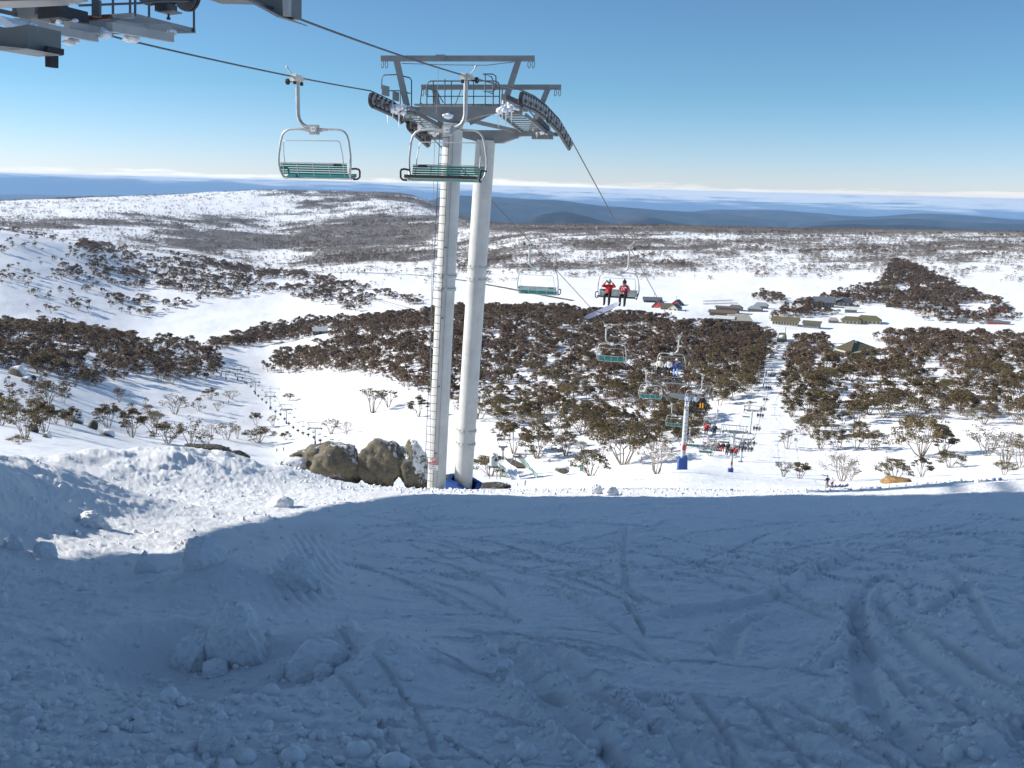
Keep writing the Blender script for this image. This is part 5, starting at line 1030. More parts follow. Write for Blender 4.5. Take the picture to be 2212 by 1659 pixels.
def sample_sector(n, r0, r1, a=33):
    r = np.sqrt(ns.uniform(r0 * r0, r1 * r1, n)); az = ns.uniform(R(-a), R(a), n); x = np.sin(az) * r; y = np.cos(az) * r
    z = ground_z(x, y); px, py = project(x, y, z); return x, y, z, px, py
x, y, z, px, py = sample_sector(120000, 180, 1500)
den = np.zeros(len(x)); kd = np.zeros(len(x), int)
for poly, dn, k in DENSE:
    m = poly_mask(px, py, poly); den = np.where(m & (dn > den), dn, den); kd = np.where(m, 0 if k == 'W' else 1, kd)
for poly in CLEAR: den[poly_mask(px, py, poly)] = 0
gap = fbm(x / 34, y / 34, 3, 150); gap2 = fbm(x / 90, y / 90, 2, 160)
den = den * np.clip(1.0 + np.where(den > .91, .6, 1.2) * (gap + .6 * gap2) , 0, 1.25) * np.where(den > .85, 1, sstep(-.25, .05, gap + .1))
cell = np.where(np.hypot(x, y) > 900, np.where(px > 1600, 30.0, 52.0), np.where((px > 1050) & (py > 800), 48.0, np.where((px > 440) & (px < 1670) & (py < 790), 31.0, 42.0)))
rate = 120000 / ((1500 ** 2 - 180 ** 2) * R(66) / 2)     # samples per square metre
keep = ns.rand(len(x)) < den / (cell * rate)
# thin crowded picks so that trunks keep their distance
idx = np.nonzero(keep)[0]; grid = {}; sel = []
for i in idx:
    g = (int(x[i] // 3.6), int(y[i] // 3.6))
    if g in grid: continue
    grid[g] = 1; sel.append(i)
sel = np.array(sel); hh = (3.3 + 4.7 * ns.rand(len(sel)) ** 1.3) * np.where(kd[sel] == 1, .85, 1.0) * np.where((np.hypot(x[sel], y[sel]) > 850) & (px[sel] > 1600), 1.02, 1.0)
order = np.argsort(-hh / np.hypot(x[sel], y[sel])); N_IND = 225
MARKS = [(40, 'by left edge'), (180, 'above snow dome rock'), (320, 'above mound top'), (440, 'beside valley lift'), (600, 'above valley lift'), (760, 'above boulders'), (880, 'left of near pole'), (1060, 'right of far pole'), (1150, 'above ramp'), (1230, 'above piste sign'), (1310, 'under third downhill chair'), (1400, 'beside fourth downhill chair'), (1480, 'behind single pole tower'), (1560, 'above red and navy riders'), (1630, 'at cleared run'), (1720, 'right of cleared run'), (1790, 'above standing skiers'), (1850, 'below tent roofed hall'), (1930, 'above orange rock'), (2010, 'above leaning gum'), (2100, 'above right shadow edge'), (2190, 'by right edge')]
WH = ((lambda a, b: a < 480 and b > 690, 'snow gum in the left wood'), (lambda a, b: a < 1000 and b <= 690, 'snow gum on the left spur'), (lambda a, b: a < 1060, 'snow gum in the central wood'), (lambda a, b: a < 1660, 'snow gum in the central wood'), (lambda a, b: a >= 1660 and b > 715, 'snow gum on the right slope'), (lambda a, b: True, 'snow gum on the village knoll'))
for q in order[:N_IND]:
    i = sel[q]; lb = next(t for f, t in WH if f(px[i], py[i])); pr = (WOOD_T[i % 4] if kd[i] == 0 else (SPARSE_T[i % 2] if i % 3 else THIN_T[i % 3])) if hh[q] / y[i] * FPX < 34 else NEAR_T[i % 5]
    gw = ns.uniform(.85, 1.2); row = 'lowest' if py[i] > 880 else 'lower' if py[i] > 830 else 'middle' if py[i] > 780 else 'upper'
    near_ = min(MARKS, key=lambda q_: abs(q_[0] - px[i]))[1]; tree(pr, (x[i], y[i], z[i]), hh[q], '%s %s %s, %s row, %s' % ('tall' if hh[q] > 7 else 'low' if hh[q] < 6 else 'medium', 'broad' if gw > 1.02 else 'slim', 'gum, ' + lb.split(' the ')[1], row, near_), lb.replace('snow gum', 'snow gums'), ns.uniform(0, 6.28), gw)
_cnt = {}
for o_ in [o for o in COL.objects if o.get('category') == 'tree']: _cnt.setdefault(o_['label'], []).append(o_)
for lb, os_ in _cnt.items():        # look-alikes of one label are told apart by their order from left to right
    if len(os_) > 1:
        os_.sort(key=lambda o_: o_.location.x / o_.location.y)
        for k_, o_ in enumerate(os_): o_['label'] = lb + ', ' + (['leftmost', 'second', 'third', 'fourth', 'fifth', 'sixth', 'seventh', 'eighth', 'ninth', 'tenth'][min(k_, 9)] + (' from left' if k_ else ''))
rest = sel[order[N_IND:]]; hr = hh[order[N_IND:]]
print('trees', len(sel))
PROTO = {}
def proto(key, pairs, spots, label, hrange):
    """one real shrub or tree of every shape stands in the scene; the mass re-uses their meshes"""
    out = []
    for k_, (pr, (a, b)) in enumerate(zip(pairs, spots)):
        p = pinground(a, b); out.append(tree(pr, p, rt.uniform(*hrange), label + ', ' + min(MARKS, key=lambda q_: abs(q_[0] - a))[1], label.replace('tree', 'trees'), rt.uniform(0, 6), name='snow_gum'))
    PROTO[key] = out
proto('W', WOOD_T, ((1130, 760), (1420, 780), (900, 760), (1900, 830)), 'dark snow gum tree deep in brown woodland', (6.5, 8))
proto('S', SPARSE_T, ((1240, 915), (1760, 930)), 'sparse snow gum tree on a snow bank', (6, 7))
proto('G', SCRUB_T, ((1500, 600), (1300, 585), (1750, 590)), 'grey leafless scrub tree on the snow plain', (4, 5))
proto('D', SCRUBD_T, ((1620, 575), (1380, 560)), 'dark low scrub tree on the snow plain', (4, 5))
def scatter(name, label, X, Y, Z, S, key):
    n = len(X); me = bpy.data.meshes.new(name); me.vertices.add(n); me.vertices.foreach_set('co', np.stack([X, Y, Z], -1).astype(np.float32).ravel())
    k = len(PROTO[key])
    for nm, tp, v in (('size', 'FLOAT', S / H0), ('turn', 'FLOAT', ns.uniform(0, 6.28, n)), ('shape', 'INT', ns.randint(0, k, n)), ('girth', 'FLOAT', ns.uniform(.8, 1.3, n))):
        a = me.attributes.new(nm, tp, 'POINT'); a.data.foreach_set('value', v.astype(np.float32 if tp == 'FLOAT' else np.int32))
    o = mesh_obj(name, me); g = bpy.data.node_groups.new(name, 'GeometryNodeTree')
    g.interface.new_socket('Geometry', in_out='INPUT', socket_type='NodeSocketGeometry'); g.interface.new_socket('Geometry', in_out='OUTPUT', socket_type='NodeSocketGeometry')
    gi = g.nodes.new('NodeGroupInput'); go = g.nodes.new('NodeGroupOutput'); jo = g.nodes.new('GeometryNodeJoinGeometry')
    for t in PROTO[key]:
        j2 = g.nodes.new('GeometryNodeJoinGeometry'); g2 = g.nodes.new('GeometryNodeGeometryToInstance')
        for ch in t.children:
            oi = g.nodes.new('GeometryNodeObjectInfo'); oi.inputs['Object'].default_value = ch; oi.transform_space = 'ORIGINAL'; g.links.new(oi.outputs['Geometry'], j2.inputs[0])
        g.links.new(j2.outputs[0], g2.inputs[0]); g.links.new(g2.outputs[0], jo.inputs[0])
    ip = g.nodes.new('GeometryNodeInstanceOnPoints'); ip.inputs['Pick Instance'].default_value = True
    def attr(nm, tp):
        a = g.nodes.new('GeometryNodeInputNamedAttribute'); a.data_type = tp; a.inputs['Name'].default_value = nm; return a.outputs['Attribute']
    cx = g.nodes.new('ShaderNodeCombineXYZ'); g.links.new(attr('turn', 'FLOAT'), cx.inputs['Z']); g.links.new(cx.outputs[0], ip.inputs['Rotation'])
    ml = g.nodes.new('ShaderNodeMath'); ml.operation = 'MULTIPLY'; sz = attr('size', 'FLOAT'); g.links.new(sz, ml.inputs[0]); g.links.new(attr('girth', 'FLOAT'), ml.inputs[1])
    cs = g.nodes.new('ShaderNodeCombineXYZ'); g.links.new(ml.outputs[0], cs.inputs[0]); g.links.new(ml.outputs[0], cs.inputs[1]); g.links.new(sz, cs.inputs[2])
    g.links.new(cs.outputs[0], ip.inputs['Scale']); g.links.new(attr('shape', 'INT'), ip.inputs['Instance Index'])
    g.links.new(gi.outputs[0], ip.inputs['Points']); g.links.new(jo.outputs[0], ip.inputs['Instance']); g.links.new(ip.outputs[0], go.inputs[0])
    md = o.modifiers.new('scatter', 'NODES'); md.node_group = g
    return tag(o, label, 'trees', None, 'stuff')
kr = kd[rest]; ax_, ay_ = px[rest], py[rest]
for nm, lb, m in (('snow_gum_forest', 'thick brown snow gum woodland filling the middle of the valley', (kr == 0) & (ax_ > 440) & (ax_ < 1672) & (ay_ > 664)), ('snow_gum_forest', 'brown snow gum woodland right of the cleared lift run', (kr == 0) & (ax_ >= 1672) & (ay_ > 715)), ('snow_gum_forest', 'dark woodland at the foot of the left hill', (kr == 0) & (ax_ <= 440) & (ay_ > 690)),
                  ('snow_gum_forest', 'dark gum thickets on the snowy left spur', (kr == 0) & (ax_ <= 1000) & (ay_ <= 690) & ~((ax_ > 440) & (ay_ > 664))), ('snow_gum_forest', 'dark gum trees covering the village knoll', (kr == 0) & (ax_ > 1000) & (ay_ <= 715) & ~((ax_ < 1672) & (ay_ > 664)))):
    j = rest[m]; scatter(nm, lb, x[j], y[j], z[j], hr[m], 'W')
m = kr == 1; j = rest[m]
if len(j): scatter('snow_gum_scrub', 'sparse gums on the snow banks below the woods', x[j], y[j], z[j], hr[m], 'S')
# scrub of the plateau and far hills
x, y, z, px, py = sample_sector(300000, 1150, 4300)
sc = scrub_density(px, py, x, y); d = np.hypot(x, y)
g1 = fbm(x / 45, y / 45, 3, 170); p_ = np.clip(sc * 1.0 + 1.2 * g1 + .06, 0, 1) * np.where(px > 980, np.clip(1.0 - (d - 1250) / 1900, .3, 1), .55)
for poly, dn, k in DENSE: p_ = np.where(poly_mask(px, py, poly), 0, p_)
keep = ns.rand(len(x)) < p_ * np.where(px > 980, .95, .6)
dark = (fbm(x / 120, y / 120, 3, 180) > .22) | ((px < 900) & (fbm(x / 200, y / 200, 2, 190) > .05))
for nm, lb, m, key in (('plateau_scrub', 'grey leafless scrub sprinkled over the snow plateau', keep & ~dark & (px > 980), 'G'), ('plateau_scrub', 'dark low thickets on the snow plateau', keep & dark & (px > 980), 'D'), ('hill_scrub', 'grey scrub covering the far snow hills on the left', keep & ~dark & (px <= 980), 'G'), ('hill_scrub', 'dark scrub patches on the far snow hills on the left', keep & dark & (px <= 980), 'D')):
    j = np.nonzero(m)[0]; print(lb, len(j)); scatter(nm, lb, x[j], y[j], z[j], ns.uniform(2.8, 6.2, len(j)), key)
# ------------------------------------------------------------------ granite boulders
def granite_material(name, base, lichen, snowy=.75):
    m = bpy.data.materials.new(name); m.use_nodes = True; t = m.node_tree; b = t.nodes['Principled BSDF']; b.inputs['Roughness'].default_value = .85
    tc = N(t, 'ShaderNodeTexCoord'); n = N(t, 'ShaderNodeTexNoise', i_Scale=3.4, i_Detail=9.0, i_Roughness=.78); L(t, tc.outputs['Object'], n.inputs['Vector'])
    r = N(t, 'ShaderNodeValToRGB'); r.color_ramp.elements[0].color = (*[c * .28 for c in base], 1); r.color_ramp.elements[1].color = (*[c * 1.6 for c in base], 1); r.color_ramp.elements[0].position = .32; r.color_ramp.elements[1].position = .68
    L(t, n.outputs['Fac'], r.inputs['Fac'])
    v = N(t, 'ShaderNodeTexNoise', i_Scale=5.5, i_Detail=6.0, i_Roughness=.75); L(t, tc.outputs['Object'], v.inputs['Vector'])
    lr = N(t, 'ShaderNodeMapRange', interpolation_type='SMOOTHSTEP'); L(t, v.outputs['Fac'], lr.inputs['Value']); lr.inputs['From Min'].default_value = .52; lr.inputs['From Max'].default_value = .62
    mx = N(t, 'ShaderNodeMix', data_type='RGBA'); L(t, lr.outputs[0], mx.inputs['Factor']); L(t, r.outputs[0], mx.inputs['A']); mx.inputs['B'].default_value = (*lichen, 1)
    ge = N(t, 'ShaderNodeNewGeometry'); sp = N(t, 'ShaderNodeSeparateXYZ'); L(t, ge.outputs['Normal'], sp.inputs[0])
    w = N(t, 'ShaderNodeTexNoise', i_Scale=6.5, i_Detail=9.0, i_Roughness=.82); L(t, tc.outputs['Object'], w.inputs['Vector'])
    th = M('ADD', M('ADD', M('MULTIPLY', sp.outputs['Z'], .55, nt=t), M('MULTIPLY', sp.outputs['X'], .42, nt=t), nt=t), M('MULTIPLY', M('SUBTRACT', w.outputs['Fac'], .5, nt=t), 2.6, nt=t), nt=t)
    sr_ = N(t, 'ShaderNodeMapRange', interpolation_type='SMOOTHSTEP'); L(t, th, sr_.inputs['Value']); sr_.inputs['From Min'].default_value = snowy; sr_.inputs['From Max'].default_value = snowy + .12
    m2 = N(t, 'ShaderNodeMix', data_type='RGBA'); L(t, sr_.outputs[0], m2.inputs['Factor']); L(t, mx.outputs['Result'], m2.inputs['A']); m2.inputs['B'].default_value = (.84, .85, .86, 1)
    L(t, m2.outputs['Result'], b.inputs['Base Color'])
    bp = N(t, 'ShaderNodeBump'); bp.inputs['Strength'].default_value = .9; bp.inputs['Distance'].default_value = .11
    hgt = M('ADD', n.outputs['Fac'], M('MULTIPLY', sr_.outputs[0], .35, nt=t), nt=t); L(t, hgt, bp.inputs['Height']); L(t, bp.outputs[0], b.inputs['Normal']); return m
gran = granite_material('lichened_granite', (.15, .13, .095), (.20, .175, .09), .50); gran_snow = granite_material('snow_plastered_granite', (.12, .11, .08), (.16, .14, .07), .22); gran_or = granite_material('orange_granite', (.34, .20, .07), (.28, .18, .08), .9); gran_dark = granite_material('dark_granite', (.06, .05, .04), (.09, .075, .04), .7)
def boulder(label, x0, x1, ytop, ybot, Y, m, seed, deep=1.0, amp=.16, group=None, sub=4, skew=0, squash=1.0, name='boulder', cat='boulder'):
    c = at((x0 + x1) / 2, (ytop + ybot) / 2, Y); s = Y / FPX; rx = (x1 - x0) / 2 * s; rz = (ybot - ytop) / 2 * s
    b = MB(); bm = bmesh.new(); bmesh.ops.create_icosphere(bm, subdivisions=sub, radius=1.0); co = np.array([v.co[:] for v in bm.verts]); f = [tuple(v.index for v in g.verts) for g in bm.faces]; bm.free()
    r_ = np.random.RandomState(seed + 100); k = np.full(len(co), 9.0)
    for i in range(10):
        nn = r_.randn(3); nn /= np.linalg.norm(nn); k = np.minimum(k, r_.uniform(.7, .98) / np.maximum(co @ nn, .05))
    p = co * (.2 * 1.0 + .8 * np.minimum(k, 1.12))[:, None]
    n = fbm(co[:, 0] * 1.3 + seed * 5.1 + co[:, 2] * .6, co[:, 1] * 1.3 - seed * 2.3 + co[:, 2] * 1.1, 4, seed) + .5 * fbm(co[:, 2] * 2.1 + seed, co[:, 0] * 1.9 - co[:, 1] * 1.2, 4, seed + 9) + .42 * fbm(co[:, 0] * 6 + co[:, 1] * 3, co[:, 2] * 6 + seed, 3, seed + 4)
    p = p * (1 + amp * n)[:, None]; wd = 1 + .22 * np.clip(-p[:, 2] + .1, 0, 1); p[:, 0] *= wd; p[:, 1] *= wd; p[:, 2] = np.where(p[:, 2] < 0, p[:, 2] * 1.3, p[:, 2] * squash * 1.08); p[:, 0] += skew * p[:, 2]
    q = p * np.array((rx * 1.12, rx * deep, rz * 1.02)); b.add([tuple(v) for v in q], f, 0, True)
    o = b.build(name, m, None, None, c, recalc=False); return tag(o, label, cat, group)
GB = 'lichened boulders beside the tower'
boulder('arched left boulder with a snow hollow under it', 636, 735, 955, 1008, 38.0, gran, 3, .8, .4, GB, skew=.25); boulder('big round lichened boulder left of the dark cleft', 684, 780, 950, 1034, 36.6, gran, 5, .9, .3, GB, skew=-.06)
boulder('tall boulder right of the dark cleft, yellow lichen on its crown', 782, 868, 949, 1046, 36.2, gran, 8, .8, .3, GB, skew=.03); boulder('snow plastered boulder against the near tower pole', 858, 926, 958, 1048, 36.0, gran_snow, 12, .8, .28, GB, skew=-.1)
boulder('added dark rock standing for the shade in the cleft between the two big boulders', 764, 800, 985, 1034, 37.8, gran_dark, 10, .5, .2, GB); boulder('low snow topped rock at the far left of the boulders', 603, 662, 990, 1022, 37.0, gran_snow, 15, .8, .2, GB); boulder('flat brown slab lying in the snow before the boulders', 690, 740, 1021, 1039, 34.8, gran_dark, 18, .9, .1, GB, squash=.7); boulder('small dark rock behind the foot of the far pole', 962, 1000, 1022, 1046, 39.5, gran_dark, 20, .8, .2, GB)  # the rock in the cleft is a dark filler added for its shade
boulder('dark low rock right of the blue pad', 1026, 1096, 1043, 1056, 42.0, gran_dark, 22, .7, .2, GB, squash=.7)
boulder('orange brown rock under the umbrella shaped gum', 1908, 1964, 1030, 1052, 60, gran_or, 25, .8, .2); boulder('snow capped grey rock on the bank left of the piste sign', 1202, 1228, 1006, 1020, 236, gran_snow, 27, .8, .2, sub=3)
for k, (a, b, w, h, mm, lb) in enumerate(((39, 812, 34, 22, gran_snow, 'largest snow covered rock on the upper left slope'), (57, 826, 20, 12, gran_snow, 'snow covered rock below the largest one on the left slope'), (72, 820, 12, 10, gran_dark, 'small dark rock beside the snow covered ones'), (90, 836, 16, 10, gran_snow, 'lowest snowy rock of the upper left outcrop'), (17, 884, 22, 16, gran_snow, 'snowy rock at the left edge below the outcrop'),
                          (161, 912, 30, 22, gran_snow, 'smooth snow dome rock left of the dense dark gum'), (201, 926, 22, 18, gran_dark, 'dark faced rock with snow top beside the snow dome'), (72, 933, 18, 16, gran_dark, 'brown rock among the trunks on the left slope'), (102, 946, 16, 14, gran_snow, 'little snowy rock above the shaded bank'), (232, 942, 26, 14, gran_snow, 'pointed snowy rock behind the lit mound'))):
    p = pinground(a, b); boulder(lb, a - w / 2, a + w / 2, b - h, b + h * .25, p.y, mm, 40 + k, .9, .2, 'rocks on the left slope', sub=3)
boulder('long dark heath covered slab on the right shoulder of the mound', 412, 478, 956, 972, 60, gran_dark, 61, .5, .25, 'dark rock slabs behind the mound', skew=-.8, squash=.6); boulder('dark heath covered rock lower down behind the mound', 492, 535, 972, 994, 62, gran_dark, 62, .5, .3, 'dark rock slabs behind the mound', squash=.8)
# ------------------------------------------------------------------ snow blocks and clods on the piste edge
snow_block_m = snow_material('snow_block', .03, 16.0)
for e_ in [n for n in snow_block_m.node_tree.nodes if n.type == 'VALTORGB'][0].color_ramp.elements: e_.color = (.90, .90, .90, 1)
def snow_block(label, x0, x1, ytop, ybot, seed, deep=1.0, amp=.25, sub=5, skew=0.0):
    g = pinground((x0 + x1) / 2, ybot); Y = g.y; s = Y / FPX; rx = (x1 - x0) / 2 * s; hz = (ybot - ytop) * s
    b = MB(); bm = bmesh.new(); bmesh.ops.create_icosphere(bm, subdivisions=sub, radius=1.0); co = np.array([v.co[:] for v in bm.verts]); f = [tuple(v.index for v in q.verts) for q in bm.faces]; bm.free()
    r_ = np.random.RandomState(seed); k = np.full(len(co), 9.0)
    for i in range(11):      # break it along a few planes like a clod
        n = r_.randn(3); n /= np.linalg.norm(n); n[2] = n[2] * .7 + .1; k = np.minimum(k, r_.uniform(.62, .95) / np.maximum(co @ n, .05))
    p = co * (.35 + .65 * np.minimum(k, 1.08))[:, None]; n = fbm(co[:, 0] * 3 + seed, co[:, 1] * 3 + co[:, 2] * 2, 4, seed % 50, .6); p *= (1 + amp * .8 * n)[:, None]; n2 = fbm(co[:, 0] * 11 + seed + co[:, 2] * 5, co[:, 1] * 11 + co[:, 2] * 7, 3, seed % 40, .6); p *= (1 + .085 * n2)[:, None]
    p[:, 0] += skew * p[:, 2]; base = 1 + .35 * np.clip(-p[:, 2], 0, 1) ** 1.5; p[:, 0] *= base; p[:, 1] *= base; q = p * np.array((rx, rx * deep, hz * .72)); q[:, 2] += hz * (.26 if hz > .35 else .10); b.add([tuple(v) for v in q], f, 0, True)
    o = b.build('snow_block', snow_block_m, None, None, (g.x, g.y + rx * .3, g.z), recalc=False); return tag(o, label, 'snow block', 'blocks of snow beside the piste')
snow_block('pale pointed block of snow standing in the pit', 445, 582, 1297, 1428, 4, .9, .3, skew=-.12); snow_block('sloping snow block leaning on the left of the pale pointed block', 365, 470, 1345, 1440, 9, .9, .25, skew=.3)
snow_block('broken flat clod at the front of the pit', 425, 500, 1420, 1462, 14, .9); snow_block('smooth snow lump where the shade begins on the left', 388, 484, 1143, 1222, 21, .8, .2); snow_block('grey wedge of snow in the sunlit strip', 568, 640, 1068, 1096, 27, .6, .15, skew=.1)
snow_block('round hummock with groomed stripes behind the pit', 575, 690, 1190, 1268, 33, .8, .35); snow_block('long low hump of snow right of the pit', 610, 760, 1375, 1452, 38, .7, .2); snow_block('little pyramid of snow before the low hump', 578, 628, 1424, 1466, 41, .9, .3); snow_block('small white clod right of the little pyramid', 672, 722, 1430, 1464, 45, .9, .3)
snow_block('dim rounded lump left of the sunlit strip edge', 288, 336, 1200, 1236, 49, .9, .2); snow_block('flat topped stub of snow in the sun at far left', 62, 120, 1165, 1202, 53, .8, .2); snow_block('clod at the very left edge in the sun', 2, 48, 1150, 1186, 57, .8, .25)
snow_block('lit mound of clods under the shaded bank', 150, 230, 1102, 1136, 61, .8, .35); snow_block('small round clod in the lit hollow', 396, 426, 1160, 1178, 66, .9, .3); snow_block('upright clod of snow on the crest right of the tower', 1268, 1300, 1040, 1066, 71, .8, .4); snow_block('dark faced clod on the crest right of the upright one', 1300, 1338, 1048, 1070, 75, .8, .35)
snow_block('slanted slab of white snow at the bottom of the picture', 420, 492, 1540, 1628, 79, .9, .3, skew=.3)
nc = np.random.RandomState(9); b = MB(); ico = []
for sd in range(6): q = MB().blob((0, 0, 0), 1.0, 1 if sd < 4 else 2, .45, sd); ico.append((np.array([tuple(v) for v in q.v]), q.f))
CV, CF, co_ = [], [], 0
def clod(x_, y_, s_):
    global co_
    v, f = ico[nc.randint(6)]; zz = float(ground_z(np.array([x_]), np.array([y_]))[0]); CV.append(v * s_ * nc.uniform(.7, 1.3, 3) + np.array((x_, y_, zz + s_ * .25))); CF.extend([tuple(i + co_ for i in g) for g in f]); co_ += len(v)
spots = []
for k in range(2600):
    px_, py_ = nc.uniform(0, 2212), 1090 + 600 * nc.rand() ** .7; w_ = .12 + .9 * (px_ < 900) * (py_ > 1380) + .35 * (abs(px_ - 1150) < 260) * (py_ > 1400) + .3 * (px_ < 700) + .25 * (px_ > 1700) * (py_ > 1500)
    if nc.rand() > w_: continue
    spots.append((*pinbase(px_, py_)[:2], nc.uniform(.006, .03) * (1 + 1.2 * (nc.rand() < .08))))
for pts, w, dp, bm in TR[:19]:
    for k in range(60):
        i = nc.randint(len(pts) - 1); t_ = nc.rand(); (xa, ya), (xb, yb) = pts[i], pts[i + 1]; l_ = math.hypot(xb - xa, yb - ya) + 1e-6; o_ = nc.choice((-1, 1)) * w * nc.uniform(1.4, 2.6)
        spots.append((xa + (xb - xa) * t_ - (yb - ya) / l_ * o_, ya + (yb - ya) * t_ + (xb - xa) / l_ * o_, nc.uniform(.006, .022)))
for k in range(230):
    d_, a_ = nc.uniform(9, 33), nc.uniform(R(-27), R(-4)); spots.append((math.sin(a_) * d_, math.cos(a_) * d_, nc.uniform(.012, .04) * (1 + (nc.rand() < .07))))
for k in range(900):
    d_, a_ = nc.uniform(23, 34), nc.uniform(R(-14), R(27)); spots.append((math.sin(a_) * d_, math.cos(a_) * d_, nc.uniform(.015, .055)))
sa = np.array(spots); zz_ = ground_z(sa[:, 0], sa[:, 1])
for (x_, y_, s_), z_ in zip(spots, zz_):
    v, f = ico[nc.randint(6)]; CV.append(v * s_ * nc.uniform(.7, 1.3, 3) + np.array((x_, y_, z_ + s_ * .2))); CF.extend([tuple(i + co_ for i in g) for g in f]); co_ += len(v)
me = bpy.data.meshes.new('snow_clods'); me.from_pydata(np.concatenate(CV).tolist(), [], CF); me.materials.append(snow_block_m); me.polygons.foreach_set('use_smooth', [True] * len(CF)); me.update()
tag(mesh_obj('snow_clods', me), 'small loose clods of snow strewn over the piste', 'snow', None, 'stuff')
# ------------------------------------------------------------------ village and lodges
wall_brown = mat('brown_boards', (.16, .12, .085), .8, 0, .2, .8); wall_stone = mat('grey_stone', (.22, .20, .175), .85, 0, .3, .9); wall_cream = mat('cream_render', (.52, .48, .36), .8, 0, .1, .5); wall_dark = mat('dark_boards', (.05, .05, .052), .8, 0, .2, .8)
roof_slate = mat('slate_roof', (.12, .135, .15), .6, 0, .15, .5); roof_olive = mat('olive_roof', (.135, .115, .058), .6, 0, .12, .4); roof_brown = mat('brown_roof', (.14, .105, .075), .7, 0, .15, .5); roof_tan = mat('tan_roof', (.36, .33, .27), .7, 0, .1, .4); roof_grey = mat('grey_roof', (.25, .28, .29), .6, 0, .1, .4); roof_pale = mat('pale_roof', (.60, .60, .56), .6, 0, .08, .4); red_wall = mat('red_boards', (.50, .04, .03), .6, 0, .12, .8); olive_dark = mat('olive_panels', (.13, .115, .035), .6, 0, .1, .4)
pane_m = mat('window_glass', (.02, .024, .03), .15, 0, 0)
yellow = mat('yellow_paint', (.62, .42, .04), .6, 0, .1, 2)
def house(label, x0, x1, ytop, ybot, roof, wm, rm, rz=0.0, deep=.6, eave=.5, nwin=4, rows=1, over=.06, lean=0.0, Y=None):
    """building whose front spans x0..x1 and ytop..ybot in the survey; eave = share of the height that is wall"""
    g = pinground((x0 + x1) / 2, ybot); Y = Y or g.y; s = Y / FPX; w = (x1 - x0) * s; h = (ybot - ytop) * s * 1.02; base = at((x0 + x1) / 2, ybot, Y); az = -math.atan2(base.x, base.y) + rz
    t = thing('lodge', label, 'building', base, az); d = w * deep; hw = h * eave
    MB().box((0, d / 2, hw / 2 - .4), (w, d, hw + .8)).build('wall', wm, t)
    o_ = w * over; rb = MB(); th = .25
    if roof == 'gable_side':      # ridge across the view: a big roof slope faces the viewer
        rb.prism([(-w / 2 - o_, -o_, hw - .1), (-w / 2 - o_, d / 2, h), (-w / 2 - o_, d + o_, hw - .1), (-w / 2 - o_, d + o_, hw + th - .1), (-w / 2 - o_, d / 2, h + th), (-w / 2 - o_, -o_, hw + th - .1)], (w + 2 * o_, 0, 0))
    elif roof == 'gable_front' or roof == 'a_frame':
        lo = hw - .1 if roof == 'gable_front' else .1
        rb.prism([(-w / 2 - o_, -o_, lo), (0, -o_, h), (w / 2 + o_, -o_, lo), (w / 2 + o_, -o_, lo + th), (0, -o_, h + th * 1.4), (-w / 2 - o_, -o_, lo + th)], (0, d + 2 * o_, 0))
    elif roof == 'hip':
        a, b_ = -w / 2 - o_, w / 2 + o_; rb.add([(a, -o_, hw), (b_, -o_, hw), (b_, d + o_, hw), (a, d + o_, hw), (a * .55, d / 2, h), (b_ * .55, d / 2, h)], [(0, 1, 5, 4), (1, 2, 5), (2, 3, 4, 5), (3, 0, 4), (3, 2, 1, 0)])
    else:
        rb.hexa([(-w / 2 - o_, -o_, hw), (w / 2 + o_, -o_, hw), (w / 2 + o_, d + o_, hw + (h - hw) * .6), (-w / 2 - o_, d + o_, hw + (h - hw) * .6), (-w / 2 - o_, -o_, hw + th), (w / 2 + o_, -o_, hw + th), (w / 2 + o_, d + o_, h), (-w / 2 - o_, d + o_, h)])
    rb.build('roof', rm, t)
    if roof in ('gable_front', 'a_frame'):
        MB().prism([(-w / 2, -.02, .1 if roof == 'a_frame' else hw), (w / 2, -.02, .1 if roof == 'a_frame' else hw), (0, -.02, h - .1)], (0, .2, 0)).build('gable', red_wall if 'red' in label.split(' gable')[0] and 'gable' in label else wm, t)
    for r_ in range(rows):
        for k in range(nwin):
            ww = w / nwin * .45; zc = hw * (r_ + .55) / rows; f = MB().box((-w / 2 + w * (k + .5) / nwin, -.06, zc), (ww, .1, hw / rows * .5)).build('window', cream if wm is not wall_cream else wall_brown, t)
            MB().box((-w / 2 + w * (k + .5) / nwin, -.12, zc), (ww * .82, .04, hw / rows * .4)).build('pane', pane_m, f)
    return t
house('long slate roofed shed behind the red gabled lodge', 1391, 1429, 643, 653, 'flat', wall_dark, roof_slate, .1, .35, .35, 5); house('slate A-frame lodge with a red gable, left of two', 1407, 1431, 650, 665, 'a_frame', wall_brown, roof_slate, -.35, 1.1, .3, 3)
house('slate A-frame lodge with a red gable, standing behind right', 1448, 1470, 649, 660, 'a_frame', wall_brown, roof_slate, -.35, 1.0, .3, 2); house('low brown roofed lodge between the slate A-frames', 1427, 1449, 656, 669, 'gable_side', wall_brown, roof_brown, -.1, .7, .35, 5)
house('slate roofed chalet with cream front gable', 1442, 1464, 658, 671, 'gable_front', wall_cream, roof_slate, -.4, 1.0, .35, 2); house('two storey brown lodge with rows of dark windows', 1546, 1595, 663, 677, 'flat', wall_brown, roof_brown, -.12, .3, .85, 8, 2)
house('long low brown lodge in front of the two storey lodge', 1532, 1586, 671, 684, 'flat', wall_brown, roof_brown, -.12, .2, .62, 9); house('grey roofed house behind the two storey lodge', 1572, 1601, 659, 671, 'hip', wall_stone, roof_slate, -.2, .6, .4, 4)
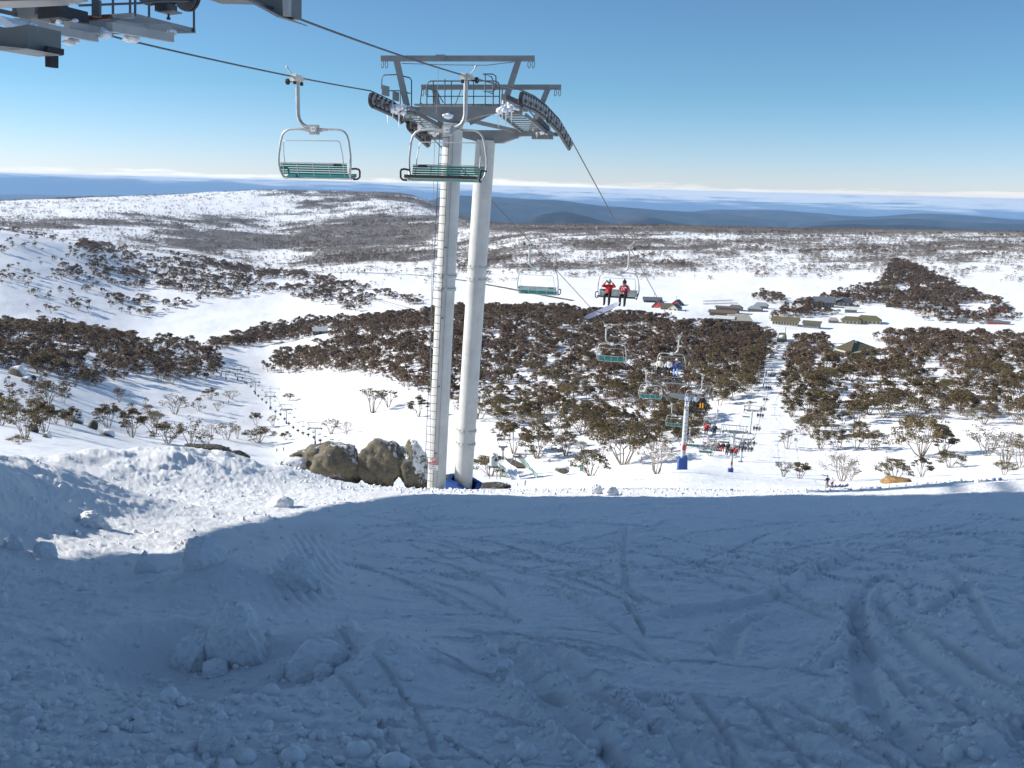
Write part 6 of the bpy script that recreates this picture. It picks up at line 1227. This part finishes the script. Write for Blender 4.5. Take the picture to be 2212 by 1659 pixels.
house('wide tan flat roofed hall beside the snow road', 1582, 1624, 684, 697, 'flat', wall_dark, roof_tan, .25, .9, .28, 6); house('low dark annex with a snowy roof left of the tan hall', 1544, 1584, 684, 692, 'flat', wall_dark, roof_pale, -.06, .4, .4, 5)
house('front one of two grey stone houses', 1615, 1645, 662, 674, 'hip', wall_stone, roof_grey, -.1, .7, .55, 4); house('rear one of two grey stone houses', 1628, 1657, 654, 667, 'hip', wall_stone, roof_grey, -.1, .7, .45, 3)
house('long olive roofed lodge with pale balcony', 1668, 1722, 686, 703, 'gable_side', wall_cream, roof_olive, -.1, .4, .5, 9); house('olive annex at the right end of the long olive lodge', 1734, 1770, 695, 709, 'flat', wall_stone, roof_olive, -.1, .5, .7, 6)
house('olive wavy roofed lodge alone on open snow, left half', 1819, 1858, 685, 700, 'hip', wall_cream, roof_olive, .05, .7, .42, 5); house('olive wavy roofed lodge alone on open snow, taller right half', 1850, 1900, 683, 700, 'hip', wall_cream, roof_olive, .0, .6, .42, 6)
house('small pale flat roofed lodge above the wavy roofed one', 1825, 1850, 665, 676, 'flat', wall_stone, roof_pale, .0, .5, .6, 5); house('dark slate apartment block in the trees', 1757, 1800, 643, 664, 'gable_side', wall_dark, roof_slate, .0, .5, .5, 6); house('dark slate wing right of the apartment block', 1798, 1836, 646, 661, 'gable_front', wall_dark, roof_slate, -.2, .7, .5, 4)
house('olive lodge high in the knoll trees', 1903, 1931, 618, 632, 'hip', wall_brown, roof_olive, .2, .8, .4, 3); house('low olive roof on the knoll, half buried', 1915, 1948, 655, 664, 'flat', wall_dark, roof_olive, .05, .5, .5, 4); house('small round looking stone hut beside the olive annex', 1790, 1811, 687, 698, 'hip', wall_stone, roof_tan, .1, .9, .5, 3)
house('pale fronted lodge with dark windows on the right of the knoll', 1987, 2028, 660, 676, 'flat', wall_cream, roof_grey, -.12, .5, .75, 5); house('red brown lodge on the far right edge of the knoll trees', 2149, 2172, 661, 674, 'gable_front', red_wall, roof_slate, .35, 1.0, .5, 2); house('small stone hut at the foot of the knoll', 2068, 2088, 688, 699, 'gable_side', wall_stone, roof_slate, .0, .7, .6, 3)
house('long low red shed at the right foot of the knoll', 2135, 2177, 694, 701, 'flat', red_wall, roof_slate, -.05, .3, .6, 5); house('snow roofed hut left of the small stone hut', 2031, 2060, 683, 693, 'flat', wall_dark, roof_pale, .0, .5, .5, 4)
house('pale roofed hut in the dark wood left of the tower', 677, 707, 708, 722, 'gable_side', wall_dark, roof_pale, .1, .7, .5, 2); house('slate roofed hut at the wood edge below the hanging snowboard', 1268, 1300, 679, 693, 'flat', wall_dark, roof_slate, -.2, .6, .6, 3)
house('dark blue grey shed right of the bottom station', 1703, 1719, 738, 751, 'flat', wall_dark, roof_slate, .0, .7, .75, 2)
# olive tent roofed hall among the trees
g = pinground(1850, 768); YT = g.y; OT = at(1850, 764, YT); TT = thing('day_lodge', 'big olive tent roofed hall among the trees', 'building', OT)
A, B, C, D_, E = at(1803, 754, YT), at(1838, 763, YT - 6), at(1898, 753, YT + 6), at(1847.5, 734.5, YT + 9), at(1860, 748, YT + 26)
MB().add([A, B, D_], [(0, 1, 2)]).add([A + Vector((0, 0, .6)), B + Vector((0, 0, .6)), D_ + Vector((0, 0, .6))], [(0, 1, 2)]).build('roof_slope', roof_olive, TT, origin=OT)
MB().add([B, C, D_], [(0, 1, 2)]).add([C, E, D_, A], [(0, 1, 2), (1, 3, 2)]).build('roof_slope', roof_olive, TT, origin=OT); MB().bar(A, B, .7, .8).bar(B, C, .7, .5).build('fascia', wall_cream, TT, origin=OT)
MB().hexa([A - Vector((0, 0, 5)), B - Vector((0, 0, 5)), C - Vector((0, 0, 5)), E - Vector((0, 0, 6)), A, B, C, E]).build('wall', wall_dark, TT, origin=OT); MB().prism([at(1845, 734, YT + 8), at(1850, 733, YT + 8), at(1850, 756, YT + 2), at(1846, 756, YT + 2)], (0, 1, .3)).build('ridge_snow', ice, TT, origin=OT)
MB().tube([at(1764, 753, YT + 10), at(1763.5, 728, YT + 10)], .12, 6).build('flag_pole', galv, TT, origin=OT)
# bottom station of the big lift: olive shell with a snow patch
YS = 575.0; OS_ = at(1688, 760, YS); BS = thing('bottom_station', 'olive green bottom station of the lift with a snow patch on its roof', 'lift station', OS_)
def q4(a, b, c, d): return [at(*a), at(*b), at(*c), at(*d)]
MB().hexa([at(1677.5, 748, YS - 4), at(1695, 748, YS - 4), at(1695, 733, YS + 10), at(1681, 733, YS + 10), at(1678.5, 733, YS - 3.5), at(1697, 732, YS - 3.5), at(1696, 718.5, YS + 10), at(1683, 718.5, YS + 10)]).build('roof_shell', roof_olive, BS, origin=OS_)
MB().hexa([at(1695.3, 748, YS - 4), at(1698.5, 745, YS - 3), at(1699, 728, YS + 10), at(1696.3, 733, YS + 10), at(1697.3, 732, YS - 3.5), at(1700, 734, YS - 3), at(1699, 724, YS + 10), at(1696.3, 718.5, YS + 10)]).build('side_shell', olive_dark, BS, origin=OS_)
MB().hexa([at(1677, 759, YS - 3), at(1693, 759, YS - 3), at(1693, 752, YS + 8), at(1680, 752, YS + 8), at(1677, 748.2, YS - 3), at(1694, 748.2, YS - 3), at(1694, 740, YS + 8), at(1680, 740, YS + 8)]).build('drive_bay', wall_dark, BS, origin=OS_)
sb = MB(); sb.blob(at(1689, 728.5, YS + 1.5), 1.9, 3, .2, 5, (1, .9, .75)); sb.build('snow_patch', ice, BS, origin=OS_)
for px in (1680, 1692): MB().tube([at(px, 768, YS), at(px, 757, YS)], .35, 8).build('column', galv_dark, BS, origin=OS_)
# ------------------------------------------------------------------ top of the side lift: hut on stilts, ramp, bull wheel
YR_ = 236.0; sage = mat('sage_panels', (.27, .37, .33), .6, 0, .08, 1.0); grey_sheet = mat('grey_sheet', (.42, .47, .47), .6, 0, .08, 1.0)
def zr_(a, b): return (1043.7 + a * .0674, 948.8 + b * .0674)
def R5(a, b, dy=0.0): return at(*zr_(a, b), YR_ + dy)
OH = R5(330, 1280); HU = thing('operator_hut', 'small pale grey operator hut on stilts beside the ramp', 'hut', OH)
hb = lambda mb, nm, m, par=HU: mb.build(nm, m, par, origin=OH)
hb(MB().hexa([R5(265, 875), R5(465, 870), R5(465, 860, 2), R5(205, 845, 1.6), R5(265, 600), R5(465, 600), R5(465, 592, 2), R5(205, 585, 1.6)]), 'wall', grey_sheet)
hb(MB().prism([R5(255, 602, -.2), R5(340, 530, -.2), R5(475, 604, -.2), R5(475, 588, -.2), R5(340, 510, -.2), R5(255, 586, -.2)], (-.6, 2.4, 0)), 'roof', roof_pale); wd = hb(MB().prism([R5(372, 620, -.1), R5(455, 620, -.1), R5(455, 712, -.1), R5(372, 712, -.1)], (0, .08, 0)), 'window', pane_m); hb(MB().prism([R5(360, 620, -.12), R5(370, 620, -.12), R5(370, 870, -.12), R5(360, 870, -.12)], (0, .08, 0)), 'corner_strip', sage); hb(MB().prism([R5(266, 600, -.12), R5(276, 600, -.12), R5(276, 870, -.12), R5(266, 870, -.12)], (0, .08, 0)), 'corner_strip', sage)
for a in (212, 440, 545): hb(MB().bar(R5(a, 860, .3), R5(a, 1300, .3), .16, .16), 'stilt', galv_dark)
hb(MB().box(R5(330, 878, .8), (2.4, 1.8, .14)), 'deck', galv_dark)
ORP = R5(900, 1250); RP = thing('ski_ramp', 'snow covered unloading ramp with sage green side panels', 'ramp', ORP); rp_ = lambda mb, nm, m: mb.build(nm, m, RP, origin=ORP)
rp_(MB().add([R5(470, 690, 7), R5(700, 640, 9), R5(870, 800, 4), R5(1060, 900, 2), R5(1110, 1100, -1), R5(1200, 1420, -4), R5(930, 1290, -4), R5(880, 1130, -1), R5(740, 940, 2), R5(560, 800, 5)], [(0, 9, 8, 7, 6, 5, 4, 3, 2, 1)]).add([R5(470, 730, 7), R5(700, 690, 9), R5(870, 850, 4), R5(1060, 960, 2), R5(1110, 1160, -1), R5(1200, 1480, -4), R5(930, 1350, -4), R5(880, 1190, -1), R5(740, 1000, 2), R5(560, 850, 5)], [(0, 1, 2, 3, 4, 5, 6, 7, 8, 9)]), 'deck_snow', snow_block_m)
rp_(MB().prism([R5(470, 740, 6), R5(530, 790, 5), R5(830, 1240, -4), R5(760, 1250, -4), R5(640, 1090, -1), R5(500, 850, 5)], (.12, 0, 0)), 'side_panel', sage)
rp_(MB().prism([R5(1100, 600, 9), R5(1300, 600, 9), R5(1490, 890, 4), R5(1460, 970, 4), R5(1240, 760, 8)], (.1, .3, 0)), 'side_panel', sage); rp_(MB().prism([R5(1480, 880, 4), R5(1725, 1110, 0), R5(1725, 1275, 0), R5(1520, 1010, 4), R5(1470, 960, 4)], (.15, .2, 0)), 'side_panel', sage)
for a, b, c, d in ((740, 1060, 740, 1210), (640, 940, 640, 1100)): rp_(MB().bar(R5(a, b, -.4), R5(c, d, -.4), .1, .1), 'post', galv_dark)
rp_(MB().add([R5(690, 620, 9), R5(900, 610, 10), R5(1260, 780, 8), R5(1380, 900, 5), R5(1100, 900, 3), R5(860, 790, 5)], [(0, 1, 2, 3, 4, 5)]).add([R5(690, 660, 9), R5(900, 650, 10), R5(1260, 820, 8), R5(1380, 940, 5), R5(1100, 940, 3), R5(860, 830, 5)], [(5, 4, 3, 2, 1, 0)]), 'timber_deck', wall_brown)
rp_(MB().prism([R5(560, 1060, 6), R5(620, 1080, 6), R5(640, 1170, 6), R5(550, 1160, 6)], (0, .1, 0)), 'notice_board', yellow)
OB = R5(1000, 900); BW = thing('return_wheel', 'grey horizontal bull wheel on slanted steel legs above the ramp', 'bull wheel', OB); bw = lambda mb, nm, m: mb.build(nm, m, BW, origin=OB)
c = R5(1170, 540, 6); bw(MB().tube([c + Vector((math.cos(a) * 1.7, math.sin(a) * 1.7, 0)) for a in np.linspace(0, 2 * math.pi, 29)[:-1]], .12, 6, closed=True), 'rim', galv_dark)
for k in range(6): a = k * math.pi / 3; bw(MB().bar(c, c + Vector((math.cos(a) * 1.65, math.sin(a) * 1.65, 0)), .1, .1), 'spoke', galv)
bw(MB().bar(R5(865, 770, 2), R5(985, 560, 4), .28, .28), 'leg', galv); bw(MB().bar(R5(1038, 600, 3), R5(1035, 890, 3), .2, .2), 'leg', galv); bw(MB().bar(R5(960, 560, 5), R5(1250, 560, 6), .2, .25), 'frame', galv_dark); bw(MB().cyl(c, (0, 0, 1), .3, .5, 10), 'hub', galv_dark)
OTW = R5(630, 650, 14); TW = thing('lift_tower', 'grey lift tower with a Y shaped head behind the ramp hut', 'lift tower', OTW); tw = lambda mb, nm, m: mb.build(nm, m, TW, origin=OTW)
tw(MB().tube([R5(632, 700, 14), R5(632, 360, 14)], .24, 12), 'pole', conc); tw(MB().prism([R5(480, 225, 14), R5(800, 225, 14), R5(790, 255, 14), R5(690, 290, 14), R5(680, 370, 14), R5(590, 370, 14), R5(580, 290, 14), R5(490, 255, 14)], (0, .4, 0)), 'crossarm', galv); tw(MB().bar(R5(740, 210, 14), R5(820, 10, 14), .12, .12), 'beam_post', galv); tw(MB().bar(R5(530, 210, 14), R5(450, 40, 14), .12, .12), 'beam_post', galv); tw(MB().bar(R5(430, 20, 14), R5(850, 5, 14), .12, .12), 'lifting_beam', galv)
# piste sign, ski rack
OSG = at(1256, 1026, 234); PS = thing('piste_sign', 'blue and green piste sign on two ochre posts', 'sign', OSG); ps = lambda mb, nm, m: mb.build(nm, m, PS, origin=OSG)
ps(MB().prism([at(1252.5, 1003, 234), at(1259, 1004, 234), at(1259, 1011, 234), at(1252.5, 1010, 234)], (0, .08, 0)), 'blue_panel', mat('blue_panel', (.25, .48, .62), .5, 0, .06)); ps(MB().prism([at(1252.5, 1010.2, 234), at(1259, 1011.2, 234), at(1259, 1018, 234), at(1252.5, 1017, 234)], (0, .08, 0)), 'green_panel', mat('green_panel', (.08, .42, .20), .5, 0, .06))
for px in (1253, 1258.5): ps(MB().bar(at(px, 1004, 234.2), at(px, 1028, 234.2), .1, .1), 'post', mat('ochre_post', (.5, .36, .12), .7))
OKR = at(1189, 1046, 232); KR = thing('ski_rack', 'dark green ski rack standing on the snow below the ramp', 'ski rack', OKR); kr_ = lambda mb, nm, m: mb.build(nm, m, KR, origin=OKR); dkg = mat('dark_green_paint', (.04, .06, .03), .6, 0, .1)
for px in (1185.5, 1192.5): kr_(MB().bar(at(px, 1034, 232), at(px - .6, 1045, 232), .14, .14), 'leg', dkg); kr_(MB().bar(at(px + .5, 1034, 233.2), at(px + 1, 1044, 233.2), .14, .14), 'leg', dkg)
kr_(MB().bar(at(1184, 1036, 232), at(1194, 1037, 232), .12, .12), 'rail', dkg); kr_(MB().bar(at(1182, 1031, 233), at(1196, 1031.5, 233), 1.2, .15), 'snow_top', ice)
# ------------------------------------------------------------------ people on the snow
def standing(label, px, py, hpx, jk, pt, pose='stand', rz=0.0, hat='beanie', hc=BLK, sub=0, group=None, Y=None):
    p = pinground(px, py) if Y is None else at(px, py, Y); s = hpx * p.y / FPX / 1.72; return person(label, p, rz, pose, jk, pt, hat, hc, sub=sub, group=group, scale=s, goggles=False)
a_ = standing('skier in navy jacket and tan trousers standing at the edge of the slope', 1786, 1055, 29, (.02, .025, .05), (.28, .24, .17), 'stand', .3, 'beanie', (.015, .015, .03), 1); b_ = standing('child in pale pink jacket and black trousers beside the navy skier', 1797, 1054, 24, (.62, .40, .48), BLK, 'stand_turn', 2.4, 'helmet', (.55, .45, .5), 1)
for o, lb in ((a_, 'short ski under the navy jacketed skier'), (b_, 'short ski under the child in pink')):
    for k, sd_ in ((-.13, 'left'), (.13, 'right')): q = o.location + Vector((k, -.5, .03)); q.z = float(ground_z(np.array([q.x]), np.array([q.y]))[0]) + .05; q2 = q + Vector((.8, .9, 0)); q2.z = float(ground_z(np.array([q2.x]), np.array([q2.y]))[0]) + .05; board('ski', lb.replace('short', 'short ' + sd_), 'ski', q, q2, .09, ski_m, up=(0, 0, 1), th=.03)['group'] = 'skis on the snow'
standing('person in dark blue walking at the foot of the ramp', 1095, 1051, 10, (.06, .08, .16), (.10, .12, .2), 'stand', 1.2); standing('person sitting low in dark clothes beside the dark blue one', 1100, 1050, 6, (.12, .10, .10), BLK, 'stand', .4); standing('person in pale grey standing on the ramp apron', 1134.5, 1049, 13, (.45, .43, .45), (.3, .3, .32), 'stand_turn', .8, 'beanie', (.3, .1, .1)); standing('small figure in red sitting at the foot of the ramp', 1118, 1050, 6, (.6, .02, .02), (.4, .03, .03), 'stand', .2, 'beanie', (.3, .02, .02))
standing('dark rider at the top of the ramp by the hut', 1078, 992, 9, BLK, BLK, 'stand', .2, Y=243); standing('second dark rider at the top of the ramp, arms apart', 1082, 992, 8.5, (.05, .02, .02), BLK, 'stand_turn', 1.0, Y=243)
standing('left skier of the pair on the valley run', 598, 976, 8, (.15, .11, .07), BLK); standing('right skier of the pair on the valley run', 613, 974, 8.5, (.12, .10, .07), BLK, 'stand_turn', 1.)
for px, py, lb in ((483, 873, 'left one of two distant skiers beside the valley lift'), (494, 871, 'right one of two distant skiers beside the valley lift'), (1450, 680, 'distant skier below the cream gabled chalet'), (1481, 674, 'distant skier on open snow right of the chalet'), (1712, 835, 'distant skier right of the cleared lift run')): standing(lb, px, py, 6, (.06, .06, .08), BLK, group='distant skiers')
# ------------------------------------------------------------------ second chairlift running up the left valley
V2 = [(681, 960, 925), (618.6, 915.7, 884), (583.5, 884.3, 856), (551.7, 852, 825.5), (529, 828.5, 802), (513, 821, 798), (488, 820, 803), (467.7, 803, 780)]
heads = []; grn = mat('dark_green_steel', (.06, .07, .06), .6, .2, .1)
VL = ['nearest valley lift tower, its foot hidden by the boulders'] + ['valley lift tower, %s from the boulders' % w for w in ('second', 'third', 'fourth', 'fifth', 'sixth', 'seventh', 'farthest')]
for (px, by, hy), lb in zip(V2, VL):
    p = pinground(px, by); h = at(px, hy, p.y); heads.append(h); t = thing('lift_tower', lb, 'lift tower', p, 0, 'towers of the valley chairlift'); k = p.y / FPX
    MB().tube([p - Vector((0, 0, .5)), h], [.26, .22], 10).build('pole', conc, t, origin=p); MB().tube([p - Vector((0, 0, .3)), p + Vector((0, 0, 1.3))], .36, 8).build('foot_pad', blue_pad if px > 600 else grn, t, origin=p)
    MB().bar(h - Vector((2.4, 0, 0)), h + Vector((2.4, 0, 0)), .3, .3).build('crossarm', grn, t, origin=p); MB().bar(h + Vector((-2.9, 0, 2.0)), h + Vector((2.9, 0, 2.0)), .14, .14).build('lifting_beam', grn, t, origin=p)
    for s in (-1, 1): MB().bar(h + Vector((1.7 * s, 0, .1)), h + Vector((2.5 * s, 0, 2.0)), .13, .13).build('beam_post', grn, t, origin=p); MB().bar(h + Vector((2.3 * s, -1.2, -.2)), h + Vector((2.3 * s, 1.2, -.2)), .15, .35).build('sheave_train', dark_steel, t, origin=p)
vc = MB().tube([(0, 0, 0), (0, 0, -1.4), (.1, .1, -1.6), (.1, .1, -1.7)], .06, 5).tube([(-.55, .1, -2.5), (-.6, .1, -1.9), (-.45, .1, -1.7), (.55, .1, -1.7), (.65, .1, -1.9), (.6, .1, -2.5)], .045, 5).box((0, .25, -2.55), (1.25, .5, .06)).box((0, -.02, -2.3), (1.25, .05, .35)); vc_me = vc.mesh('double_chair', [mat('pale_chair_steel', (.40, .40, .39), .5, .2, .1)], None, True)
for s, nm in ((-1, 'occupied'), (1, 'empty')):
    pts = [h + Vector((2.3 * s, 0, 0)) for h in heads]; path = []
    for a, b in zip(pts[:-1], pts[1:]):
        for k in range(10): t_ = k / 10; path.append(a.lerp(b, t_) - Vector((0, 0, (a - b).length * .02 * 4 * t_ * (1 - t_))))
    path.append(pts[-1]); first = pts[0] + (pts[0] - pts[1]).normalized() * 60 - Vector((0, 0, -2))
    tag(MB().tube([first] + path, .03, 4).build('haul_rope', rope_mat), 'fine rope of the valley chairlift carrying %s chairs' % nm, 'rope', 'ropes of the valley chairlift')
    full = [first] + path; ln = [0]
    for a, b in zip(full[:-1], full[1:]): ln.append(ln[-1] + (b - a).length)
    pos = 8.0 + 4 * (s > 0); cnt = 0; ON = ['first', 'second', 'third', 'fourth', 'fifth', 'sixth', 'seventh', 'eighth'] + ORD + ['twenty-fourth', 'twenty-fifth', 'twenty-sixth', 'twenty-seventh', 'twenty-eighth', 'twenty-ninth', 'thirtieth']
    while pos < ln[-1] - 4:
        i = max(k for k in range(len(ln)) if ln[k] <= pos); f_ = (pos - ln[i]) / (ln[i + 1] - ln[i]); q = full[i].lerp(full[i + 1], f_)
        o = mesh_obj('double_chair', vc_me, None, q); o.rotation_euler = (0, 0, .35 if s > 0 else .35 + math.pi); tag(o, 'small %s double chair on the valley lift, %s from the boulders' % (nm, ON[min(cnt, 29)]), 'lift chair', '%s chairs of the valley lift' % nm)
        if s < 0: person('tiny dark rider on the valley lift, %s chair from the boulders' % ON[min(cnt, 29)], q + Vector((0, 0, 0)), .35 + math.pi, 'sit', rp.choice([BLK, (.06, .05, .06), (.04, .05, .09)]), BLK, 'beanie', BLK, sub=0, group='riders on the valley lift')
        pos += 13.5; cnt += 1
# ------------------------------------------------------------------ road, fences, poles on the snow plain
def ribbon(name, pts, w, m, lift=.12, n=60):
    P = []
    for a, b in zip(pts[:-1], pts[1:]):
        for k in range(n // (len(pts) - 1)): t_ = k / (n // (len(pts) - 1)); P.append(pinground(a[0] + (b[0] - a[0]) * t_, a[1] + (b[1] - a[1]) * t_))
    v = []
    for i, p in enumerate(P):
        d = (P[min(i + 1, len(P) - 1)] - P[max(i - 1, 0)]); d.z = 0; d = d.normalized() if d.length > 1e-6 else Vector((1, 0, 0)); sd = Vector((-d.y, d.x, 0)) * w / 2
        for q in (p - sd, p + sd): v.append((q.x, q.y, float(ground_z(np.array([q.x]), np.array([q.y]))[0]) + lift))
    return MB().add(v, [(2 * i, 2 * i + 1, 2 * i + 3, 2 * i + 2) for i in range(len(P) - 1)]).build(name, m)
road_m = mat('wet_gravel_road', (.10, .08, .055), .9, 0, .3, .2)
tag(ribbon('road', [(630, 585), (700, 588), (780, 589), (880, 593), (940, 598), (1000, 606), (1090, 622), (1160, 636), (1250, 652)], 4.5, road_m, .4), 'dark road crossing the snow plain', None, None, 'structure')
def fence(label, pts, h=1.1):
    P = [pinground(*p) for p in pts]; t = thing('snow_fence', label, 'fence', P[0], 0, 'snow fences'); o = P[0].copy()
    for a, b in zip(P[:-1], P[1:]):
        n = max(2, int((b - a).length / 4)); 
        for k in range(n + 1): c = a.lerp(b, k / n); MB().bar(c - Vector((0, 0, .3)), c + Vector((0, 0, h)), .12, .12).build('post', wall_brown, t, origin=o)
        for z in (.35, .7, 1.0): MB().bar(a + Vector((0, 0, z)), b + Vector((0, 0, z)), .05, .16).build('rail', wall_brown, t, origin=o)
fence('low snow fence on the white slope above the valley lift', [(772, 641 + 101), (845, 640 + 98)]); fence('short fence line on the open plain near the red gabled lodge', [(1519, 652), (1582, 650)]); fence('second fence line on the open plain by the brown lodge', [(1519, 658), (1594, 656)]); fence('pale fence below the white spur left of the tower', [(778, 637), (930, 680)])
for px, y0, y1, lb in ((1414, 646, 631, 'tall dark mast behind the red gabled lodge'), (1462, 650, 640, 'thin mast behind the right red gabled lodge'), (1473, 668, 653, 'thin pole on the snow right of the lodges'), (1697, 719, 708, 'lift tower mast rising behind the bottom station')):
    p = pinground(px, y0 + 2); o = MB().tube([p, at(px, y1, p.y)], [.22, .15], 8).bar(at(px - 2, y1, p.y), at(px + 2, y1, p.y), .15, .15).build('mast', galv_dark, None, origin=p, loc=p); tag(o, lb, 'mast')
